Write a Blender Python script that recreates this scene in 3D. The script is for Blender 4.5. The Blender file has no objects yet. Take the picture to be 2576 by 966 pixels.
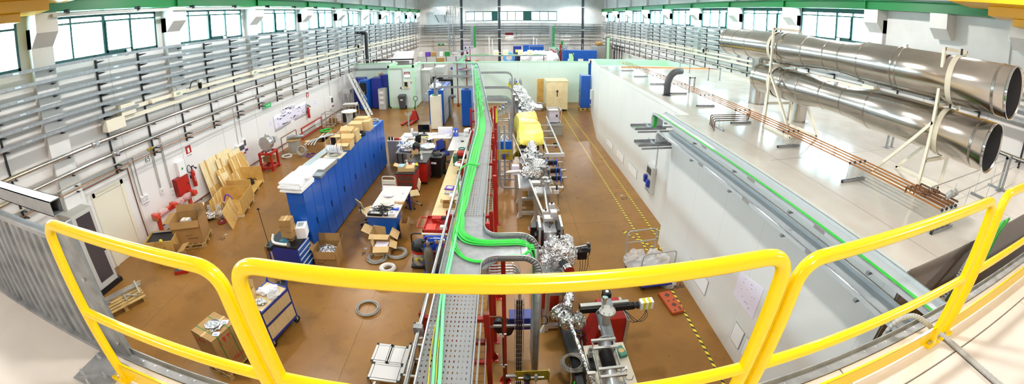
EXPOSURE=-0.22
import bpy,math,random
from mathutils import Vector,Matrix
PI=math.pi
rnd=random.Random(7)
SC=bpy.context.scene
COL=SC.collection
F,CX,CY,PITCH,YAW,ROLL,K3=968.15,1288.0,269.07,.2274,-.0226,-.004,-.0374
EYE=Vector((0,0,5.8))
RCAM=Matrix.Rotation(YAW,3,'Z')@Matrix.Rotation(-PITCH,3,'X')@Matrix.Rotation(-ROLL,3,'Y')
def ray(px,py):
 u,v=px-CX,-(py-CY)
 r=math.hypot(u,v);q=r/F;th=q+K3*q**3
 s=math.sin(th)/r if r>1e-9 else 0
 return RCAM@Vector((u*s,math.cos(th),v*s))
def fl(px,py,z=0.0):
 d=ray(px,py);return EYE+d*((z-EYE.z)/d.z)
def wx(px,py,x):
 d=ray(px,py);return EYE+d*(x/d.x)
def wy(px,py,y):
 d=ray(px,py);return EYE+d*(y/d.y)
cam=bpy.data.cameras.new('camera');camo=bpy.data.objects.new('camera',cam);COL.objects.link(camo)
SC.camera=camo
r_,f_,u_=RCAM@Vector((1,0,0)),RCAM@Vector((0,1,0)),RCAM@Vector((0,0,1))
camo.matrix_world=Matrix(((r_.x,u_.x,-f_.x,EYE.x),(r_.y,u_.y,-f_.y,EYE.y),(r_.z,u_.z,-f_.z,EYE.z),(0,0,0,1)))
cam.type='PANO';cam.panorama_type='FISHEYE_LENS_POLYNOMIAL'
cam.sensor_fit='HORIZONTAL';cam.sensor_width=25.76;cam.fisheye_fov=math.radians(200)
fm=F*.01
cam.fisheye_polynomial_k0=0;cam.fisheye_polynomial_k1=-1/fm;cam.fisheye_polynomial_k2=0
cam.fisheye_polynomial_k3=-K3/fm**3;cam.fisheye_polynomial_k4=0
cam.shift_y=-(483-CY)/966.0
cam.clip_start=.02;cam.clip_end=300
vs=SC.view_settings;vs.view_transform='Standard';vs.look='None';vs.gamma=1;vs.use_curve_mapping=False
def srgb(c):
 if isinstance(c,str):
  c=tuple(int(c[i:i+2],16)/255 for i in(0,2,4))
 return tuple(x/12.92 if x<=.04045 else((x+.055)/1.055)**2.4 for x in c)+(1,)
MATS={}
def mat(name,col,rough=.5,metal=0,noise=0,scale=4,bump=0,bscale=60,coat=0,col2=None,spec=.5,trans=0,emit=0,alpha=1,stretch=None):
 """principled material; noise varies the colour towards col2, bump adds fine relief"""
 if name in MATS:return MATS[name]
 m=bpy.data.materials.new(name);m.use_nodes=True;nt=m.node_tree;N=nt.nodes;L=nt.links
 b=N['Principled BSDF'];c=srgb(col)
 b.inputs['Base Color'].default_value=c;b.inputs['Roughness'].default_value=rough;b.inputs['Metallic'].default_value=metal
 b.inputs['Specular IOR Level'].default_value=spec
 if coat:b.inputs['Coat Weight'].default_value=coat;b.inputs['Coat Roughness'].default_value=.06
 if trans:b.inputs['Transmission Weight'].default_value=trans
 if alpha<1:b.inputs['Alpha'].default_value=alpha
 if emit:b.inputs['Emission Color'].default_value=c;b.inputs['Emission Strength'].default_value=emit
 tc=None
 if noise or bump:
  tc=N.new('ShaderNodeTexCoord');mp=N.new('ShaderNodeMapping');L.new(tc.outputs['Object'],mp.inputs[0])
  if stretch:mp.inputs['Scale'].default_value=stretch
 if noise:
  n=N.new('ShaderNodeTexNoise');n.inputs['Scale'].default_value=scale;n.inputs['Detail'].default_value=6
  L.new(mp.outputs[0],n.inputs['Vector'])
  rp=N.new('ShaderNodeValToRGB');rp.color_ramp.elements[0].position=.35;rp.color_ramp.elements[1].position=.7
  d=srgb(col2)if col2 else tuple(x*(1-noise)for x in c[:3])+(1,)
  rp.color_ramp.elements[0].color=c;rp.color_ramp.elements[1].color=d
  L.new(n.outputs['Fac'],rp.inputs[0]);L.new(rp.outputs[0],b.inputs['Base Color'])
 if bump:
  n=N.new('ShaderNodeTexNoise');n.inputs['Scale'].default_value=bscale;n.inputs['Detail'].default_value=3
  L.new(mp.outputs[0],n.inputs['Vector'])
  bp=N.new('ShaderNodeBump');bp.inputs['Strength'].default_value=bump;bp.inputs['Distance'].default_value=.02
  L.new(n.outputs['Fac'],bp.inputs['Height']);L.new(bp.outputs[0],b.inputs['Normal'])
 MATS[name]=m;return m
class Mx(dict):
 def __missing__(s,k):raise KeyError(k)
M=Mx()
def dm(k,*a,**kw):M[k]=mat(k,*a,**kw)
dm('yellow','f6cc00',.25,coat=.3,spec=.4)
dm('crane_yellow','e0a800',.35)
dm('galv','a3a5a7',.42,.4,noise=.25,scale=9,col2='8f9296')
dm('galv_dull','a2a4a6',.5,.3,noise=.3,scale=7,col2='7d8083')
dm('steel','d2d2d3',.28,.7,noise=.1,scale=5)
dm('chrome','e4e4e6',.08,1)
dm('alu','d6d4d0',.32,.75)
dm('alu_panel','d8d4d2',.5,.15)
dm('duct','c6c2bc',.2,1,noise=.12,scale=2,bump=.02,bscale=3)
dm('pipe_bright','dcdad6',.14,1)
dm('dark_metal','3a3c3e',.45,.6)
dm('black','131314',.45)
dm('black_gloss','0c0c0e',.12)
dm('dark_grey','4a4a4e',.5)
dm('grey','9a9a98',.5)
dm('light_grey','c6c6c2',.5)
dm('grey_metal','aaaaa6',.45,.1)
dm('white','f2f0ee',.45)
dm('paper','f4f0f6',.7)
dm('paper_lilac','e9e2f2',.7)
dm('cream','e9e2ce',.45)
dm('beige','ddd3bd',.5)
dm('foam','ffffff',.7)
dm('blue','0c5abc',.32,noise=.15,scale=2,coat=.2)
dm('blue_dark','27348c',.4)
dm('blue_bright','2a57d8',.35)
dm('chair_blue','24368f',.85)
dm('red','b3261c',.4)
dm('red_dark','8e1c14',.42)
dm('post_red','a3201a',.42)
dm('red_orange','d2402a',.4)
dm('terracotta','b9542d',.65)
dm('brown_dark','5a3b2b',.5)
dm('green_cable','2cc440',.38)
dm('green_pale','79d6a0',.4)
dm('green_dark','1f8a3a',.4)
dm('cable_yellow','d8cf3a',.4)
dm('cable_grey','a7a49c',.5)
dm('cable_white','e4e2dc',.5)
dm('crane_green','1d7a3c',.4)
dm('mint','dbeade',.45,noise=.05,scale=.6)
dm('mint_trim','b4e4bd',.4)
dm('mint_bright','bdf0c4',.4)
dm('frame_green','0f4a44',.4)
dm('card','b48b54',.75,noise=.15,scale=3)
dm('card_light','d8b67e',.75,noise=.1,scale=3)
dm('card_dark','8c673c',.75)
dm('ply','dcb668',.6,noise=.3,scale=3,col2='c4954a',stretch=(1,6,1))
dm('ply_pale','f0e0b4',.6,noise=.2,scale=3,col2='e2cb98',stretch=(1,5,1))
dm('wood_pallet','d2b276',.7,noise=.3,scale=5,col2='a98850')
dm('desk_wood','e2c894',.5,noise=.15,scale=4,stretch=(1,6,1))
dm('desk_top','dcd6d2',.45)
dm('tarp','e8d658',.4,bump=.25,bscale=6)
dm('plastic_clear','f4f4f6',.12,spec=.6,alpha=.45)
dm('plastic_film','eeeeee',.2,alpha=.42,bump=.5,bscale=30)
dm('copper','b0703c',.28,1)
dm('copper_dark','6b4a34',.4,.8)
dm('cover_green','4d8a72',.5)
dm('purple','6a3fb0',.6)
dm('block_white','e6e6e2',.4,noise=.05,scale=.8)
dm('block_roof','ddd8d0',.13,coat=.4,noise=.12,scale=1.4,col2='d0c8bc')
dm('block_side','a9a29a',.42)
dm('slab','e2d8ce',.6,noise=.1,scale=2,bump=.05,bscale=120)
dm('ink','2a2c33',.7)
dm('ink_red','c23a2a',.7)
dm('sign_green','169a50',.4)
dm('screen','08090b',.15)
dm('rust','7d4f3a',.6)
dm('pole_black','26262b',.35)
dm('lamp','fff6e6',.5,emit=14)
dm('tray_pale','c6cdd1',.4,.25)
dm('led_red','ff2a1a',.4,emit=3)
dm('olive','a8901c',.4)
# crumpled aluminium foil
def foil():
 m=bpy.data.materials.new('foil');m.use_nodes=True;nt=m.node_tree;N=nt.nodes;L=nt.links
 b=N['Principled BSDF'];b.inputs['Base Color'].default_value=(.88,.88,.89,1);b.inputs['Metallic'].default_value=1;b.inputs['Roughness'].default_value=.24
 tc=N.new('ShaderNodeTexCoord');v=N.new('ShaderNodeTexVoronoi');v.inputs['Scale'].default_value=22
 n=N.new('ShaderNodeTexNoise');n.inputs['Scale'].default_value=14
 L.new(tc.outputs['Object'],n.inputs['Vector']);L.new(n.outputs['Color'],v.inputs['Vector'])if 0 else L.new(tc.outputs['Object'],v.inputs['Vector'])
 bp=N.new('ShaderNodeBump');bp.inputs['Strength'].default_value=.9;bp.inputs['Distance'].default_value=.03
 L.new(v.outputs['Distance'],bp.inputs['Height']);L.new(bp.outputs[0],b.inputs['Normal'])
 return m
M['foil']=foil()
def mathn(N,L,op,a,b=None):
 n=N.new('ShaderNodeMath');n.operation=op
 for i,x in enumerate((a,b)):
  if x is None:continue
  if isinstance(x,(int,float)):n.inputs[i].default_value=x
  else:L.new(x,n.inputs[i])
 return n.outputs[0]
# thin window glass
def glass():
 m=bpy.data.materials.new('glass');m.use_nodes=True;nt=m.node_tree;N=nt.nodes;L=nt.links
 N.remove(N['Principled BSDF']);t=N.new('ShaderNodeBsdfTransparent');t.inputs[0].default_value=(.93,.97,.97,1)
 g=N.new('ShaderNodeBsdfGlossy');g.inputs['Roughness'].default_value=.03
 fr=N.new('ShaderNodeFresnel');mx=N.new('ShaderNodeMixShader')
 ge=N.new('ShaderNodeNewGeometry');L.new(mathn(N,L,'MULTIPLY',fr.outputs[0],mathn(N,L,'SUBTRACT',1.0,ge.outputs['Backfacing'])),mx.inputs[0]);L.new(t.outputs[0],mx.inputs[1]);L.new(g.outputs[0],mx.inputs[2]);L.new(mx.outputs[0],N['Material Output'].inputs[0])
 return m
M['glass']=glass()
# perforated galvanised sheet: slots are real see-through holes
def perforated(name,px,py,wx_,wy_,col='b9bbbd'):
 m=bpy.data.materials.new(name);m.use_nodes=True;nt=m.node_tree;N=nt.nodes;L=nt.links
 b=N['Principled BSDF'];b.inputs['Base Color'].default_value=srgb(col);b.inputs['Metallic'].default_value=.35;b.inputs['Roughness'].default_value=.45
 tc=N.new('ShaderNodeTexCoord');sp=N.new('ShaderNodeSeparateXYZ');L.new(tc.outputs['Object'],sp.inputs[0])
 def cell(o,p,w):
  a=mathn(N,L,'MODULO',mathn(N,L,'ADD',mathn(N,L,'DIVIDE',o,p),1000.0),1.0)
  return mathn(N,L,'LESS_THAN',mathn(N,L,'ABSOLUTE',mathn(N,L,'SUBTRACT',a,.5)),w/p/2)
 h=mathn(N,L,'MULTIPLY',cell(sp.outputs[0],px,wx_),cell(sp.outputs[1],py,wy_))
 t=N.new('ShaderNodeBsdfTransparent');mx=N.new('ShaderNodeMixShader')
 L.new(h,mx.inputs[0]);L.new(b.outputs[0],mx.inputs[1]);L.new(t.outputs[0],mx.inputs[2]);L.new(mx.outputs[0],N['Material Output'].inputs[0])
 return m
M['perf']=perforated('perforated_sheet',.042,.068,.012,.026,'8f9193')
# wall panels, floor: procedural with joints
def panel_mat(name,col,axis,period,col2,rough=.55,jw=.012,jcol='8d8b88',off=0,hz=None,noise=.5):
 m=bpy.data.materials.new(name);m.use_nodes=True;nt=m.node_tree;N=nt.nodes;L=nt.links
 b=N['Principled BSDF'];b.inputs['Roughness'].default_value=rough
 tc=N.new('ShaderNodeTexCoord');sp=N.new('ShaderNodeSeparateXYZ');L.new(tc.outputs['Object'],sp.inputs[0])
 a=mathn(N,L,'MODULO',mathn(N,L,'ADD',mathn(N,L,'DIVIDE',mathn(N,L,'SUBTRACT',sp.outputs[axis],off),period),1000.0),1.0)
 j=mathn(N,L,'LESS_THAN',a,jw/period)
 n=N.new('ShaderNodeTexNoise');n.inputs['Scale'].default_value=noise;n.inputs['Detail'].default_value=7;L.new(tc.outputs['Object'],n.inputs['Vector'])
 rp=N.new('ShaderNodeValToRGB');rp.color_ramp.elements[0].position=.3;rp.color_ramp.elements[1].position=.75
 rp.color_ramp.elements[0].color=srgb(col);rp.color_ramp.elements[1].color=srgb(col2);L.new(n.outputs['Fac'],rp.inputs[0])
 mx=N.new('ShaderNodeMix');mx.data_type='RGBA';L.new(j,mx.inputs['Factor']);L.new(rp.outputs[0],mx.inputs['A']);mx.inputs['B'].default_value=srgb(jcol)
 L.new(mx.outputs['Result'],b.inputs['Base Color'])
 return m
M['wall']=panel_mat('wall_panels','efebe8',1,2.35,'e6e2df',off=.3)
M['wall_far']=panel_mat('wall_far_panels','ebe8e4',0,2.4,'dedad5')
M['concrete_white']=mat('concrete_white','ebe9e6',.6,noise=.12,scale=1.2,bump=.04,bscale=40)
M['block_panel']=panel_mat('block_panels','e4e4e0',1,1.2,'dcdcd8',rough=.42,jw=.006,jcol='bdbdb8',off=.35)
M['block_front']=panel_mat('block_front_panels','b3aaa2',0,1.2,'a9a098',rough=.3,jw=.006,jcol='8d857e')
M['mint_panel']=panel_mat('mint_panels','deeee4',0,2.2,'d8e8de',rough=.42,jw=.008,jcol='b2cbb8')
def floor_mat():
 m=bpy.data.materials.new('floor_resin');m.use_nodes=True;nt=m.node_tree;N=nt.nodes;L=nt.links
 b=N['Principled BSDF'];b.inputs['Roughness'].default_value=.3;b.inputs['Specular IOR Level'].default_value=.36
 tc=N.new('ShaderNodeTexCoord');sp=N.new('ShaderNodeSeparateXYZ');L.new(tc.outputs['Object'],sp.inputs[0])
 def noise(s,d=8,rough=.6):
  n=N.new('ShaderNodeTexNoise');n.inputs['Scale'].default_value=s;n.inputs['Detail'].default_value=d;n.inputs['Roughness'].default_value=rough
  L.new(tc.outputs['Object'],n.inputs['Vector']);return n.outputs['Fac']
 rp=N.new('ShaderNodeValToRGB');e=rp.color_ramp.elements
 e[0].position=.28;e[0].color=srgb('835b27');e[1].position=.72;e[1].color=srgb('a27439')
 L.new(noise(.55),rp.inputs[0])
 st=N.new('ShaderNodeValToRGB');st.color_ramp.elements[0].position=.3;st.color_ramp.elements[0].color=(.62,.58,.5,1);st.color_ramp.elements[1].position=.46;st.color_ramp.elements[1].color=(1,1,1,1)
 L.new(noise(1.7,4),st.inputs[0])
 m1=N.new('ShaderNodeMix');m1.data_type='RGBA';m1.blend_type='MULTIPLY';m1.inputs['Factor'].default_value=.55
 L.new(rp.outputs[0],m1.inputs['A']);L.new(st.outputs[0],m1.inputs['B'])
 wob=mathn(N,L,'MULTIPLY',mathn(N,L,'SUBTRACT',noise(3,4),.5),.05)
 def joint(axis,period,off,w):
  p=mathn(N,L,'ADD',sp.outputs[axis],wob)
  a=mathn(N,L,'MODULO',mathn(N,L,'ADD',mathn(N,L,'DIVIDE',mathn(N,L,'SUBTRACT',p,off),period),1000.0),1.0)
  return mathn(N,L,'LESS_THAN',a,w/period)
 j=mathn(N,L,'MAXIMUM',joint(0,5.0,2.05,.014),joint(1,9.6,.2,.02))
 m2=N.new('ShaderNodeMix');m2.data_type='RGBA';L.new(mathn(N,L,'MULTIPLY',j,.6),m2.inputs['Factor']);L.new(m1.outputs['Result'],m2.inputs['A']);m2.inputs['B'].default_value=srgb('4d351d')
 L.new(m2.outputs['Result'],b.inputs['Base Color'])
 rr=N.new('ShaderNodeMapRange');L.new(noise(2.3,5),rr.inputs[0]);rr.inputs['To Min'].default_value=.2;rr.inputs['To Max'].default_value=.42
 L.new(rr.outputs[0],b.inputs['Roughness'])
 return m
M['floor']=floor_mat()
def stripe_mat():
 m=bpy.data.materials.new('hazard_tape');m.use_nodes=True;nt=m.node_tree;N=nt.nodes;L=nt.links
 b=N['Principled BSDF'];b.inputs['Roughness'].default_value=.4
 tc=N.new('ShaderNodeTexCoord');sp=N.new('ShaderNodeSeparateXYZ');L.new(tc.outputs['UV'],sp.inputs[0])
 a=mathn(N,L,'MODULO',mathn(N,L,'ADD',sp.outputs[0],sp.outputs[1]),1.0)
 s=mathn(N,L,'LESS_THAN',a,.5)
 mx=N.new('ShaderNodeMix');mx.data_type='RGBA';L.new(s,mx.inputs['Factor']);mx.inputs['A'].default_value=srgb('f0dc3c');mx.inputs['B'].default_value=srgb('3c3a22')
 L.new(mx.outputs['Result'],b.inputs['Base Color']);return m
M['hazard']=stripe_mat()
def perp(d):
 u=Vector((0,0,1))if abs(d.z)<.95 else Vector((1,0,0))
 a=d.cross(u).normalized();return a,a.cross(d).normalized()
W={'world':True};S={'smooth':True}
class MB:
 def __init__(s):s.v=[];s.f=[];s.mi=[];s.mats=[];s.cur=0;s.st=[]
 def use(s,m):
  m=M[m]if isinstance(m,str)else m
  if m not in s.mats:s.mats.append(m)
  s.cur=s.mats.index(m);return s
 def add(s,vs_,fs):
  s.st.append((len(s.v),len(s.f)));o=len(s.v);s.v+=[Vector(p)for p in vs_];s.f+=[tuple(i+o for i in f)for f in fs];s.mi+=[s.cur]*len(fs);return s
 def hexa(s,p):
  return s.add(p,[(3,2,1,0),(4,5,6,7),(0,1,5,4),(1,2,6,5),(2,3,7,6),(3,0,4,7)])
 def box(s,c,d,rz=0,R=None):
  c=Vector(c);x,y,z=d[0]/2,d[1]/2,d[2]/2
  R=R or Matrix.Rotation(rz,3,'Z')
  return s.hexa([c+R@Vector(p)for p in((-x,-y,-z),(x,-y,-z),(x,y,-z),(-x,y,-z),(-x,-y,z),(x,-y,z),(x,y,z),(-x,y,z))])
 def b2(s,x0,x1,y0,y1,z0,z1):
  return s.box(((x0+x1)/2,(y0+y1)/2,(z0+z1)/2),(abs(x1-x0),abs(y1-y0),abs(z1-z0)))
 def bar(s,a,b,w,h=None,up=None):
  a,b=Vector(a),Vector(b);d=(b-a).normalized();h=h or w
  if up is None:e1,e2=perp(d)
  else:e1=d.cross(Vector(up)).normalized();e2=e1.cross(d).normalized()
  e1=e1*w/2;e2=e2*h/2
  return s.hexa([a-e1-e2,a+e1-e2,b+e1-e2,b-e1-e2,a-e1+e2,a+e1+e2,b+e1+e2,b-e1+e2])
 def cyl(s,a,b,r,r2=None,n=12,cap=True):
  a,b=Vector(a),Vector(b);r2=r if r2 is None else r2;d=(b-a).normalized();e1,e2=perp(d)
  vs_=[];fs=[]
  for c,rr in((a,r),(b,r2)):
   for i in range(n):
    t=2*PI*i/n;vs_.append(c+e1*(rr*math.cos(t))+e2*(rr*math.sin(t)))
  for i in range(n):
   j=(i+1)%n;fs.append((i,i+n,j+n,j))
  if cap:fs+=[tuple(range(n)),tuple(range(2*n-1,n-1,-1))]
  return s.add(vs_,fs)
 def tube(s,pts,r,n=8,closed=False,cap=True):
  P=[Vector(p)for p in pts];k=len(P);vs_=[];fs=[];e=None
  for i in range(k):
   if closed:d=P[(i+1)%k]-P[i-1]
   else:d=P[min(i+1,k-1)]-P[max(i-1,0)]
   if d.length<1e-9:d=Vector((0,0,1))
   d.normalize()
   if e is None:e=perp(d)[0]
   e=e-d*e.dot(d)
   if e.length<1e-6:e=perp(d)[0]
   e.normalize();f=d.cross(e);rr=r[i]if isinstance(r,(list,tuple))else r
   for j in range(n):
    t=2*PI*j/n;vs_.append(P[i]+e*(rr*math.cos(t))+f*(rr*math.sin(t)))
  for i in range(k if closed else k-1):
   for j in range(n):
    a=i*n+j;b=i*n+(j+1)%n;i2=(i+1)%k
    fs.append((a,b,i2*n+(j+1)%n,i2*n+j))
  if cap and not closed:fs+=[tuple(range(n-1,-1,-1)),tuple((k-1)*n+j for j in range(n))]
  return s.add(vs_,fs)
 def lathe(s,prof,c=(0,0,0),axis=(0,0,1),n=20,cap=True):
  c=Vector(c);d=Vector(axis).normalized();e1,e2=perp(d);vs_=[];fs=[]
  for(r,h)in prof:
   for j in range(n):
    t=2*PI*j/n;vs_.append(c+d*h+e1*(r*math.cos(t))+e2*(r*math.sin(t)))
  for i in range(len(prof)-1):
   for j in range(n):
    k=(j+1)%n;fs.append((i*n+j,(i+1)*n+j,(i+1)*n+k,i*n+k))
  if cap:fs+=[tuple(range(n)),tuple(range((len(prof))*n-1,(len(prof)-1)*n-1,-1))]
  return s.add(vs_,fs)
 def prism(s,poly,z0,z1):
  n=len(poly)
  return s.add([(x,y,z0)for x,y in poly]+[(x,y,z1)for x,y in poly],[tuple(range(n-1,-1,-1)),tuple(range(n,2*n))]+[(i,(i+1)%n,(i+1)%n+n,i+n)for i in range(n)])
 def extr(s,poly3,d):
  n=len(poly3);P=[Vector(p)for p in poly3];d=Vector(d)
  return s.add(P+[p+d for p in P],[tuple(range(n-1,-1,-1)),tuple(range(n,2*n))]+[(i,(i+1)%n,(i+1)%n+n,i+n)for i in range(n)])
 def quad(s,a,b,c,d):return s.add([a,b,c,d],[(0,1,2,3)])
 def sheet(s,fn,nu,nv):
  vs_=[fn(i/nu,j/nv)for i in range(nu+1)for j in range(nv+1)]
  return s.add(vs_,[(i*(nv+1)+j,(i+1)*(nv+1)+j,(i+1)*(nv+1)+j+1,i*(nv+1)+j+1)for i in range(nu)for j in range(nv)])
 def blob(s,c,d,seed=0,amp=.25,nu=14,nv=9,sup=1.0,flat=0):
  R=random.Random(seed);c=Vector(c);vs_=[];fs=[]
  ph=[(R.uniform(1,4),R.uniform(1,4),R.uniform(0,6),R.uniform(0,6))for _ in range(4)]
  for j in range(nv+1):
   la=-PI/2+PI*j/nv
   for i in range(nu):
    lo=2*PI*i/nu
    k=1+amp*(sum(math.sin(a*lo+p)*math.cos(b*la*1.5+q)for a,b,p,q in[(round(a),b,p,q)for a,b,p,q in ph])/4+R.uniform(-.5,.5))
    x,y,z=math.cos(la)*math.cos(lo),math.cos(la)*math.sin(lo),math.sin(la)
    if sup!=1:x,y,z=[math.copysign(abs(t)**sup,t)for t in(x,y,z)]
    if j in(0,nv):k=1
    z=z*k
    if flat and z<-flat:z=-flat
    vs_.append(c+Vector((x*k*d[0]/2,y*k*d[1]/2,z*d[2]/2)))
  for j in range(nv):
   for i in range(nu):
    i2=(i+1)%nu;fs.append((j*nu+i,j*nu+i2,(j+1)*nu+i2,(j+1)*nu+i))
  return s.add(vs_,fs)
 def B(s,name,m=None,parent=None,smooth=False,bevel=0,world=False,thick=0):
  vv=s.v
  if parent is not None and world:
   inv=wm(parent).inverted();vv=[inv@p for p in vv]
  me=bpy.data.meshes.new(name);me.from_pydata([tuple(p)for p in vv],[],s.f)
  ms=s.mats if s.mats else[M[m]if isinstance(m,str)else m]
  for x in ms:me.materials.append(x)
  if len(ms)>1:me.polygons.foreach_set('material_index',s.mi)
  if smooth:
   me.polygons.foreach_set('use_smooth',[True]*len(me.polygons));me.set_sharp_from_angle(angle=math.radians(40 if smooth is True else smooth))
  me.update()
  o=bpy.data.objects.new(name,me);COL.objects.link(o)
  if parent is not None:o.parent=parent
  if thick:md=o.modifiers.new('solid','SOLIDIFY');md.thickness=thick;md.offset=0
  if bevel:md=o.modifiers.new('bevel','BEVEL');md.width=bevel;md.segments=2;md.limit_method='ANGLE';md.angle_limit=.6
  return o
def each(mb,name,m,parent,**kw):
 """every piece of the builder becomes a part of its own"""
 out=[];S=mb.st+[(len(mb.v),len(mb.f))]
 for(a,f0),(b,f1)in zip(S,S[1:]):
  q=MB();q.v=mb.v[a:b];q.f=[tuple(i-a for i in f)for f in mb.f[f0:f1]];q.mi=[0]*len(q.f)
  out.append(q.B(name,m,parent,**kw))
 return out
def wm(o):
 m=Matrix.LocRotScale(o.location,o.rotation_euler,o.scale)
 return wm(o.parent)@m if o.parent else m
def tag(o,label,cat=None,group=None,kind=None):
 if label:o['label']=label
 if cat:o['category']=cat
 if group:o['group']=group
 if kind:o['kind']=kind
 return o
def T(name,label,cat,loc=(0,0,0),rz=0,group=None,kind=None):
 o=bpy.data.objects.new(name,None);COL.objects.link(o);o.location=loc;o.rotation_euler=(0,0,rz);o.empty_display_size=.1
 return tag(o,label,cat,group,kind)
KIDS={}
def copy_tree(o,parent=None):
 c=o.copy();COL.objects.link(c)
 if parent is not None:c.parent=parent
 for ch in[x for x in bpy.data.objects if x.parent==o and x is not c]:copy_tree(ch,c)
 return c
def dup(o,loc,rz=None,label=None,group=None,kids=None):
 c=copy_tree(o);c.location=loc
 if rz is not None:c.rotation_euler=(0,0,rz)
 if label:c['label']=label
 if group:c['group']=group
 return c
def arc(c,r,a0,a1,n=8,plane='xy'):
 out=[]
 for i in range(n+1):
  t=a0+(a1-a0)*i/n;x,y=r*math.cos(t),r*math.sin(t)
  out.append(Vector(c)+(Vector((x,y,0))if plane=='xy' else Vector((x,0,y))if plane=='xz' else Vector((0,x,y))))
 return out
def fillet(pts,r,n=6):
 P=[Vector(p)for p in pts];out=[P[0]]
 for i in range(1,len(P)-1):
  a,b,c=P[i-1],P[i],P[i+1];d1=(a-b);d2=(c-b);l=min(r,d1.length*.49,d2.length*.49)
  p,q=b+d1.normalized()*l,b+d2.normalized()*l
  for k in range(n+1):
   t=k/n;out.append((1-t)**2*p+2*t*(1-t)*b+t*t*q)
 out.append(P[-1]);return out
def spline(pts,n=6):
 P=[Vector(p)for p in pts];P=[2*P[0]-P[1]]+P+[2*P[-1]-P[-2]];out=[]
 for i in range(1,len(P)-2):
  for k in range(n):
   t=k/n;a,b,c,d=P[i-1:i+3]
   out.append(.5*((2*b)+(c-a)*t+(2*a-5*b+4*c-d)*t*t+(3*b-a-3*c+d)*t**3))
 out.append(P[-2]);return out
def text(name,body,size,parent,loc,rot,m,align='CENTER',label=None):
 cu=bpy.data.curves.new(name,'FONT');cu.body=body;cu.size=size;cu.align_x=align;cu.align_y='CENTER';cu.extrude=.0005
 cu.materials.append(M[m]);c_=bpy.data.objects.new(name,cu);COL.objects.link(c_)
 me=bpy.data.meshes.new_from_object(c_,depsgraph=bpy.context.evaluated_depsgraph_get());bpy.data.objects.remove(c_);bpy.data.curves.remove(cu)
 me.name=name;o=bpy.data.objects.new(name,me);COL.objects.link(o)
 o.location=loc;o.rotation_euler=rot
 if parent is not None:o.parent=parent
 return o
def st(name,mb,m=None,**kw):
 o=mb.B(name,m,**kw);o['kind']='structure';return o
# ================================================================== SETTING
LAMP_W=900
XL,XR,YF,ZC=-10.9,13.0,49.0,8.7
Z0W,Z1W=5.66,6.93
YB=-7.0
w_=SC.world=bpy.data.worlds.new('sky');w_.use_nodes=True
def sky():
 nt=w_.node_tree;N=nt.nodes;L=nt.links;b=N['Background']
 tc=N.new('ShaderNodeTexCoord');n=N.new('ShaderNodeTexNoise');n.inputs['Scale'].default_value=5;n.inputs['Detail'].default_value=6
 L.new(tc.outputs['Generated'],n.inputs['Vector'])
 rp=N.new('ShaderNodeValToRGB');rp.color_ramp.elements[0].color=(.42,.74,.95,1);rp.color_ramp.elements[1].color=(.7,.9,1,1)
 rp.color_ramp.elements[0].position=.3;rp.color_ramp.elements[1].position=.6
 L.new(n.outputs['Fac'],rp.inputs[0]);L.new(rp.outputs[0],b.inputs[0]);b.inputs[1].default_value=SKY
SKY=36.0
sky()
st('floor',MB().b2(XL-.3,XR+.3,YB,YF+.3,-.2,0),'floor')
st('ceiling',MB().b2(XL-.3,XR+.3,YB,YF+.3,ZC,ZC+.2),'concrete_white')
YLW=[(9.33+4.72*k-4.05,9.33+4.72*k)for k in range(-1,9)]
YRW=[(9.95+4.72*k,9.95+4.72*k+3.95)for k in range(0,8)]
def side_wall(name,x,sgn,wins):
 mb=MB().use('wall');xa,xb=(x,x+sgn*.3)
 mb.b2(xa,xb,YB,YF+.3,0,Z0W)
 mb.use('concrete_white').b2(xa,xb,YB,YF+.3,Z1W,ZC)
 y=YB
 for a,b in wins:
  mb.b2(xa,xb,y,a,Z0W,Z1W);y=b
 mb.b2(xa,xb,y,YF+.3,Z0W,Z1W)
 st(name,mb)
side_wall('wall_left',XL,-1,YLW)
side_wall('wall_right',XR,1,YRW)
XFW=[wy(px,40,YF).x for px in(1171,1238,1256,1317,1336,1401)]
mb=MB().use('wall_far');mb.b2(XL,XR,YF,YF+.3,0,5.63).use('concrete_white').b2(XL,XR,YF,YF+.3,6.84,ZC)
mb.b2(XL,XFW[0],YF,YF+.3,5.63,6.84).b2(XFW[5],XR,YF,YF+.3,5.63,6.84)
mb.use('frame_green').b2(XFW[1],XFW[2],YF,YF+.3,5.63,6.84).b2(XFW[3],XFW[4],YF,YF+.3,5.63,6.84)
st('wall_far',mb)
st('wall_near',MB().b2(XL,XR,YB-.2,YB,0,ZC),'concrete_white')
wn=[0]
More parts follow.
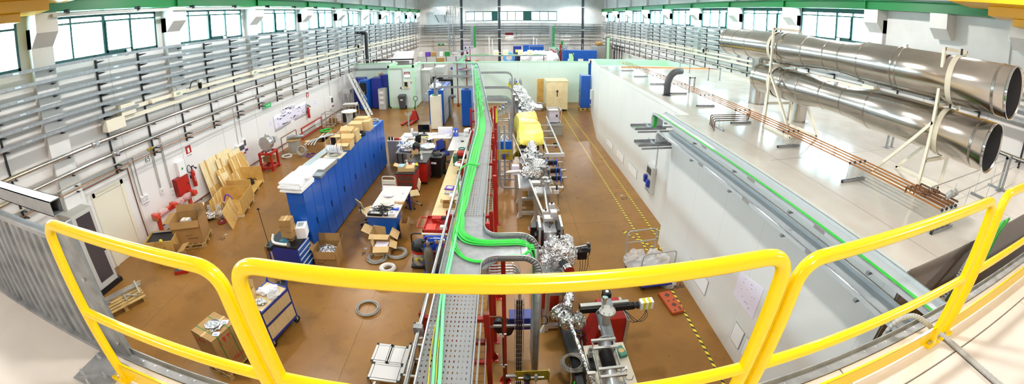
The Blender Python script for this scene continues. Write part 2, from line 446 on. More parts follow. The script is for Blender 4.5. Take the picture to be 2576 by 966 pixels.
def window(x,sgn,a,b,muls,tilt=None):
 wn[0]+=1
 xa,xb=x-sgn*.02,x+sgn*.07
 f=MB();z0,z1=Z0W,Z1W;t=.07
 f.b2(xa,xb,a,b,z0,z0+t).b2(xa,xb,a,b,z1-.2,z1).b2(xa,xb,a,a+t,z0,z1).b2(xa,xb,b-t,b,z0,z1)
 o=st('window_%d'%wn[0],f,'frame_green')
 ed=[a+t]+muls+[b-t]
 for i,m in enumerate(muls):
  w=.11 if i==len(muls)//2 else .06
  k=MB().b2(xa,xb,m-w/2,m+w/2,z0+t,z1-.2).B('mullion','frame_green',o)
 zt=z1-.3
 MB().b2(xa+sgn*.01,xb-sgn*.01,a+t,b-t,zt-.05,zt).B('transom','frame_green',o)
 for i in range(len(ed)-1):
  MB().b2(x+sgn*.03,x+sgn*.036,ed[i]+.02,ed[i+1]-.02,z0+.05,z1-.12).B('pane','glass',o)
 if tilt is not None:
  c,d=ed[tilt]+.03,ed[tilt+1]-.03
  s=MB().b2(xa-sgn*.03,xa,c,d,z0+.06,z0+.13).b2(xa-sgn*.03,xa,c,c+.05,z0+.06,zt-.03).b2(xa-sgn*.03,xa,d-.05,d,z0+.06,zt-.03)
  so=s.B('sash','frame_green',o)
  MB().b2(xa-sgn*.09,xa-sgn*.03,d-.25,d-.1,z0-.02,z0+.1).B('opener','white',so)
 return o
for k,(a,b)in enumerate(YLW):
 window(XL,-1,a,b,[a+.9,a+2.0,a+3.0],2)
for k,(a,b)in enumerate(YRW):
 window(XR,1,a,b,[a+.95,a+1.8,a+2.95],1)
for k in range(3):
 xa,xb=XFW[2*k],XFW[2*k+1];wn[0]+=1
 f=MB().b2(xa,xb,YF-.02,YF+.08,5.63,5.72).b2(xa,xb,YF-.02,YF+.08,6.72,6.84)
 f.b2(xa,xa+.07,YF-.02,YF+.08,5.72,6.72).b2(xb-.07,xb,YF-.02,YF+.08,5.72,6.72)
 o=st('window_%d'%wn[0],f,'frame_green')
 for j in(1,2):m=xa+(xb-xa)*j/3;MB().b2(m-.06,m+.06,YF-.02,YF+.08,5.7,6.75).B('mullion','frame_green',o)
 for j in range(3):MB().b2(xa+(xb-xa)*j/3+.03,xa+(xb-xa)*(j+1)/3-.03,YF+.02,YF+.03,5.7,6.74).B('pane','glass',o)
# pilasters with corbels carrying the crane beams
tn=[0]
def pilaster(x,sgn,y,lower=True,w=.62):
 tn[0]+=1
 mb=MB();i=-sgn
 if lower:mb.b2(x,x+i*.24,y-w/2,y+w/2,0 if y<6 else 3.75,6.55)
 prof=[(x,5.95 if not lower else 6.1),(x+i*.24,6.1),(x+i*.62,6.42),(x+i*.62,6.86),(x,6.86)]
 if not lower:prof=[(x,6.18),(x+i*.22,6.12),(x+i*.6,6.42),(x+i*.6,6.86),(x,6.86)]
 mb.extr([(px,y-w/2,pz)for px,pz in prof],(0,w,0))
 return st('trim_%d'%tn[0],mb,'concrete_white')
for k in range(-1,10):pilaster(XL,-1,9.33+4.72*(k-1)+.56)
for k in range(0,9):pilaster(XR,1,9.95+4.72*k-.4)
for px,py in((2368,55),(2572,90)):pilaster(XR,1,wx(px,py,12.6).y,False)
for x,sgn in((XL,-1),(XR,1)):
 for k in range(0,10):
  tn[0]+=1;y=9.33+4.72*(k-1)+.56
  st('trim_%d'%tn[0],MB().b2(x,x-sgn*.22,y-.2,y+.2,7.28,ZC),'concrete_white')
# service platform the photograph is taken from
PZ=3.88
st('platform_floor_1',MB().b2(XL,XR,YB,1.04,PZ-.3,PZ-.04),'slab')
pl=[(XL,2.03,YB,1.06),(2.042,3.05,.755,1.06),(3.075,5.2,.755,1.06),(2.042,3.05,.0,.743),(3.075,4.35,.0,.743),(2.042,4.35,YB,-.012),(4.362,XR,YB,.743),(5.212,XR,.755,1.06)]
for k,(a,b,c,d)in enumerate(pl):
 o=MB().b2(a,b,c,d,PZ-.04,PZ).B('platform_floor_%d'%(k+2),'slab',bevel=.004);o['kind']='structure'
mb=MB();mb.b2(-2.7,XR,1.06,1.07,PZ-.3,PZ+.01).b2(-2.7,XR,1.07,1.14,PZ-.01,PZ).b2(-2.7,XR,1.135,1.142,PZ-.05,PZ+.035)
o=st('trim_90',mb,'galv_dull')
rv=MB()
for i in range(60):rv.cyl((-2.6+i*.12,1.105,PZ),(-2.6+i*.12,1.105,PZ+.004),.006,n=8)
each(rv,'rivet','steel',o)
# crane beams (one green runway beam each side) and the yellow crane
def ibeam(mb,a,b,h,w,t=.02):
 a,b=Vector(a),Vector(b)
 for dz,hh,ww in((0,h,t),(h/2-t/2,t,w),(-h/2+t/2,t,w)):
  mb.bar(a+Vector((0,0,dz)),b+Vector((0,0,dz)),ww,hh,up=(0,0,1))
 return mb
for x,lab,s in((-10.45,'green steel crane runway beam above the left row of windows',-1),(12.55,'green steel crane runway beam above the right row of windows',1)):
 t=T('crane_runway_beam',lab,'beam',(x,20,6.86))
 b=ibeam(MB(),(x,YB,7.03),(x,48.6,7.03),.32,.26).B('beam','crane_green',t,**W)
 k=MB()
 for i in range(12):k.b2(x-.12,x+.12,9.89+4.72*(i-2)-.02,9.89+4.72*(i-2)+.02,6.89,7.17)
 each(k,'stiffener_plate','crane_green',t,**W)
 MB().b2(x-.03,x+.03,YB,48.6,7.19,7.23).B('crane_rail','dark_metal',t,**W)
x=-10.25
t=T('conductor_rail','pale conductor rail on black hangers under the left crane beam','rail',(x,20,6.75))
MB().b2(x-.05,x+.05,5.3,48,6.74,6.82).B('rail','light_grey',t,**W)
for i in range(18):MB().b2(x-.1,x+.12,5.7+2.36*i,5.76+2.36*i,6.8,6.9).B('hanger','black',t,**W)
for x,s,q,lab in((-9.85,1,.952,'yellow overhead crane end at upper left corner'),(12.0,-1,.96,'yellow overhead crane end at upper right corner')):
 t=T('crane_end_carriage',lab,'crane',(x,2,7.2))
 MB().b2(x-.2*s,x+1.2*s,YB+.5,5.9*q,5.8+1.3*q,7.5).B('bridge_girder','crane_yellow',t,**W,bevel=.01)
 MB().b2(x-.3*s,x+.55*s,YB+.5,5.0*q,5.8+1.06*q,5.8+1.3*q).B('end_truck','crane_yellow',t,**W,bevel=.01)
 MB().b2(x-.3*s,x+.35*s,YB+.5,4.35*q,5.8+.88*q,5.8+1.06*q).B('buffer_beam','crane_yellow',t,**W,bevel=.01)
 for y in(5.6,5.1,4.6):MB().cyl((x+1.2*s,y,7.3),(x+1.22*s,y,7.3),.03,n=8).B('bolt','steel',t,**W)
# high-bay lamps under the ceiling
proto=None
for i,y in enumerate((-3,3,9,15,21,28,35,41,46)):
 for j,x in enumerate((-7.2,1.0,9.2)):
  if proto is None:
   proto=t=T('high_bay_lamp','round high bay lamp hanging from the hall ceiling','lamp',(x,y,8.3),group='high bay lamps of the hall')
   MB().lathe([(.06,.3),(.08,.18),(.2,.1),(.27,-.02),(.265,-.02),(.19,.08),(.06,.15)],n=20).B('shade','grey_metal',t,**S)
   MB().cyl((0,0,.28),(0,0,.4),.015).B('hanger','dark_metal',t)
   MB().lathe([(.01,.0),(.16,.0),(.19,.03),(.15,.07),(.01,.08)],n=20).B('lens','lamp',t,**S)
  else:dup(proto,(x,y,8.3))
  li=bpy.data.lights.new('high_bay_light','SPOT');li.energy=LAMP_W;li.spot_size=math.radians(163);li.spot_blend=.25;li.shadow_soft_size=.2;li.color=(1,.97,.93)
  lo=bpy.data.objects.new('high_bay_light',li);COL.objects.link(lo);lo.location=(x,y,8.25)
# daylight portals in the window openings guide the sky light indoors
def portal(loc,rot,sx,sy):
 li=bpy.data.lights.new('window_daylight','AREA');li.shape='RECTANGLE';li.size=sx;li.size_y=sy;li.cycles.is_portal=True
 o=bpy.data.objects.new('window_daylight',li);COL.objects.link(o);o.location=loc;o.rotation_euler=rot
for a,b in YLW:portal((XL-.28,(a+b)/2,6.3),(0,-PI/2,0),1.25,b-a)
for a,b in YRW:portal((XR+.28,(a+b)/2,6.3),(0,PI/2,0),1.25,b-a)
# ================================================================== PLATFORM RAILING
RR=.031
def rail_frame(label,x0,x1,y,r0,r1,zt,mid,toe=True,c0=True,c1=True):
 """one welded tube frame: hoop (two posts and top bar), mid bar, toe board, feet"""
 t=T('guard_rail',label,'railing',((x0+x1)/2,y,PZ),group=None)
 top=fillet([(x0,y,PZ+.02),(x0,y,zt),(x1,y,zt),(x1,y,PZ+.02)],.12,8)
 MB().tube(top,RR,16).B('hoop','yellow',t,smooth=60,**W)
 MB().cyl((x0,y,mid),(x1,y,mid),RR*.92,n=16).B('mid_bar','yellow',t,smooth=60,**W)
 if toe:MB().b2(x0,x1,y-.004,y+.004,PZ+.02,PZ+.15).b2(x0,x1,y-.004,y+.012,PZ+.146,PZ+.152).B('toe_board','yellow',t,**W)
 for x in(x0,x1):
  f=MB().b2(x-.09,x+.06,y-.05,y+.05,PZ,PZ+.03).B('foot','yellow',t,**W,bevel=.006)
  for dx in(-.065,-.03):MB().cyl((x+dx,y-.02,PZ+.03),(x+dx,y-.02,PZ+.042),.011,n=6).B('bolt','steel',f,**W)
 return t
YR=.925
ZR,ZM=4.985,4.425
rail_frame('left yellow tube guard rail frame beside the grey steel barrier',-2.375,-1.035,YR,.1,.1,5.0,4.43)
rail_frame('middle yellow tube guard rail frame in front of the green cable tray',-.945,1.005,YR,.1,.1,5.045,4.44)
rail_frame('right yellow tube guard rail frame over the white enclosure corner',1.095,2.915,YR,.1,.1,4.99,4.43)
rail_frame('far right yellow tube guard rail frame on the platform edge',3.115,5.2,YR,.1,.1,4.99,4.43)
# galvanised barrier on the left with its post and top tube
t=T('steel_barrier','ribbed galvanised steel barrier on the platform left of the railing','barrier',(-4.4,1.08,PZ))
mb=MB();x=-2.76;n=32
pr=[]
for i in range(n):
 pr+=[(x,1.06),(x-.115,1.078),(x-.125,1.105),(x-.138,1.06)];x-=.14
P=[]
for(a,b)in pr:P.append((a,b))
vs_=[(a,b,PZ+.03)for a,b in P]+[(a,b,PZ+.9)for a,b in P];k=len(P)
mb.add(vs_,[(i,i+1,i+1+k,i+k)for i in range(k-1)])
mb.B('ribbed_panel','galv_dull',t,**W,thick=.004)
MB().b2(-2.74,-7.2,1.035,1.1,PZ+.9,PZ+.935).B('top_channel','galv',t,**W)
MB().b2(-2.7,-7.2,1.03,1.1,PZ,PZ+.035).B('bottom_channel','galv_dull',t,**W)
b=MB().b2(-2.76,-2.5,1.1,1.12,PZ-.45,PZ+.93).b2(-2.76,-2.745,1.1,1.25,PZ-.45,PZ+.93).B('post','galv_dull',t,**W)
for z in(PZ+.62,PZ+.1):MB().cyl((-2.57,1.1,z),(-2.57,1.085,z),.014,n=6).B('bolt','steel',b,**W)
w=MB();a0,a1,y0,y1,z0,z1=-7.2,-2.74,1.135,1.225,4.88,4.98;h=.006
w.b2(a0,a1,y0,y1,z1-h,z1).b2(a0,a1,y0,y1,z0,z0+h).b2(a0,a1,y0,y0+h,z0,z1).b2(a0,a1,y1-h,y1,z0,z1)
w.B('top_tube','galv',t,**W)
t=T('base_plate','galvanised bolted base plate at the left railing foot','plate',(-2.6,.92,PZ))
MB().b2(-2.78,-2.43,.74,1.02,PZ,PZ+.012).B('plate','galv',t,**W,bevel=.003)
for x,y in((-2.72,.8),(-2.72,.97),(-2.6,.76),(-2.52,.86)):
 b=MB().cyl((x,y,PZ+.012),(x,y,PZ+.028),.016,n=6).cyl((x,y,PZ+.028),(x,y,PZ+.06),.008,n=8).B('anchor_bolt','steel',t,**W)
t=T('conduit','grey corrugated hose crossing the platform under the right railing','hose',(3.05,.5,PZ))
pts=spline([(2.72,1.22,3.6),(2.74,1.2,3.9),(2.84,1.13,4.0),(2.94,1.03,3.97),(3.01,.96,3.92),(3.06,.85,3.905),(3.065,.6,3.9),(3.07,.3,3.9),(3.1,-.3,3.9)],14)
MB().tube(pts,[.019+.003*(i%2)for i in range(len(pts))],10).B('corrugated_hose','grey_metal',t,**W)
# ================================================================== WALL SERVICES
def tray_profile(a,b,w,h,up=(0,0,1),t=.004):
 """U-shaped cable tray between two points"""
 mb=MB();a,b=Vector(a),Vector(b);d=(b-a).normalized();s=d.cross(Vector(up)).normalized();u=Vector(up)
 mb.bar(a-u*0,b,w,t,up=up);mb.bar(a+s*(w/2)+u*h/2,b+s*(w/2)+u*h/2,t,h,up=up);mb.bar(a-s*(w/2)+u*h/2,b-s*(w/2)+u*h/2,t,h,up=up)
 return mb
ORD=['topmost','second','third','fourth','fifth','sixth']
def wall_services(side,x,s,y0,y1,zs,uprights):
 """s = inward direction"""
 for i,(z,a,b)in enumerate(zs):
  t=T('cable_tray','%s grey perforated cable tray from the top along the %s wall'%(ORD[i],side),'cable tray',(x+s*.36,(a+b)/2,z))
  tray_profile((x+s*.36,a,z-.035),(x+s*.36,b,z-.035),.16,.07).B('tray','galv',t,**W)
  k=MB()
  y=a+1.2;n=0
  while y<b and n<16:k.b2(x+s*.441,x+s*.445,y,y+.16,z-.02,z+.02);y+=3;n+=1
  each(k,'coupler_plate','steel',t,**W)
 proto=None
 for y in uprights:
  if proto is None:
   proto=t=T('wall_upright','dark channel upright with bracket arms on the %s wall'%side,'bracket',(x,y,2.4),group='channel uprights along the %s wall'%side)
   MB().b2(0,s*.05,-.025,.025,0,3.3).B('channel','dark_metal',t)
   for z,a,b in zs:
    m=MB();zz=z-2.44-.04
    m.extr([(s*.02,-.02,zz-.07),(s*.44,-.02,zz-.015),(s*.44,-.02,zz),(s*.02,-.02,zz)],(0,.04,0))
    m.B('arm','dark_metal',t)
   for zz,l in((1.04,.42),(.58,.4),(.3,.38),(.15,.38)):
    MB().extr([(s*.02,-.018,zz-.06),(s*l,-.018,zz-.03),(s*l,-.018,zz-.01),(s*.02,-.018,zz)],(0,.036,0)).B('pipe_bracket','dark_metal',t)
  else:dup(proto,(x,y,2.4))
UL=[5.3+1.573*k for k in range(-1,28)]
wall_services('left',XL,1,3,48,[(5.63,3,48.3),(5.33,3,48.3),(5.03,3,48.3),(4.74,3,48.3),(4.44,3,48.3),(4.13,3,7.9)],UL)
UR=[5.3+1.573*k for k in range(-1,28)]
wall_services('right',XR,-1,3,48,[(5.6,3,48.3),(5.3,3,48.3),(5.0,3,48.3),(4.72,3,48.3),(4.42,3,48.3)],UR)
def wall_pipe(name,label,x,z,r,m,y0,y1,joints=True,cat='pipe'):
 t=T(name,label,cat,(x,(y0+y1)/2,z))
 MB().cyl((x,y0,z),(x,y1,z),r,n=14).B('pipe',m,t,**S,**W)
 if joints:
  y=y0+1.1;k=MB();n=0
  while y<y1 and n<14:k.cyl((x,y,z),(x,y+.03,z),r*1.08,n=14);y+=3.2;n+=1
  each(k,'joint_band',m,t,**S,**W)
 return t
def valve(t,c,s,m='steel'):
 c=Vector(c);v=MB().cyl(c-Vector((0,.09,0)),c+Vector((0,.09,0)),.055*s,n=12).cyl(c-Vector((0,.1,0)),c-Vector((0,.07,0)),.085*s,n=12).cyl(c+Vector((0,.07,0)),c+Vector((0,.1,0)),.085*s,n=12).B('valve_body',m,t,**S,**W)
 MB().cyl(c,c+Vector((.13*s,0,.03)),.014,n=8).cyl(c+Vector((.12*s,0,.03)),c+Vector((.13*s,0,.03)),.06*s,n=12).B('handwheel',m,v,**W)
for side,x,s in(('left',XL,1),('right',XR,-1)):
 p1=wall_pipe('insulated_pipe','upper bright clad pipe along the %s wall'%side,x+s*.36,3.5,.055,'pipe_bright',3,47.8)
 p2=wall_pipe('insulated_pipe','lower bright clad pipe along the %s wall'%side,x+s*.36,3.06,.055,'pipe_bright',3,47.8)
 p3=wall_pipe('water_pipe','thin grey pipe under the bright pipes along the %s wall'%side,x+s*.33,2.76,.022,'cable_grey',3,47.6)
 p4=wall_pipe('copper_pipe','lowest thin copper pipe along the %s wall'%side,x+s*.3,2.6,.012,'copper',3,47.4,False)
 if side=='left':
  for y in(6.15,13.0,20.4):valve(p1,(x+.4,y,3.5),1)
  for y in(6.75,14.2,22):valve(p2,(x+.4,y,3.06),1)
  valve(p3,(x+.36,8.05,2.76),.5,'olive')
 yb=7.0 if s>0 else 9.0
 for nm,z,lab in(('upper',4.1,'upper'),('lower',3.86,'lower')):
  t=T('wiring_duct','%s cream wiring duct along the %s wall'%(lab,side),'wiring duct',(x+s*.3,25,z))
  y=yb+.3;
  while y<46:
   MB().b2(x+s*.24,x+s*.33,y,min(y+3.9,46),z-.055,z+.055).B('duct_length','cream',t,**W)
   MB().b2(x+s*.23,x+s*.34,y+3.86,y+3.98,z-.065,z+.065).B('joint_cover','beige',t,**W);y+=3.92
  bx=MB().b2(x+s*.14,x+s*.42,yb-.35,yb+.32,z-.2,z+.12)if nm=='lower' else MB().b2(x+s*.14,x+s*.4,yb+.25,yb+.8,z-.16,z+.16)
  o=bx.B('junction_box','cream',t,**W,bevel=.006)
 for k,y in enumerate((9.6,14.15,21.6,30)if s>0 else(8.2,14.6,24,31)):
  t=T('gas_monitor','%s cream wall monitor box with small green display on the %s wiring duct'%(['nearest','second nearest','third nearest','farthest'][k],side),'monitor',(x+s*.36,y,4.1))
  MB().b2(x+s*.33,x+s*.45,y-.2,y+.2,4.03,4.2).B('housing','cream',t,**W,bevel=.008)
  MB().b2(x+s*.45,x+s*.454,y-.08,y+.1,4.08,4.16).B('display',mat('lcd','9fb59a',.3),t,**W)
  MB().tube(spline([(x+s*.3,y+.05,4.2),(x+s*.4,y+.02,4.28),(x+s*.35,y-.1,4.38),(x+s*.3,y-.12,4.42)],4),.006,6).B('lead','black',t,**W)
 for k,y in enumerate((8.45,17.2,27.0)if s>0 else(12.2,17,24)):
  t=T('alarm_sounder','%s round cream alarm sounder on the %s wiring duct'%(['nearest','middle','farthest'][k],side),'alarm',(x+s*.4,y,4.12))
  MB().cyl((x+s*.33,y,4.12),(x+s*.45,y,4.12),.08,n=16).cyl((x+s*.45,y,4.12),(x+s*.49,y,4.12),.065,n=16).B('horn','cream',t,**S,**W)
 for k,y in enumerate((10.6,26.5)if s>0 else(22.0,)):
  t=T('security_camera','black dome camera hanging from the %s wall tray %s'%(side,['near the display box','far down the hall'][k]),'camera',(x+s*.55,y,4.3))
  MB().tube(fillet([(x+s*.3,y-.3,4.1),(x+s*.45,y-.3,4.38),(x+s*.55,y,4.4),(x+s*.55,y,4.33)],.08),.018).B('bracket_arm','dark_metal',t,**W)
  MB().b2(x+s*.45,x+s*.65,y-.1,y+.1,4.3,4.4).B('mount','light_grey',t,**W,bevel=.01)
  MB().lathe([(.075,0),(.075,-.13),(.06,-.2),(.01,-.23)],(x+s*.55,y,4.3),n=16).B('dome','black_gloss',t,**S,**W)
# far wall trays and pipes
for i,z in enumerate((5.27,5.0,4.73,4.46,4.17)):
 t=T('cable_tray','%s grey cable tray from the top across the far wall'%ORD[i],'cable tray',(0,YF-.36,z))
 tray_profile((XL+.5,YF-.36,z-.04),(XR-.5,YF-.36,z-.04),.2,.09).B('tray','galv',t,**W)
 m=MB()
 for k in range(14):m.b2(XL+1+1.65*k,XL+1.06+1.65*k,YF-.46,YF-.01,z-.1,z-.045)
 each(m,'support_arm','dark_metal',t,**W)
for z,r,m,lab in((3.62,.06,'pipe_bright','upper bright clad pipe across the far wall'),(3.22,.06,'pipe_bright','lower bright clad pipe across the far wall'),(2.85,.025,'cable_grey','thin grey pipe across the far wall'),(2.6,.02,'copper_dark','thin brown pipe across the far wall')):
 t=T('cross_pipe',lab,'pipe',(0,YF-.36,z));MB().cyl((XL+.36,YF-.36,z),(XR-.36,YF-.36,z),r,n=12).B('pipe',m,t,**S,**W)
 k=MB()
 for i in range(9):k.b2(XL+2+2.5*i,XL+2.05+2.5*i,YF-.4,YF-.01,z-r-.04,z-r)
 each(k,'pipe_bracket','dark_metal',t,**W)
# door, grey cabinet, switches and signs on the left wall
D0,D1=wx(298,675,XL).y,wx(360,622,XL).y
o=MB().b2(XL-.1,XL+.03,D0-.03,D0+.09,0,2.2).b2(XL-.1,XL+.03,D0+1.05,D0+1.17,0,2.2).b2(XL-.1,XL+.03,D0,D0+1.15,2.08,2.2).B('door_1','cream');o['kind']='structure'
l=MB().b2(XL-.02,XL+.008,D0+.09,D0+1.05,0.01,2.08).B('leaf','cream',o)
for zz in(.3,1.8):MB().cyl((XL+.015,D0+1.06,zz),(XL+.015,D0+1.06,zz+.12),.012,n=8).B('hinge','cream',l)
for k,(dy,zz,col,m)in enumerate(((.28,2.42,'brown','rust'),(.42,2.56,'inner grey','cable_grey'),(.56,2.68,'outer grey','cable_grey'))):
 t=T('conduit','%s conduit framing the cream door on the left wall'%col,'conduit',(XL+.03,D0+1.2+dy,1))
 z0=.05 if k==0 else 1.3
 MB().tube(fillet([(XL+.025,D0-.9-(k>0)*1.4,zz),(XL+.025,D0+1.17+dy,zz),(XL+.025,D0+1.17+dy,z0)],.1 if k else .02),.014 if k else .018).B('pipe',m,t,**W,smooth=60)
t=T('electrical_cabinet','tall grey electrical cabinet with dark door and black plinth beside the cream door','cabinet',(XL+.75,4.4,0))
q=fl(270,718);cx0=q.x
cz=2.05
CAB=((XL+.1,XL+.75),(4.6,5.3))
(xa,xb),(ya,yb_)=CAB
MB().b2(xa,xb,ya,yb_,.12,2.2).B('body','grey_metal',t,**W,bevel=.01)
d=MB().b2(xb,xb+.02,ya+.02,yb_-.02,.14,2.18).B('door','light_grey',t,**W)
MB().b2(xb+.02,xb+.026,ya+.14,yb_-.1,.3,2.1).B('dark_window',mat('smoke_window','4c474b',.12),d,**W)
MB().b2(xb+.02,xb+.05,yb_-.09,yb_-.05,1.0,1.15).B('latch','black',d,**W)
MB().b2(xa-.02,xb+.06,ya-.45,yb_+.08,0,.12).B('plinth','black',t,**W)
for y in(ya+.1,yb_-.15):MB().b2(xa-.1,xa+.05,y,y+.05,2.2,2.24).b2(xa-.1,xa-.07,y-.02,y+.07,2.0,2.2).B('wall_bracket','galv',t,**W)
t=T('light_switches','pair of white light switch boxes below grey conduits right of the cream door','switch',(XL+.02,D0+1.6,1.25))
for dy in(0,.16):
 b=MB().b2(XL,XL+.05,D0+1.62+dy,D0+1.76+dy,1.2,1.42).B('switch_box','white',t,**W,bevel=.005)
 for zz in(1.25,1.33):MB().b2(XL+.05,XL+.056,D0+1.65+dy,D0+1.73+dy,zz,zz+.06).B('rocker','light_grey',b,**W)
def wall_sheet(name,label,cat,pts,m='paper',lines=0,ink='ink',x=XL,s=1,extra=None):
 """paper or sign on a side wall; pts = (px,py) of two opposite corners surveyed on the wall plane"""
 a,b=wx(*pts[0],x),wx(*pts[1],x);y0,y1,z0,z1=min(a.y,b.y),max(a.y,b.y),min(a.z,b.z),max(a.z,b.z)
 t=T(name,label,cat,(x+s*.01,(y0+y1)/2,z0))
 MB().b2(x+s*.002,x+s*.012,y0,y1,z0,z1).B('sheet',m,t,**W)
 k=MB();R=random.Random(len(label))
 for i in range(lines):
  zz=z1-(z1-z0)*(i+1)/(lines+1);yy=y0+(y1-y0)*R.uniform(.08,.2);k.b2(x+s*.0125,x+s*.0135,yy,y0+(y1-y0)*R.uniform(.5,.93),zz-.008,zz+.004)
 if lines:each(k,'print',ink,t,**W)
 return t,y0,y1,z0,z1
RYL=(PI/2,0,PI/2)
t,*_b=wall_sheet('notice','white notice with small drawings beside the light switches','sign',((362,505),(378,516)),'paper',3)
for px,py,s_,wh in((370,400,'65','above and right of the cream door on the left wall'),(599,294,'66','above the plywood panels'),(739,238,'67','above the long wall drawing')):
 c=wx(px,py,XL);t=T('bay_number','white bay number plate %s'%wh,'number sign',(XL+.005,c.y,c.z))
 MB().b2(XL+.002,XL+.01,c.y-.14,c.y+.14,c.z-.15,c.z+.15).B('plate','white',t,**W)
 text('numerals',s_,.24,t,(.008,0,-.02),RYL,'ink')
for px,py,lab in((474,380,'red and white fire point sign above the near extinguisher'),(773,241,'red and white fire point sign above the far extinguisher')):
 c=wx(px,py,XL);t=T('fire_sign',lab,'sign',(XL+.005,c.y,c.z))
 MB().b2(XL+.002,XL+.01,c.y-.17,c.y+.17,c.z-.22,c.z+.22).B('plate','white',t,**W)
 MB().b2(XL+.01,XL+.014,c.y-.14,c.y+.14,c.z-.08,c.z+.19).B('red_field','red',t,**W)
 MB().cyl((XL+.014,c.y,c.z+.0),(XL+.017,c.y,c.z+.0),.03).b2(XL+.014,XL+.017,c.y-.05,c.y+.05,c.z-.05,c.z+.12).B('pictogram','white',t,**W)
 text('caption','ESTINTORE',.05,t,(.012,0,-.15),RYL,'ink')
def extinguisher(label,px,py):
 c=wx(px,py,XL+.15);t=T('fire_extinguisher',label,'fire extinguisher',(XL+.13,c.y,c.z));z=c.z
 b=MB().lathe([(.03,0),(.075,.01),(.08,.04),(.08,.5),(.06,.58),(.03,.62)],(0,0,0),n=18).B('cylinder','red',t,**S)
 text('lettering','CO2',.1,b,(.082,0,.3),(PI/2,-PI/2,PI/2),'white')
 MB().cyl((0,0,.62),(0,0,.7),.025).b2(-.02,.02,-.02,.12,.7,.73).B('valve','black',t)
 MB().tube(spline([(0,0,.68),(0,-.12,.82),(.02,-.24,.74),(.03,-.22,.6),(.05,-.1,.55)],6),.014).B('hose','black',t,smooth=60)
 MB().cyl((0,.1,.68),(.03,.2,.6),.012,.04).B('horn','black',t)
 MB().b2(-.13,-.07,-.06,.06,.3,.4).B('wall_bracket','dark_metal',t)
extinguisher('red fire extinguisher with black hose nearest on the left wall',494,468)
extinguisher('red fire extinguisher with black hose beside the large wall drawing',779,297)
c=wx(443,495,XL);t=T('hose_cabinet','red metal fire hose cabinet on the left wall','cabinet',(XL,c.y,c.z))
MB().b2(0,.2,0,.62,0,.6).B('body','red_dark',t,bevel=.008)
d=MB().b2(.2,.212,.02,.6,.02,.58).B('door','red',t)
MB().cyl((.212,.53,.3),(.22,.53,.3),.03).B('lock','dark_metal',d)
c=wx(446,445,XL);t=T('first_aid_box','white first aid box with green cross on the left wall','first aid box',(XL,c.y,c.z))
MB().b2(0,.16,0,.36,0,.5).B('body','white',t,bevel=.012)
MB().b2(.16,.164,.13,.23,.22,.25).b2(.16,.164,.165,.195,.185,.285).B('cross','sign_green',t)
for a,b,lab,li in(((510,400),(519,412),'small white notice beside the near extinguisher',2),((677,305),(685,318),'small white notice beside the large wall drawing',2),((789,250),(797,264),'small white notice right of the far extinguisher',2)):
 wall_sheet('notice',lab,'sign',(a,b),'paper_lilac',li)
# two long drawings taped to the wall
def drawing(label,quad,lines):
 P=[wx(px,py,XL)for px,py in quad];t=T('wall_drawing',label,'drawing',(XL+.01,P[0].y,P[3].z))
 def fn(u,v):
  a=P[0].lerp(P[1],u);b=P[3].lerp(P[2],u);p=a.lerp(b,v);return(XL+.015+.02*math.sin(u*9)*v,p.y,p.z)
 MB().sheet(fn,16,4).B('sheet','paper_lilac',t,**W,**S,thick=.002)
 k=MB();R=random.Random(5)
 for i in range(lines):
  u=R.uniform(.08,.85);v=R.uniform(.15,.85);p=Vector(fn(u,v));k.b2(XL+.04,XL+.043,p.y,p.y+R.uniform(.03,.25),p.z,p.z+R.uniform(.006,.05))
 each(k,'print','ink',t,**W);return t
drawing('long white drawing taped low on the left wall',((686,293),(769,254),(771,287),(692,332)),34)
drawing('upper white plan sheet above the long wall drawing',((706,276),(740,260),(741,270),(707,288)),8)
# exit sign, sockets, panel boards and their drops on the left wall
def exit_sign(label,c,x,s,n='arrow'):
 t=T('exit_sign',label,'exit sign',(x,c.y,c.z))
 MB().b2(0,s*.12,-.3,.3,-.13,.13).B('box','light_grey',t,bevel=.006)
 MB().b2(s*.12,s*.126,-.28,.28,-.11,.11).B('face',mat('sign_green_lit','28a85c',.4,emit=.5),t)
 MB().b2(s*.126,s*.13,-.14,.12,-.015,.015).extr([(s*.126,.1,-.06),(s*.126,.2,0),(s*.126,.1,.06)],(s*.004,0,0)).B('arrow','white',t)
exit_sign('green emergency exit sign on the left wall under the pipes',wx(668,265,XL),XL,1)
for px,py,lab in((403,478,'first'),(603,382,'second'),(612,375,'third')):
 pass
def panel_board(label,px,py,w,h,dark=True):
 c=wx(px,py,XL);t=T('distribution_board',label,'electrical board',(XL,c.y,c.z))
 MB().b2(0,.14,-w/2,w/2,-h/2,h/2).B('housing','white',t,bevel=.008)
 MB().b2(.14,.146,-w*.4,w*.4,0,h*.4).B('window','dark_grey',t)
 for k in range(3):
  y=(k-1)*w*.3;MB().cyl((.13,y,-h*.28),(.19,y,-h*.3),.04,n=12).B('socket',('blue','red','red')[k],t)
 MB().cyl((.03,0,h/2),(.03,0,3.0-c.z),.012).B('conduit','cable_grey',t)
panel_board('white socket board above the plywood panels on the left wall',602,378,.5,.5)
panel_board('second white socket board to the right of the plywood panels',611,366,.16,.6)
panel_board('white socket board right of the far extinguisher',831,258,.35,.75)
for k,(px,lab)in enumerate(((405,'first'),(432,'second'))):
 c=wx(px,480,XL);t=T('wall_socket','%s white socket box with conduit on the left wall between door and first aid box'%lab,'socket',(XL,c.y,c.z))
 MB().b2(0,.06,-.07,.07,-.09,.09).B('box','white',t,bevel=.006);MB().b2(.06,.064,-.05,.05,-.06,.06).B('cover','light_grey',t)
 MB().cyl((.025,-.03,.08),(.025,-.03,3-c.z),.011).cyl((.025,.03,.08),(.025,.03,3-c.z),.011).B('conduit','cable_grey',t)
t=T('skirting_pipe','rust brown pipe running along the foot of the left wall','pipe',(XL+.06,20,.25))
